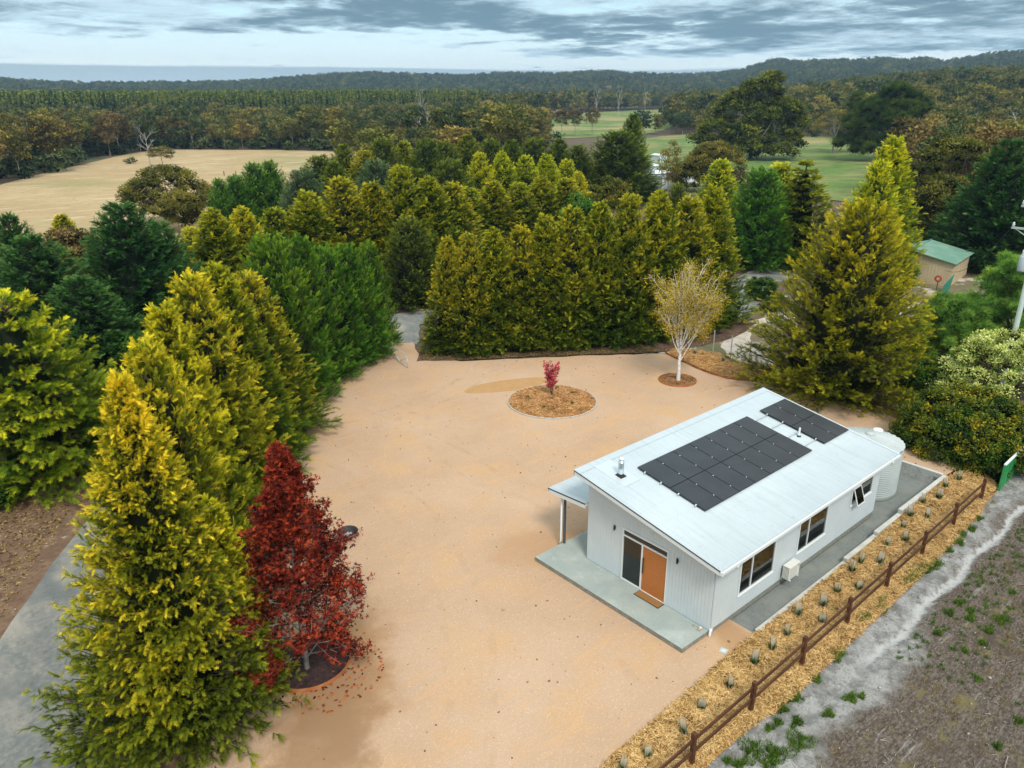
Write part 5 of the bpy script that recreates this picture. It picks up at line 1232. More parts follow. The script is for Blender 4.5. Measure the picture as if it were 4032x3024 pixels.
# ------------------------------------------------------------------ grey soil field beyond the fence
def soilz(X, Y):
    t = np.clip((-3.3-Y)/1.2, 0, 1)
    z = np.interp(X, [-9, 5, 12, 21, 40], [-.24, -.24, -.15, .0, .0]) - .10*t
    ch = np.exp(-((Y+4.62+.10*np.sin(X*1.3)+.05*np.sin(X*3.7))/.16)**2)*ss(.5, 3, X); z = z-.10*ch
    return z
def soil():
    from mathutils import noise
    xs = np.arange(-12, 34, .11); ys = np.arange(-24, -3.15, .11); X, Y = np.meshgrid(xs, ys); Z = soilz(X, Y)
    r = np.random.default_rng(11)
    rows = np.array([noise.fractal((x*.35, y*2.6, 0), 0.8, 2.1, 5) for x, y in zip(X.ravel(), Y.ravel())]).reshape(X.shape)
    far = ss(-4.9, -6.0, Y)
    Z = Z+far*rows*.05+r.normal(0, .012, X.shape)*(.4+far)
    # wheel furrows run with the fence
    Z = Z+far*.022*np.sin(Y*7.5+.6*np.sin(X*.4))*ss(.35, .65, (rows+1)/2)
    n = len(xs); i = np.arange(len(ys)-1)[:, None]*n; k = np.arange(n-1)[None]
    Q = np.stack([i+k, i+k+1, i+n+k+1, i+n+k], -1).reshape(-1, 4)
    m = bpy.data.materials.new('grey_sandy_soil'); m.use_nodes = True; nt = m.node_tree; N = nt.nodes; L = nt.links; b = N['Principled BSDF']; b.inputs['Roughness'].default_value = .95; b.inputs['Specular IOR Level'].default_value = .15
    g = N.new('ShaderNodeNewGeometry'); sp = N.new('ShaderNodeSeparateXYZ'); L.new(g.outputs['Position'], sp.inputs[0])
    def nz(scale, det, sc3=None, rough=.62):
        t = N.new('ShaderNodeTexNoise'); t.inputs['Scale'].default_value = scale; t.inputs['Detail'].default_value = det; t.inputs['Roughness'].default_value = rough
        if sc3: mp = N.new('ShaderNodeMapping'); mp.inputs['Scale'].default_value = sc3; mp.inputs['Rotation'].default_value = (0, 0, -.08); L.new(g.outputs['Position'], mp.inputs[0]); L.new(mp.outputs[0], t.inputs['Vector'])
        else: L.new(g.outputs['Position'], t.inputs['Vector'])
        return t.outputs['Fac']
    def mr(v, a, b_, c=0, d=1):
        x = N.new('ShaderNodeMapRange'); x.interpolation_type = 'SMOOTHSTEP'; L.new(v, x.inputs[0])
        for j, q in enumerate((a, b_, c, d)): x.inputs[1+j].default_value = q
        return x.outputs[0]
    def mth(op, a, b_):
        x = N.new('ShaderNodeMath'); x.operation = op
        for j, q in enumerate((a, b_)):
            if isinstance(q, (int, float)): x.inputs[j].default_value = q
            else: L.new(q, x.inputs[j])
        return x.outputs[0]
    def mix(f, a, c):
        x = N.new('ShaderNodeMix'); x.data_type = 'RGBA'; L.new(f, x.inputs[0])
        for j, q in ((6, a), (7, c)):
            if isinstance(q, tuple): x.inputs[j].default_value = (*q, 1)
            else: L.new(q, x.inputs[j])
        return x.outputs[2]
    pale = mix(mr(nz(1.6, 7), .4, .62), (.19, .185, .172), (.34, .332, .315))
    pale = mix(mth('MULTIPLY', mr(nz(11, 9, None, .7), .50, .66), .7), pale, (.13, .12, .105)); pale = mix(mr(nz(6, 8), .60, .70), pale, (.43, .42, .40))
    dark = mix(mr(nz(7, 10, (1, 2.0, 1), .7), .34, .74), (.060, .043, .031), (.215, .178, .145))
    dark = mix(mr(nz(.9, 10, (.35, 3.6, 1), .7), .57, .70), dark, (.30, .275, .25))
    dark = mix(mr(nz(.5, 5), .55, .72), dark, (.085, .062, .05))
    yy = mth('ADD', sp.outputs[1], mth('MULTIPLY', mth('SUBTRACT', nz(.45, 5), .5), 3.6))
    yy = mth('SUBTRACT', yy, mth('MULTIPLY', mr(sp.outputs[0], 2, 12), 1.2)); yy = mth('ADD', yy, .0)
    c = mix(mr(yy, -6.0, -5.1), dark, pale)
    # white washed sand in the channel
    wy = mth('ADD', sp.outputs[1], 4.62); wv = mth('MULTIPLY', mth('SINE', mth('MULTIPLY', sp.outputs[0], 1.3), 0), .10)
    ch = mth('ABSOLUTE', mth('ADD', mth('ADD', wy, wv), mth('MULTIPLY', mth('SUBTRACT', nz(2.6, 9, None, .7), .5), .85)), 0)
    chm = mth('MULTIPLY', mr(ch, .26, .02), mr(sp.outputs[0], 1.5, 4.5))
    c = mix(chm, c, (.43, .425, .41))
    gr = mth('MULTIPLY', mr(nz(1.1, 7), .57, .68), mr(sp.outputs[1], -5.2, -6.4)); c = mix(mth('MULTIPLY', gr, .8), c, (.17, .14, .06))
    sp2 = mr(nz(16, 5), .60, .70); c = mix(mth('MULTIPLY', sp2, .55), c, (.07, .052, .04))
    L.new(c, b.inputs['Base Color'])
    bp = N.new('ShaderNodeBump'); bp.inputs['Strength'].default_value = .8; bp.inputs['Distance'].default_value = .05; L.new(nz(9, 9, None, .7), bp.inputs['Height']); L.new(bp.outputs[0], b.inputs['Normal'])
    o = link('soil_field', mesh_np('soil_field', np.stack([X, Y, Z], -1).reshape(-1, 3), quads=Q, mats=[m], smooth=True)); o['kind'] = 'structure'
soil()
GT = [(10.06,-3.48,.56),(10.6,-3.6,.5),(11.16,-3.71,.38),(9.5,-3.45,.45),(8.97,-3.47,.37),(6.93,-3.35,.29),(6.42,-3.54,.29),(5.26,-3.34,.34),(5.55,-3.44,.2),(1.05,-4.97,.3),(1.39,-5.19,.15),(9.26,-6.86,.36),(8.97,-5.88,.21),(6.67,-5.56,.17),(5.16,-7.48,.16),(7.3,-6.86,.17),(4.13,-9.06,.21),(6.37,-6.59,.17),(8.22,-5.38,.24),(2.67,-3.69,.21),(9.14,-5.41,.24),(8.21,-6.81,.18),(2.49,-8.97,.18),(8.47,-6.06,.24),(11.45,-6.56,.16),(-3.36,-4.04,.57),(-2.01,-4.81,.59),(-2.92,-4.53,.36),(-1.32,-4.35,.26),(-2.25,-3.91,.18),(-1.81,-3.97,.19),(-1.19,-3.78,.23),(-0.41,-3.76,.35),(-3.35,-4.65,.5),(-4.17,-4.08,.28),(-4.35,-3.77,.14),(-0.18,-4.84,.23),(0.92,-3.82,.2),(2.59,-3.69,.37),
      (15.2,-3.7,.3),(14.4,-3.6,.25),(13.6,-3.75,.3),(12.6,-3.7,.22),(16.4,-3.6,.22)]
def tufts(name, spots, leaf, seed, dens=420, l=(.07, .16), zf=soilz, wid=.20, kind='stuff'):
    r = np.random.default_rng(seed); P = []; 
    for x, y, q in spots:
        n = max(20, int(dens*q)); a = r.uniform(0, 6.28, n); d = q*np.sqrt(r.random(n))*(.75+.35*np.sin(3*a+x)); X = x+d*np.cos(a)*1.25; Y = y+d*np.sin(a)*.8
        P.append(np.stack([X, Y, zf(X, Y)], 1))
    P = np.concatenate(P); n = len(P); a = r.uniform(0, 6.28, n); e_ = r.uniform(.5, 1.5, n)
    D = np.stack([np.cos(a)*np.cos(e_), np.sin(a)*np.cos(e_), np.sin(e_)], 1)
    V, F, T = place(leaf_tri(), P, D, r.normal(size=(n, 3)), r.uniform(*l, n), r.random(n)*.9, wid)
    o = link(name, mesh_np(name, V, tris=F, mats=[LEAF[leaf]], tint=T)); o['kind'] = kind
rg = np.random.default_rng(21)
tufts('grass_tufts', GT, 'grass', 1, 1500, (.10, .24), wid=.16)
sm = [(rg.uniform(4, 24), -5.0-abs(rg.normal(0, 2.4)), rg.uniform(.04, .16)) for _ in range(620)]; sm = [s for s in sm if rg.random() < .35+.05*s[0]]
tufts('small_grass', sm, 'grass', 2, 600, (.06, .14), wid=.16)
dsp = [(rg.uniform(-4, 24), rg.uniform(-12, -5.5), rg.uniform(.1, .4)) for _ in range(220)]+[(rg.uniform(-2, 19), -3.45-abs(rg.normal(0, .15)), rg.uniform(.1, .3)) for _ in range(50)]
tufts('dry_grass', dsp, 'drygrass', 3, 260, (.05, .14))
def debris():
    r = np.random.default_rng(9); lines = []
    for _ in range(1500):
        x, y = r.uniform(-5, 24), r.uniform(-14, -3.6); l = r.uniform(.05, .22) if r.random() < .975 else r.uniform(.5, 1.1); a = r.uniform(0, 6.28); z = float(soilz(np.array(x), np.array(y)))+.02
        d = np.array([math.cos(a), math.sin(a), 0]); p = np.array([x, y, z]); b_ = np.array([-d[1], d[0], 0])*l*r.normal(0, .12)
        lines.append((np.array([p, p+d*l*.5+b_+[0, 0, .015], p+d*l]), np.array([.010, .009, .004])*(1+l)))
    V, Q = np_tubes(lines, 4); o = link('twig_litter', mesh_np('twig_litter', V, quads=Q, mats=[mat('fallen_twig', (.24, .17, .13), .9, var=[((.48, .42, .36), .8, .45, .65, 3)])])); o['kind'] = 'stuff'
    P = []; F = []; T = []; o_ = 0
    bm = bmesh.new(); bmesh.ops.create_icosphere(bm, subdivisions=1, radius=1); V0 = np.array([v.co for v in bm.verts]); F0 = np.array([[v.index for v in f.verts] for f in bm.faces]); bm.free()
    n = 700; x = r.uniform(-6, 24, n); y = r.uniform(-14, -3.6, n); z = soilz(x, y); s_ = r.gamma(2.0, .010, n).clip(.01, .07)
    V = np.stack([x, y, z+s_*.3], 1)[:, None]+V0[None]*s_[:, None, None]*r.uniform(.6, 1.2, (n, 1, 3)); F = F0[None]+(np.arange(n)*len(V0))[:, None, None]
    o = link('pebbles', mesh_np('pebbles', V.reshape(-1, 3), tris=F.reshape(-1, 3), mats=[mat('pebble', (.45, .38, .31), .8, var=[((.2, .15, .12), 2.0, .45, .6, 2)])])); o['kind'] = 'stuff'
debris()
# little specks on the court
def specks():
    r = np.random.default_rng(19); bm = bmesh.new(); bmesh.ops.create_icosphere(bm, subdivisions=1, radius=1); V0 = np.array([v.co for v in bm.verts]); F0 = np.array([[v.index for v in f.verts] for f in bm.faces]); bm.free()
    q = r.uniform((-18, -4), (25, 37), (9000, 2)); q = q[inpoly(q[:, 0], q[:, 1], court)]; e_ = r.random(len(q)) < .34; q = q[e_]
    n = len(q); s_ = r.gamma(2., .010, n).clip(.008, .06); z = np.array([cz(a, b) for a, b in q])
    V = np.column_stack([q, z+s_*.2])[:, None]+V0[None]*s_[:, None, None]*r.uniform(.5, 1.2, (n, 1, 3)); F = F0[None]+(np.arange(n)*len(V0))[:, None, None]
    o = link('gravel_specks', mesh_np('gravel_specks', V.reshape(-1, 3), tris=F.reshape(-1, 3), mats=[mat('dark_speck', (.20, .12, .07), .9, var=[((.5, .4, .3), 1.3, .5, .6, 2)])])); o['kind'] = 'stuff'
specks()
# straw spill and leaf litter under the hedges
litpoly = []
straw('fallen_leaf_litter', [(10.2, 33.9), (12.2, 31.7), (16.7, 28.6), (21.2, 25.5), (24.8, 22.8), (26, 23.5), (22, 27), (13, 33.5), (11, 35.5)], 5000, G0+.01, seed=11, l=(.04, .12), w=(.02, .05), leaf='brownleaf')
straw('verge_leaf_litter', [(-30, 6), (-23.8, 6), (-20.4, 18), (-17.2, 24), (-14, 30), (-20, 34), (-32, 30)], 14000, -.25, seed=12, l=(.05, .18), w=(.02, .07), leaf='brownleaf', tl=-.1, th=1.1)
straw('bank_leaf_litter', [(25.5, 13.9), (24.9, 10), (25.4, 6), (24.0, 3), (22.4, .6), (24, -1.2), (28, 2), (28, 12)], 6000, lambda x, y: cz(x, y)+.01, seed=13, l=(.04, .13), w=(.015, .05), leaf='brownleaf')

# ------------------------------------------------------------------ trees
fr5 = frond(5, seed=1); fr7 = frond(8, w=.05, spread=44, lens=.40, seed=2); fr4 = frond(6, w=.062, spread=40, lens=.38, seed=3); frn = frond(7, w=.045, spread=34, lens=.55, seed=4)
protos = {}
def proto(key, leaf, h, Rm, **k):
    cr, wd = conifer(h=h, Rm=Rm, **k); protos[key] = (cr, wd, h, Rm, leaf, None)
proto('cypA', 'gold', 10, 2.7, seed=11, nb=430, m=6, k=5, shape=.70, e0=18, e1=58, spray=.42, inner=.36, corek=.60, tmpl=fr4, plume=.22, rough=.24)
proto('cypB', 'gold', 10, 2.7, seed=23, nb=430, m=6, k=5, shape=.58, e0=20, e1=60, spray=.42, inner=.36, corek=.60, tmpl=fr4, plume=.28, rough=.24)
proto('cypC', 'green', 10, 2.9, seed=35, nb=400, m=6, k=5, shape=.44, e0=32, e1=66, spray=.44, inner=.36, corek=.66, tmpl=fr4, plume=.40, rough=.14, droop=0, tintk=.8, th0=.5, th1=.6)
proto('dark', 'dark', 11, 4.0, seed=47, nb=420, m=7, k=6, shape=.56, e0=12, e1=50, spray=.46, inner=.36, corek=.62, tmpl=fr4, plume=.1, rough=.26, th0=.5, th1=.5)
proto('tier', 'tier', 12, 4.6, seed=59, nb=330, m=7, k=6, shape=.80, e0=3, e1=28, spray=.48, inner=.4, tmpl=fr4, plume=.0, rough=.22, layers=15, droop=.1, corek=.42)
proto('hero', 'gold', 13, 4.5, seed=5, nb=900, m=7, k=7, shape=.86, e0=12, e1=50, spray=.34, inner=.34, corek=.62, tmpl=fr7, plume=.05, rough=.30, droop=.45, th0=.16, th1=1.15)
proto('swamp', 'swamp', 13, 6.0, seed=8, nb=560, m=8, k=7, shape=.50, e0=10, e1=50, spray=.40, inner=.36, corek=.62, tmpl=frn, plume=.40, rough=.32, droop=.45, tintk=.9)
KIND = {'gold': ('cypA', 'cypB'), 'goldgreen': ('cypA', 'cypB'), 'yellow': ('cypB', 'cypA'), 'green': ('cypC',), 'midgreen': ('cypC',), 'darkgreen': ('cypC', 'dark'), 'bluegreen': ('cypC',), 'dark': ('dark',), 'tier': ('tier',)}
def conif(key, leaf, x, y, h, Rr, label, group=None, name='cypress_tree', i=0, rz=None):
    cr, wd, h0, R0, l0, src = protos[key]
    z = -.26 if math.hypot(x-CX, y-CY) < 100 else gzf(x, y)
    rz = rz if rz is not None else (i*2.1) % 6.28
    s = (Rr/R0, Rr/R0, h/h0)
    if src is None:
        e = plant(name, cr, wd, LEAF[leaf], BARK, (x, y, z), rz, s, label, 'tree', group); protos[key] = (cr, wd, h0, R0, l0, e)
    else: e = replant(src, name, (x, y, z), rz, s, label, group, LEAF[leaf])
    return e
TREES = [
 (-16.1,9.1,11.9,3.35,'gold','hero','tallest golden cypress, nearest in the row beside the grey drive','golden cypresses along the court edge'),
 (-14.2,9.6,7.1,1.6,'gold','cypA','shorter golden cypress tucked between the nearest cypress and the red maple','golden cypresses along the court edge'),
 (-14.2,13.6,11.4,2.6,'gold','cypB','golden cypress pressed behind the tallest one in the court row','golden cypresses along the court edge'),
 (-12.4,17.5,11.7,2.8,'gold','cypA','spiky bright golden cypress, third in the court row','golden cypresses along the court edge'),
 (-9.8,22.2,11.6,3.2,'gold','cypB','golden cypress with a bronze top, fourth in the court row','golden cypresses along the court edge'),
 (-7.4,25.5,11.3,3.4,'goldgreen','cypA','dull gold-green cypress, fifth in the court row','golden cypresses along the court edge'),
 (-4.7,28.7,9.9,3.3,'goldgreen','cypB','gold-green cypress that ends the golden row at the green hedge','golden cypresses along the court edge'),
 (-1.5,32.6,11.2,3.2,'green','cypC','tallest plain green cypress of the clipped hedge, next to the golden row','green cypresses by the farm gate'),
 (1.2,34.8,10.5,3.1,'green','cypC','second plain green cypress from the golden row','green cypresses by the farm gate'),
 (4.0,36.4,9.3,2.9,'green','cypC','third plain green cypress, middle of the clipped green hedge','green cypresses by the farm gate'),
 (6.4,37.4,9.0,2.7,'green','cypC','plain green cypress next to the one at the gate','green cypresses by the farm gate'),
 (9.1,39.0,8.6,1.9,'green','cypC','plain green cypress right behind the open farm gate','green cypresses by the farm gate'),
]
hc = [(13.9, 35.0, 9.1, 1.9), (14.9, 33.7, 9.3, 2.07), (16.8, 32.9, 9.7, 2.27), (18.7, 32.0, 9.7, 2.29), (20.5, 31.0, 10.5, 2.5), (22.3, 29.9, 11.0, 2.52), (24.2, 28.6, 11.4, 2.54), (26.5, 27.6, 11.8, 2.77), (29.1, 26.7, 12.0, 2.84), (32.1, 26.0, 11.3, 2.92), (35.5, 26.0, 12.0, 2.83)]
ordn = ['first','second','third','fourth','fifth','sixth','seventh','eighth','ninth','tenth','last']
for i, a in enumerate(hc): TREES.append((a[0]-.35, a[1]-.45, a[2], a[3]*1.22, 'goldgreen', ('cypA','cypB')[i % 2], '%s gold-green cypress from the gate opening in the long clipped row' % ordn[i], 'cypresses of the long row behind the shrub mound'))
MID = [(5.6,54.4,10.2,2.75,'gold'),(9.7,57.0,9.4,3.14,'goldgreen'),(12.5,55.7,10.9,3.62,'goldgreen'),(16.4,56.0,11.8,3.71,'goldgreen'),(19.5,55.4,11.3,3.5,'goldgreen'),(22.5,54.7,12.6,3.55,'goldgreen'),(25.5,54.0,11.5,3.59,'goldgreen'),(29.2,55.0,10.5,3.45,'goldgreen'),(19.2,48.6,8.5,2.79,'darkgreen'),(37.3,62.7,8.8,3.58,'goldgreen'),(41.0,62.3,9.3,3.65,'goldgreen'),(44.7,61.7,8.9,3.42,'goldgreen'),(48.3,61.2,9.6,3.48,'goldgreen'),(52.0,60.4,9.1,3.55,'goldgreen'),(52.8,79.8,11.4,3.13,'yellow'),(56.7,79.1,11.5,3.18,'yellow'),(60.7,78.3,10.7,3.23,'yellow'),(64.5,77.5,10.8,3.28,'yellow'),(68.3,76.7,9.8,2.94,'yellow'),(68.2,73.9,8.1,2.32,'yellow'),(38.5,103.1,10.7,4.45,'darkgreen'),(47.6,111.9,11.7,3.97,'darkgreen'),(55.6,111.8,12.5,4.31,'darkgreen'),(48.6,106.7,10.8,4.29,'goldgreen'),(57.8,100.9,12.6,4.08,'darkgreen'),(61.0,113.2,11.7,3.73,'goldgreen'),(63.3,103.1,11.9,3.78,'darkgreen'),(68.5,103.0,12.9,4.08,'darkgreen'),(73.1,101.9,12.0,3.91,'darkgreen'),(76.1,99.4,11.8,3.68,'darkgreen'),(80.7,98.0,12.0,4.19,'darkgreen'),(84.1,94.8,11.8,3.96,'darkgreen'),(83.8,89.4,11.0,3.63,'darkgreen'),(26.2,84.7,10.4,3.72,'bluegreen'),(35.9,81.7,11.2,4.13,'bluegreen'),(41.8,80.4,9.7,3.85,'darkgreen'),(46.8,79.3,10.8,3.92,'darkgreen'),(31.9,86.3,10.9,3.5,'darkgreen'),(91.7,86.8,13.3,6.99,'darkgreen'),(104.8,94.5,16.0,3.84,'darkgreen'),(59.2,47.6,8.9,1.88,'darkgreen'),(-5.5,49.5,11.9,4.52,'dark'),(-11.8,48.7,10.3,4.59,'dark'),(-11.7,56.7,10.9,2.9,'dark'),(-2.6,50.8,10.1,3.17,'dark'),(-10.3,44.4,7.9,3.57,'dark'),(-4.3,77.9,8.1,2.6,'gold'),(3.8,63.5,7.5,2.53,'gold'),(2.6,53.4,10.4,3.13,'goldgreen'),(28.3,105.6,10.0,3.19,'midgreen'),(31.3,106.5,10.1,2.83,'midgreen'),(24.8,104.9,8.4,2.75,'midgreen'),(21.9,103.8,8.2,2.13,'midgreen'),(62.1,22.9,15.2,3.6,'yellow'),(56.3,21.3,13.0,3.0,'yellow'),(59.8,36.1,11.4,3.84,'midgreen'),(66.0,37.5,11.5,3.76,'yellow'),(64.7,33.6,12.1,5.18,'tier'),(66.3,46.3,11.4,3.29,'yellow'),(54.0,41.2,7.9,2.03,'gold'),(79.0,17.3,14.4,5.21,'dark'),(82.2,20.6,8.9,4.05,'dark'),(76.0,8.0,12.0,4.6,'dark')]
where = (['windbreak behind the green hedge']*9 + ['low windbreak left of the orange-tipped tree']*5 + ['bright yellow row in mid distance']*6 + ['dark row before the far gum trees']*13 + ['clump beyond the windbreak']*5 + ['edge of the green pasture']*3 + ['dark stand by the leafy verge']*8 + ['edge of the dry paddock']*4 + ['stand before the green pasture']*7 + ['stand behind the cream shed']*3)
col = {'gold': 'golden', 'goldgreen': 'gold-green', 'yellow': 'bright yellow-green', 'darkgreen': 'dark green', 'bluegreen': 'blue-green', 'dark': 'very dark green', 'midgreen': 'fresh green', 'tier': 'layered olive'}
cnt = {}; tot = {}
for a, w_ in zip(MID, where): tot[(a[4], w_)] = tot.get((a[4], w_), 0)+1
ORD = ['first','second','third','fourth','fifth','sixth','seventh','eighth','ninth','tenth','eleventh','twelfth','thirteenth']
order = {}
for key in tot:
    idx = [i for i, (a, w_) in enumerate(zip(MID, where)) if (a[4], w_) == key]
    idx.sort(key=lambda i: -math.atan2(MID[i][1]-CY, MID[i][0]-CX))
    for n_, i in enumerate(idx): order[i] = n_
for i, (a, w_) in enumerate(zip(MID, where)):
    key = (a[4], w_); n_ = tot[key]
    lab = '%s conifer in the %s' % (col[a[4]], w_) if n_ == 1 else '%s %s conifer from the left in the %s' % (ORD[order[i]], col[a[4]], w_)
    ks = KIND[a[4]]; TREES.append((a[0], a[1], a[2], a[3]*(1.22 if w_ != 'stand before the green pasture' else 1.25), a[4], ks[i % len(ks)], lab.replace(' conifer in the bright', ' conifer in the bright'), w_))
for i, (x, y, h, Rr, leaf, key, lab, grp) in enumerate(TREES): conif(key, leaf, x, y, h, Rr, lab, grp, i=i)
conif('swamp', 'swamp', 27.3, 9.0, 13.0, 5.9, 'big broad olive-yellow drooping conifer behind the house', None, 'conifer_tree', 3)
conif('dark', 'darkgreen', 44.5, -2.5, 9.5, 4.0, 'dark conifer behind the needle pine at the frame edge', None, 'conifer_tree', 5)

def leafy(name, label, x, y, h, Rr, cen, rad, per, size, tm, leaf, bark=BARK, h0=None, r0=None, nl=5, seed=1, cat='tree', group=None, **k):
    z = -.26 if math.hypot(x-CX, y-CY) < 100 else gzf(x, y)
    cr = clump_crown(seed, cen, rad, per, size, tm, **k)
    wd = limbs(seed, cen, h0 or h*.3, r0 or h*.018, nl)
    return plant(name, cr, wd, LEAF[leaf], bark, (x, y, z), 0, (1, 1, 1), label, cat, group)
def blobs(seed, bl, dens, mind):
    r = np.random.default_rng(seed); out = []
    for (x, y, z, q) in bl:
        for _ in range(int(dens*q*q)):
            d = unit(r.normal(size=3)); d[2] = abs(d[2])*.9-.25 if r.random() < .85 else d[2]; p_ = np.array([x, y, z])+d*q*np.array([1, 1, .8])*r.uniform(.75, 1.0)
            if all(np.linalg.norm((p_-np.array(b[:3]))/np.array([1, 1, .8])) > b[3]*.6 for b in bl) and all(np.linalg.norm(p_-o) > mind for o in out): out.append(p_)
    return np.array(out)
def rad_(seed, n, a, b): return np.random.default_rng(seed).uniform(a, b, n)
# wattles: rounded heads
c = dome(1, 70, 6.4, 2.4, 8.6, 1.0, lambda t: math.sqrt(max(.05, 1-t**2.2)), .15)
leafy('wattle_tree', 'large rounded olive-brown wattle at the dry paddock edge', 19.1, 119.5, 9.2, 7.2, c, rad_(1, len(c), .9, 1.7), 330, .30, leaf_rh(), 'acacia', h0=1.8, seed=1, core=.6)
c = dome(2, 40, 2.8, 1.6, 5.9, .8, None, .2)
leafy('wattle_tree', 'smaller rounded wattle in front of the large one at the dry paddock', 17.6, 108.5, 6.7, 3.6, c, rad_(2, len(c), .7, 1.2), 260, .28, leaf_rh(), 'acacia', h0=1.4, seed=2, core=.6)
c = dome(3, 60, 6.0, 2.5, 9.6, 1.0, lambda t: math.sqrt(max(.05, 1-t**2.2)), .15)
leafy('wattle_tree', 'rounded dark olive wattle beside the green pasture', 121.0, 85.1, 10.3, 6.9, c, rad_(3, len(c), 1.0, 1.7), 260, .36, leaf_rh(), 'acacia', h0=2.2, seed=3, core=.6)
c = dome(4, 28, 3.2, 1.0, 5.8, .9, None, .2)
leafy('wattle_tree', 'low round dark wattle leaning on the bigger one by the pasture', 116.0, 88.2, 6.4, 3.7, c, rad_(4, len(c), .8, 1.3), 220, .34, leaf_rh(), 'acacia', h0=1.3, seed=4, core=.6)
c = dome(5, 90, 5.2, 1.5, 13.5, 1.1, lambda t: (0.75+.35*math.sin(t*2.6))*math.sqrt(max(.03, 1-t**4)), .15)
leafy('wattle_tree', 'tall olive-brown wattle mass behind the cream shed', 90.5, 27.2, 14.4, 6.2, c, rad_(5, len(c), .9, 1.7), 260, .32, leaf_rh(), 'acacia', h0=2.5, seed=5, core=.6)
c = dome(6, 50, 4.6, 1.0, 8.6, 1.0, None, .15)
leafy('wattle_tree', 'lower olive wattle between the cream shed and the tall one', 85.0, 24.6, 9.0, 5.2, c, rad_(6, len(c), .9, 1.5), 240, .32, leaf_rh(), 'acacia', h0=2, seed=6, core=.6)
c = dome(26, 50, 4.8, 3.0, 12.5, 1.1, None, .15)
leafy('wattle_tree', 'olive wattle mass by the dark conifers past the cream shed', 100, 12, 12.9, 6, c, rad_(26, len(c), .9, 1.6), 220, .34, leaf_rh(), 'acacia', h0=2.5, seed=26, core=.6)
# tall gum in the pasture, lone gum, big dark pine
c = blobs(7, [(1, 0, 20.5, 5.6), (4, 0, 23.5, 3.4), (-5, 1, 15.5, 6.0), (8, -1, 15, 5.6), (-10.5, 0, 9.5, 5.0), (12, 1, 10.5, 3.8), (1, -4.5, 13, 6.0), (-14.5, 0, 5.5, 3.4), (-5, -6, 8.5, 4.2), (3, 5, 14, 6), (9, -5, 7.5, 3.0), (-9, -2, 4.5, 4.6), (-2, -6, 4.5, 4.6), (5, -6, 5.0, 4.2), (11, -2, 4.5, 3.6), (-13.5, -3, 2.8, 3.0), (2, -8, 2.6, 2.8), (8, -8, 2.4, 2.4), (-7, -8, 2.4, 2.6)], 3.4, 1.35)
e = leafy('gum_tree', 'tallest spreading gum tree standing alone in the green pasture', 207.7, 131.5, 27.6, 16, c, rad_(7, len(c), 1.1, 2.1), 130, .62, leaf_rh(), 'bigeuc', BARKG, h0=6, r0=.62, nl=12, seed=7, shell=.4, core=.55)
e.rotation_euler = (0, 0, R(-40.8)); e.scale = (1.12, 1.12, 1.03)
c = dome(8, 60, 7.5, 7, 14.0, 1.5, lambda t: math.sqrt(max(.05, 1-t**2)), .1)
leafy('gum_tree', 'lone open-crowned gum tree in the green pasture under the big pine', 251.3, 125.5, 14.5, 9, c, rad_(8, len(c), 1.1, 1.9), 90, .5, leaf_tri(), 'gum', BARKG, h0=4.0, r0=.42, nl=8, seed=8)
c = blobs(9, [(1, 0, 19.5, 4.8), (-4, 1, 15.5, 5.6), (6, 0, 15.5, 5.4), (-9, 0, 10.5, 5.4), (10.5, 0, 10, 5.2), (0, -5, 11, 6.5), (-12, 0, 5.5, 4.2), (13.5, 0, 5.8, 3.8), (3, -7, 5.5, 5), (-5, -6, 5, 4.5), (9, -5, 4, 4.2), (-9, -5, 3.4, 3.8), (2, -3, 15, 5)], 3.0, 1.4)
e = leafy('pine_tree', 'huge dark green pine at the edge of the green pasture', 231.1, 98.1, 26.0, 16, c, rad_(9, len(c), 1.2, 2.3), 120, .8, needles(6, 1), 'darkgreen', BARK, h0=5, r0=.6, nl=12, seed=9, core=.6, flat=.9, hang=-.4)
e.rotation_euler = (0, 0, R(-40.8))
c = dome(10, 60, 5.5, 6, 20, 1.8, lambda t: math.sqrt(max(.05, 1-t**2)), .2)
leafy('pine_tree', 'dark pine behind the lone gum tree', 262, 124.0, 21.5, 6, c, rad_(10, len(c), 1.5, 2.5), 160, .7, needles(5, 1), 'darkgreen', BARK, h0=5, r0=.5, seed=10, core=.5)
# near pine with long needles
def pine():
    r = np.random.default_rng(31); cen = []; 
    for z in np.arange(1.2, 8.2, .75):
        w = 3.9*math.sqrt(max(.06, 1-(z/8.9)**1.7))
        for k in range(9):
            a = k*.7+z*1.7+r.uniform(-.2, .2)
            for q in (.45, .7, .9, 1.03):
                cen.append((math.cos(a+r.uniform(-.12, .12))*w*q, math.sin(a+r.uniform(-.12, .12))*w*q, z+q*.35+r.uniform(-.2, .2)))
    for k in range(8): cen.append((r.normal(0, .25), r.normal(0, .25), 8.0+r.uniform(0, .6)))
    return np.array(cen)
c = pine()
leafy('pine_tree', 'young long-needled pine by the power pole', 36.8, 1.9, 8.3, 4, c*np.array([1.0, 1.0, 1.04]), rad_(12, len(c), .28, .46), 46, .34, needles(10, 2), 'pine', BARK, h0=3.5, r0=.13, nl=16, seed=12, thi=.9, flat=1.0)
c2_ = pine()*np.array([.8, .8, .72])
leafy('pine_tree', 'second long-needled pine, lower, between the power pole and the olive-yellow tree', 34.0, 4.9, 5.8, 3, c2_, rad_(13, len(c2_), .28, .42), 36, .34, needles(10, 2), 'pine', BARK, h0=2.4, r0=.11, nl=14, seed=13, thi=.8, flat=1.0)
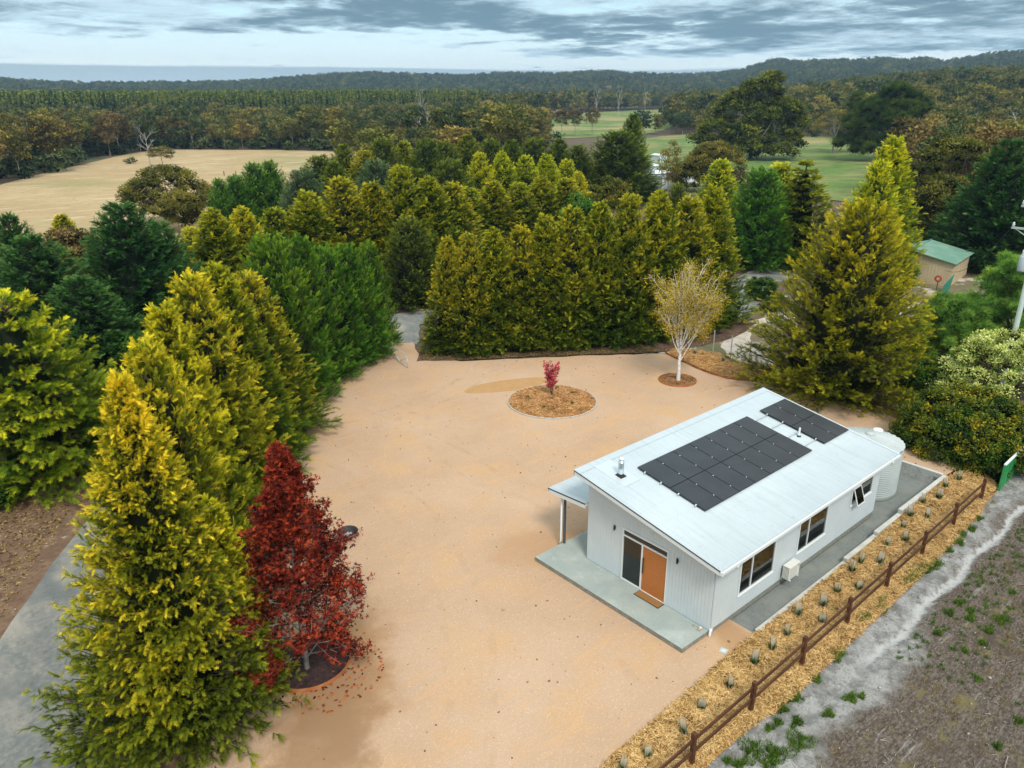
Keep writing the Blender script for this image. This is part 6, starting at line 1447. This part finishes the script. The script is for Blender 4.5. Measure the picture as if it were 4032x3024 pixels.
# shrubs behind the tank
c = dome(14, 125, 3.5, .5, 6.1, .45, lambda t: math.sqrt(max(.08, 1-t**2)), .12)
leafy('variegated_shrub', 'tall cream-leaved variegated shrub behind the orange-green bush', 27.9, -.2, 5.5, 3.2, c, rad_(14, len(c), .35, .65), 190, .15, leaf_rh(), 'varieg', h0=1, r0=.08, seed=14, cat='shrub', core=.6)
c = dome(15, 130, 3.5, .3, 3.5, .45, lambda t: math.sqrt(max(.10, 1-t**2.4)), .12)
leafy('autumn_bush', 'wide orange and green leafy bush beyond the tank', 23.6, -.3, 4.0, 4, c, rad_(15, len(c), .35, .68), 260, .15, leaf_rh(), 'orange', h0=.6, r0=.08, seed=15, cat='shrub', core=.6)
c = dome(16, 60, 2.0, .3, 2.9, .45, None, .15)
leafy('autumn_bush', 'dark green bush joined to the near side of the orange-green one', 21.9, -1.4, 3.1, 2.2, c+np.array([.6, .6, 0]), rad_(16, len(c), .35, .6), 200, .14, leaf_rh(), 'green', h0=.6, r0=.06, seed=16, cat='shrub', core=.6)
c = dome(17, 50, 1.9, .3, 3.2, .45, None, .15)
leafy('dark_bush', 'dark green shrub between the olive-yellow tree and the variegated shrub', 28.4, 3.2, 3.6, 2.2, c, rad_(17, len(c), .4, .7), 160, .17, leaf_rh(), 'green', h0=.8, r0=.06, seed=17, cat='shrub', core=.6)
# clipped round bush and others by the drive
c = dome(18, 80, 1.25, .25, 1.95, .3, lambda t: 1.0 if t < .8 else .75, .1)
leafy('clipped_bush', 'clipped dense dark green bush beside the grey drive', 46.2, 26.7, 2.2, 1.5, c, rad_(18, len(c), .3, .42), 170, .10, leaf_rh(), 'green', h0=.5, r0=.05, seed=18, cat='shrub', core=.8)
for (x, y, s_) in ((43.2, 23.8, 1.0), (45.0, 24.0, .9)):
    c = dome(19, 14, .9*s_, .1, .8*s_, .3, None, .1)
    leafy('low_grass_clump', 'low brown-green strappy clump %s the clipped bush' % ('in front of' if s_ < 1 else 'on the track side of'), x, y, 1, 1, c, rad_(19, len(c), .3, .5), 120, .22, leaf_tri(), 'acacia', h0=.2, r0=.02, seed=19, cat='shrub')
c = dome(20, 60, 1.1, .3, 3.6, .4, None, .15)
leafy('dark_bush', 'round dark leafy bush between the golden row and the dark conifers', -8.4, 43.0, 3.9, 1.5, c, rad_(20, len(c), .35, .6), 170, .18, leaf_rh(), 'midgreen', h0=.8, r0=.06, seed=20, cat='shrub', core=.6)
c = dome(21, 50, 1.3, .2, 1.6, .35, None, .15)
leafy('dark_bush', 'dark round bush at the frame edge on the leafy verge', -18.9, 29.6, 1.8, 1.4, c, rad_(21, len(c), .35, .55), 170, .14, leaf_rh(), 'green', h0=.4, r0=.05, seed=21, cat='shrub', core=.6)
# golden layered conifer at the frame edge
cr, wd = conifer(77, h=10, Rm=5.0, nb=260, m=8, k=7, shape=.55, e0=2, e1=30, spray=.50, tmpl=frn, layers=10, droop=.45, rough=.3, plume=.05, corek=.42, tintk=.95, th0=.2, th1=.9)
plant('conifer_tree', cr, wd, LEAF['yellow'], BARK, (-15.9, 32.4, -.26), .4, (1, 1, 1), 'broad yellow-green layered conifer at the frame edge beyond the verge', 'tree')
c = dome(22, 60, 2.5, 1, 7.3, .7, None, .2)
leafy('leafy_tree', 'reddish brown bush tree among the very dark conifers', -5.3, 70.9, 8.1, 3, c, rad_(22, len(c), .6, 1.1), 170, .28, leaf_rh(), 'brownleaf', h0=1.5, r0=.1, seed=22, core=.5)
c = dome(23, 60, 3.2, 3, 9.3, .8, None, .2)
leafy('leafy_tree', 'thin grey-green willowy tree behind the long clipped row', 71.9, 46.9, 9.6, 3.8, c, rad_(23, len(c), .6, 1.2), 120, .30, leaf_tri(), 'grey', BARKG, h0=2.5, r0=.16, nl=8, seed=23)
c = dome(24, 60, 2.8, 2, 10.2, .8, None, .2)
leafy('leafy_tree', 'broadleaf tree with orange tips behind the long clipped row', 44.8, 46.2, 10.8, 3.2, c, rad_(24, len(c), .6, 1.1), 170, .26, leaf_rh(), 'peach', h0=2, r0=.14, seed=24, core=.5)
c = dome(25, 50, 1.9, 1, 8.6, .7, None, .2)
leafy('leafy_tree', 'rounded fresh green tree next to the orange-tipped one', 40.4, 46.6, 9.1, 2.2, c, rad_(25, len(c), .6, 1.1), 170, .26, leaf_rh(), 'midgreen', h0=2, r0=.12, seed=25, core=.5)
c = dome(27, 30, 1.8, 4, 11.4, .9, None, .2)
leafy('gum_tree', 'slim drooping gum with a bare white stem by the white metal shed', 99.0, 80.0, 11.8, 2.2, c, rad_(27, len(c), .6, 1.1), 90, .32, leaf_tri(), 'gum', BARKP, h0=4, r0=.13, seed=27)

# birch, maple, pink shrub: grown stem by stem
def grow(seed, starts, levels, ratio, ang, upk, gn, nseg=5, jit=.08):
    """starts: list of (p, d, len, rad); returns lines and tip frames"""
    r = np.random.default_rng(seed); lines = []; tips = []; cur = starts
    for lv in range(levels+1):
        nxt = []
        for p, d, l, q in cur:
            pts = [np.array(p, float)]; d = np.array(d, float); d /= np.linalg.norm(d)
            for i in range(nseg):
                d = d+r.normal(0, jit, 3)+np.array([0, 0, upk[lv]/nseg]); d /= np.linalg.norm(d); pts.append(pts[-1]+d*l/nseg)
            pts = np.array(pts); lines.append((pts, np.linspace(q, q*.35, nseg+1)))
            if lv == levels: tips += [(pts[j], d) for j in range(1, nseg+1)]
            else:
                for k in range(gn[lv]):
                    t = r.uniform(.25, 1.0); i_ = min(nseg-1, int(t*nseg)); b = pts[i_]+(pts[i_+1]-pts[i_])*(t*nseg-i_)
                    a = np.cross(d, r.normal(size=3)); a /= np.linalg.norm(a); th = np.radians(ang[lv]*r.uniform(.6, 1.3)); dd = d*np.cos(th)+a*np.sin(th)
                    nxt.append((b, dd, l*ratio[lv]*r.uniform(.7, 1.2)*(1.15-.4*t), q*.42))
                if lv < 2: tips += [(pts[-1], d)]
        cur = nxt
    return lines, tips
def birch():
    r = np.random.default_rng(44); st = []
    trunk = (np.array([[0, 0, -.2], [.02, 0, .8], [-.02, .03, 1.5], [.05, .02, 2.1]]), np.array([.20, .16, .14, .13]))
    for k in range(11):
        a = k*2*np.pi/11+r.uniform(-.2, .2); e_ = R(46+41*((k*7) % 11)/10); st.append(([.05, .02, 1.5+.09*k], [math.cos(a)*math.cos(e_), math.sin(a)*math.cos(e_), math.sin(e_)], r.uniform(5.4, 6.6)*(.22+.78*math.sin(e_)), .055))
    lines, tips = grow(45, st, 2, [.34, .5], [36, 42], [.35, .25, -.25], [10, 5], 6, .07)
    WV, WQ = np_tubes([trunk]+lines, 5)
    P = np.array([t[0] for t in tips]); Dm = np.array([t[1] for t in tips])
    idx = r.integers(0, len(P), 17000); w = np.hypot(P[:, 0], P[:, 1])/2.6+P[:, 2]/9; keep = r.random(len(idx)) < np.clip((w[idx]-.42)*1.25, .04, 1); idx = idx[keep]
    n = len(idx); V, F, T = place(leaf_rh(), P[idx]+r.normal(0, .16, (n, 3))-np.array([0, 0, 1.])*r.random((n, 1))*.28, Dm[idx]*.3+r.normal(0, .6, (n, 3))+[0, 0, -.5], r.normal(size=(n, 3)), r.uniform(.09, .15, n), r.random(n)*.9)
    plant('birch_tree', (V, F, T), (WV, WQ), LEAF['birch'], BARKW, (21.1, 17.6, G0), 0, (.84, .84, .98), 'white-stemmed birch with thin ochre leaves in a rusty steel ring', 'tree')
birch()
def maple():
    r = np.random.default_rng(54); st = []; H = 9.3
    trunk = (np.array([[0, 0, -.2], [0, 0, 3], [.04, 0, 6], [0, 0, H*.93]]), np.array([.11, .08, .045, .012]))
    for k in range(86):
        t = .05+.93*(k/86)**.95; a = k*2.39996; z = t*H; l = 3.15*(1-t)**1.0*min(1, (t+.10)/.18)*r.uniform(.72, 1.12)+.20; e_ = R(18+44*t)
        st.append(([0, 0, z*.93], [math.cos(a)*math.cos(e_), math.sin(a)*math.cos(e_), math.sin(e_)], l, .030*(1.2-t)))
    lines, tips = grow(55, st, 1, [.42], [42], [.25, .2], [7], 5, .07)
    WV, WQ = np_tubes([trunk]+lines, 4)
    P = np.array([t[0] for t in tips]); Dm = np.array([t[1] for t in tips]); idx = r.integers(0, len(P), 25000); n = len(idx)
    V, F, T = place(leaf_star(), P[idx]+r.normal(0, .085, (n, 3)), Dm[idx]*.5+r.normal(0, .6, (n, 3))+[0, 0, -.35], r.normal(size=(n, 3))*.6+[0, 0, 1], r.uniform(.11, .19, n), r.random(n)*.85*(.5+.5*r.random(n)))
    plant('maple_tree', (V, F, T), (WV, WQ), LEAF['red'], BARKG, (-12.2, 8.3, G0), .6, (1, 1, 1), 'deep red conical maple beside the nearest golden cypress', 'tree')
maple()
def pinky():
    r = np.random.default_rng(64); st = [([r.normal(0, .05), r.normal(0, .05), 0], [r.normal(0, .07), r.normal(0, .07), 1], r.uniform(1.2, 2.2), .018) for _ in range(6)]
    lines, tips = grow(65, st, 1, [.28], [38], [.1, .3], [7], 5, .05); WV, WQ = np_tubes(lines, 4)
    P = np.array([t[0] for t in tips if t[0][2] > .55]); Dm = np.array([t[1] for t in tips if t[0][2] > .55]); idx = r.integers(0, len(P), 1500); n = len(idx)
    V, F, T = place(leaf_rh(), P[idx]+r.normal(0, .05, (n, 3)), Dm[idx]+r.normal(0, .5, (n, 3)), r.normal(size=(n, 3)), r.uniform(.10, .18, n), r.random(n)*.9)
    plant('pink_shrub', (V, F, T), (WV, WQ), LEAF['pink'], BARK, (11.9, 21.0, cherz(11.9, 21)), 0, (1.05, 1.05, .92), 'slender pink-red leaved shrub on the round straw mound', 'shrub')
pinky()
for i, (x, y) in enumerate(((10.6, 21.9), (10.2, 20.0), (12.0, 19.2), (13.4, 20.5), (13.3, 22.0))):
    r = np.random.default_rng(i); n = 70; a = r.uniform(0, 6.28, n); e_ = r.uniform(.3, 1.4, n); D = np.stack([np.cos(a)*np.cos(e_), np.sin(a)*np.cos(e_), np.sin(e_)], 1)
    V, F, T = place(leaf_tri(), r.normal(0, .06, (n, 3))*[1, 1, 0], D, r.normal(size=(n, 3)), r.uniform(.1, .2, n), r.random(n)*.6, .4)
    o = link('seedling', mesh_np('seedling', V, tris=F, mats=[LEAF['green']], tint=T), None, (x, y, cherz(x, y))); tagp(o, 'small green seedling in the round straw mound', 'plant', 'seedlings on the round straw mound')

# ------------------------------------------------------------------ gum woodland and far forest
def gum(seed, h=15., Rr=3.8, n=16, per=46, size=.62, leaf='gum', bark=BARKP, low=.45, tm=None, single=False, r0=.17):
    c = dome(seed, n, Rr*.72, h*low, h*.93, Rr*.28, lambda t: math.sqrt(max(.08, 1-(1.7*t-.75)**2)), .25)
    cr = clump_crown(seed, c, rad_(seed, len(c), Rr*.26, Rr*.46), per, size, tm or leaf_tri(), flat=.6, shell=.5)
    wd = limbs(seed, c, h*low*.8, r0*h/15, 4); return cr, wd
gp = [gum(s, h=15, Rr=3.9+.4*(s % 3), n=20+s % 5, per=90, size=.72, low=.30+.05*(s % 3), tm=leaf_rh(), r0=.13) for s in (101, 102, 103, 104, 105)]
gum_src = []
def dead(seed, h=15):
    st = [([0, 0, h*.35+i*h*.08], [math.cos(i*2.4)*.6, math.sin(i*2.4)*.6, .8], h*.32, .09) for i in range(7)]
    lines, _ = grow(seed, st, 2, [.5, .5], [35, 40], [.2, .2, .1], [5, 3], 4, .1); return np_tubes([(np.array([[0, 0, -.3], [.2, 0, h*.5], [0, .2, h]]), np.array([.22, .15, .03]))]+lines, 4)
deadw = dead(7)
FB = [(83,225),(80,215),(76,235),(71.5,300),(68,345),(66,335),(57,322),(55.5,215),(50,205),(47.5,200),(47.2,300),(46.3,400),(44,420),(42,430),(38,430),(37,350),(34,350),(31,395),(27,350),(24.5,190),(22,165),(19,150),(15,140),(5,150),(0,150)]
FB = sorted(FB); FA = [a for a, _ in FB]; FD = [d for _, d in FB]
fields = [PADL, [(466,746),(380,590),(300,455),(355,462),(470,515),(600,620),(760,760),(1000,790),(1000,860),(700,800)], GR1, GR2, GR3]
def scatter():
    r = np.random.default_rng(77); out = []
    xs = np.arange(-420, 1150, 8.2); X, Y = np.meshgrid(xs, np.arange(-120, 1150, 8.2)); X = (X+r.uniform(-3.6, 3.6, X.shape)).ravel(); Y = (Y+r.uniform(-3.6, 3.6, Y.shape)).ravel()
    D = np.hypot(X-CX, Y-CY); az = np.degrees(np.arctan2(Y-CY, X-CX))
    ok = (D < 1130) & (az > -2) & (az < 96) & (D > np.interp(az, FA, FD))
    for p in fields: ok &= ~inpoly(X, Y, p)
    ok &= ~((az > 52.6) & (az < 56.4) & (D > 290) & (D < 500))
    # open ground round the big single trees and the middle green field
    for (a, b, q) in ((209, 129, 18), (252, 124, 12), (233, 94, 17), (206, 522, 13), (270, 165, 10)): ok &= np.hypot(X-a, Y-b) > q
    # the sight line from the court to the white farmhouse stays open
    ang = np.degrees(np.arctan2(522-CY, 206-CX)); ok &= ~((np.abs(az-ang) < .75) & (D > 455) & (D < 585))
    return X[ok], Y[ok], D[ok], az[ok]
SX, SY, SD, SA = scatter()
GR = np.random.default_rng(5)
vis = (SA > 12) & (SA < 86)
near = np.argsort(np.where(vis, SD, 1e9))[:270]; isn = np.zeros(len(SX), bool); isn[near] = True
gumlab = {0: 'grey-barked gum tree of the woodland edge beyond the fields', 1: 'rust-tinged gum tree of the woodland edge beyond the fields', 2: 'bare grey dead gum tree in the woodland beyond the fields'}
DSRC = [None]
for j, i in enumerate(near):
    x, y = float(SX[i]), float(SY[i]); h = GR.uniform(.72, 1.18)*(1.0 if SA[i] > 45 else .92); w = GR.uniform(.85, 1.25); rz = GR.uniform(0, 6.28)
    if GR.random() < .07:
        if DSRC[0] is None:
            e = empty('dead_tree', (x, y, gzf(x, y)), rz, label=gumlab[2], cat='tree', group='dead gum trees'); link('trunk', mesh_np('dead_trunk', deadw[0], quads=deadw[1], mats=[DEADW]), e); DSRC[0] = e; e.scale = (w, w, h)
        else: replant(DSRC[0], 'dead_tree', (x, y, gzf(x, y)), rz, (w, w, h), gumlab[2], 'dead gum trees')
        continue
    br = (SA[i] > 66 and GR.random() < .45) or (SA[i] < 40 and GR.random() < .25)
    lf = LEAF['brownleaf'] if br else (LEAF['gumdark'] if GR.random() < .35 else LEAF['gum']); lab = gumlab[1 if br else 0]; grp = 'rust-tinged gum trees' if br else 'gum trees of the woodland edge'
    k = j % 5
    if len(gum_src) <= k:
        e = plant('gum_tree', gp[k][0], gp[k][1], lf, BARKP, (x, y, gzf(x, y)), rz, (w, w, h), lab, 'tree', grp); gum_src.append(e)
    else: e = replant(gum_src[k], 'gum_tree', (x, y, gzf(x, y)), rz, (w, w, h), lab, grp, lf)
# taller marks that stand out
def special(x, y, h, kind, label, w=1.0):
    if kind == 'dead': replant(DSRC[0], 'dead_tree', (x, y, gzf(x, y)), 1.0, (w, w, h/15), label)
    else: replant(gum_src[kind], 'gum_tree', (x, y, gzf(x, y)), 2.0, (w, w, h/15), label, None, LEAF['gum'])
special(55, 252, 10, 'dead', 'silvery dead tree at the corner of the dry paddock', .9)
special(57, 246, 6, 2, 'low spreading gum under the silvery dead tree', .9)
special(268, 410, 24, 'dead', 'tall white dead trunk rising above the far gums')
special(420, 400, 22, 'dead', 'tall forked dead gum beyond the green field'); special(436, 392, 22, 'dead', 'second tall dead gum beside the forked one', .9); special(500, 420, 20, 'dead', 'thin dead gum at the far forest edge', .8)
special(108.7, 140.0, 18, 0, 'golden-green spreading gum in front of the far fields', 1.35); special(118, 152, 15, 3, 'second spreading gum behind the windbreak', 1.3); special(100, 150, 13, 1, 'lower gum with red-brown stems behind the windbreak', 1.4)
special(152, 200, 14, 4, 'pale-limbed gum near the far green field', 1.1); special(84, 160, 13, 2, 'rounded gum behind the dark windbreak row', 1.4); special(92, 190, 14, 0, 'dark gum behind the windbreak near the dry field', 1.3)
for q, (x, y) in enumerate(((262, 296), (268, 292), (275, 289), (282, 286), (258, 288), (290, 281), (271, 299))): replant(gum_src[q % 5], 'gum_tree', (x, y, gzf(x, y)), q, (.9, .9, .95), 'rust-brown gum in the clump on the far green field', 'gums of the clump on the far green field', LEAF['brownleaf'])

def merged(cr, wd, leaf, bark, name):
    V, F, T = cr; n = len(V); WV, WQ = wd
    me = mesh_np(name, np.concatenate([V, WV]), tris=F, quads=WQ+n, mats=[LEAF[leaf], bark], tint=np.concatenate([T, np.zeros(len(WV))]), midx=np.concatenate([np.zeros(len(F)), np.ones(len(WQ))]).astype(int))
    return me
def field_of(name, P, scl, idx, meshes, sources):
    """one object: a point per tree, the trees instanced on the points"""
    me = bpy.data.meshes.new(name); me.vertices.add(len(P)); me.vertices.foreach_set('co', np.asarray(P, np.float32).ravel())
    me.attributes.new('scl', 'FLOAT', 'POINT').data.foreach_set('value', np.asarray(scl, np.float32)); me.attributes.new('idx', 'INT', 'POINT').data.foreach_set('value', np.asarray(idx, np.int32))
    me.attributes.new('rot', 'FLOAT', 'POINT').data.foreach_set('value', np.random.default_rng(1).uniform(0, 6.28, len(P)).astype(np.float32))
    o = link(name, me); o['kind'] = 'stuff'
    ng = bpy.data.node_groups.new(name, 'GeometryNodeTree'); ng.interface.new_socket('Geometry', in_out='INPUT', socket_type='NodeSocketGeometry'); ng.interface.new_socket('Geometry', in_out='OUTPUT', socket_type='NodeSocketGeometry')
    N = ng.nodes; L = ng.links; gi = N.new('NodeGroupInput'); go = N.new('NodeGroupOutput'); ip = N.new('GeometryNodeInstanceOnPoints')
    gj = N.new('GeometryNodeJoinGeometry')
    gi2 = N.new('GeometryNodeGeometryToInstance')
    for s_ in reversed(sources):
        oi = N.new('GeometryNodeObjectInfo'); oi.inputs['Object'].default_value = s_; oi.inputs['As Instance'].default_value = True; L.new(oi.outputs['Geometry'], gj.inputs[0])
    def attr(n_, t):
        a = N.new('GeometryNodeInputNamedAttribute'); a.data_type = t; a.inputs['Name'].default_value = n_; return a.outputs['Attribute']
    L.new(gi.outputs[0], ip.inputs['Points']); L.new(gj.outputs[0], ip.inputs['Instance']); ip.inputs['Pick Instance'].default_value = True
    L.new(attr('idx', 'INT'), ip.inputs['Instance Index']); L.new(attr('scl', 'FLOAT'), ip.inputs['Scale'])
    cx_ = N.new('ShaderNodeCombineXYZ'); L.new(attr('rot', 'FLOAT'), cx_.inputs[2]); e2 = N.new('FunctionNodeEulerToRotation'); L.new(cx_.outputs[0], e2.inputs[0]); L.new(e2.outputs[0], ip.inputs['Rotation'])
    L.new(ip.outputs[0], go.inputs[0]); md = o.modifiers.new('n', 'NODES'); md.node_group = ng
    return o
# single-mesh far trees, each standing in the wood as a tree of its own
fsrc = []
for s_, leaf, hh_, Rr_, n_, low in ((201, 'gum', 15, 3.9, 9, .40), (202, 'gumdark', 15, 4.1, 10, .35), (203, 'brownleaf', 13, 3.6, 8, .40), (204, 'gumdark', 17, 4.0, 10, .45), (205, 'gum', 14, 4.3, 10, .35)):
    cr, wd = gum(s_, h=hh_, Rr=Rr_*1.1, n=n_+4, per=40, size=1.15, low=low-.08, r0=.12); fsrc.append((cr, wd, leaf))
def conic_far(seed):
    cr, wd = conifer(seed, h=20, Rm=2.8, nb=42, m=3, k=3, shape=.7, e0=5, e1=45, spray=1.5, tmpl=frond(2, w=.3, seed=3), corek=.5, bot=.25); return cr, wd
psrc = [conic_far(301), conic_far(302)]
fobj = []
fpos = [(330, 420), (350, 440), (300, 470), (520, 330), (560, 300)]
for (cr, wd, leaf), (x, y) in zip(fsrc, fpos):
    o = link('gum_tree', merged(cr, wd, leaf, BARKP, 'far_gum'), None, (x, y, gzf(x, y))); tagp(o, 'far gum tree in the forest beyond the fields', 'tree', 'gum trees of the far forest'); fobj.append(o)
pobj = []
for (cr, wd), (x, y) in zip(psrc, ((120, 640), (160, 650))):
    o = link('pine_tree', merged(cr, wd, 'plant', BARK, 'plantation_pine'), None, (x, y, gzf(x, y))); tagp(o, 'tall dark pine of the plantation under the hills', 'tree', 'plantation pines'); pobj.append(o)
rest = ~isn
plant_zone = (SA > 52.5+2*np.sin(SD/40)) & (SD > 600)
m1 = rest & ~plant_zone
r = np.random.default_rng(8)
P1 = np.stack([SX[m1], SY[m1], gz(SX[m1], SY[m1])-.3], 1); n1 = len(P1)
i1 = r.choice(5, n1, p=[.30, .25, .12, .15, .18])
tall = ((SD[m1] > 480) & (SA[m1] < 53))*.30
field_of('gum_forest', P1, r.uniform(.68, 1.12, n1)+tall, i1, None, fobj)
# plantation
X, Y = np.meshgrid(np.arange(-260, 760, 5.6), np.arange(520, 1250, 5.6)); X = (X+r.uniform(-2.6, 2.6, X.shape)).ravel(); Y = (Y+r.uniform(-2.6, 2.6, Y.shape)).ravel(); D = np.hypot(X-CX, Y-CY); A = np.degrees(np.arctan2(Y-CY, X-CX))
ok = (D > 600) & (D < 1000) & (A > 52.5+2*np.sin(D/40)) & (A < 92); X, Y = X[ok], Y[ok]
field_of('pine_plantation', np.stack([X, Y, gz(X, Y)-.3], 1), r.uniform(.78, 1.16, len(X)), r.integers(0, 2, len(X)), None, pobj)
# forested hills
X, Y = np.meshgrid(np.arange(-700, 2700, 14.5), np.arange(-400, 2650, 14.5)); X = (X+r.uniform(-6, 6, X.shape)).ravel(); Y = (Y+r.uniform(-6, 6, Y.shape)).ravel(); D = np.hypot(X-CX, Y-CY); A = np.degrees(np.arctan2(Y-CY, X-CX))
ok = (D > 1130) & (D < 2560) & (A > 3) & (A < 93) & (r.random(len(X)) < .93); X, Y = X[ok], Y[ok]; print('hill trees', len(X), 'forest', n1)
field_of('hill_forest', np.stack([X, Y, gz(X, Y)-1.5], 1), r.uniform(1.0, 1.6, len(X)), r.choice(5, len(X), p=[.12, .42, .02, .40, .04]), None, fobj)
# scrub floor under the nearest woodland, bushes along paddock edges
und = []
ku = (SD < 420) & vis & (r.random(len(SX)) < .8)
ub = clump_crown(5, dome(5, 7, 1.6, .3, 1.6, .5, None, .3), [.9]*7, 40, .5, leaf_tri(), core=.5)
uo = link('scrub_bush', mesh_np('scrub_bush', ub[0], tris=ub[1], mats=[LEAF['gumdark']], tint=ub[2]), None, (52, 262, gzf(52, 262))); tagp(uo, 'low dark scrub bush by the silvery dead tree', 'shrub')
q = r.normal(0, 3, (ku.sum(), 2)); XU, YU = SX[ku]+q[:, 0], SY[ku]+q[:, 1]
field_of('undergrowth', np.stack([XU, YU, gz(XU, YU)-.1], 1), r.uniform(1.2, 3.0, len(XU)), np.zeros(len(XU)), None, [uo])

# ------------------------------------------------------------------ air
def haze():
    m = bpy.data.materials.new('haze_air'); m.use_nodes = True; N = m.node_tree.nodes; L = m.node_tree.links; N.clear()
    v = N.new('ShaderNodeVolumePrincipled'); v.inputs['Color'].default_value = (.50, .74, .98, 1); v.inputs['Density'].default_value = HAZE; v.inputs['Anisotropy'].default_value = .2
    o = N.new('ShaderNodeOutputMaterial'); L.new(v.outputs[0], o.inputs['Volume'])
    b = box('haze', (-1200, -1500, -3), (4100, 4100, 230), m); b['kind'] = 'stuff'
HAZE = 0.00014
haze()
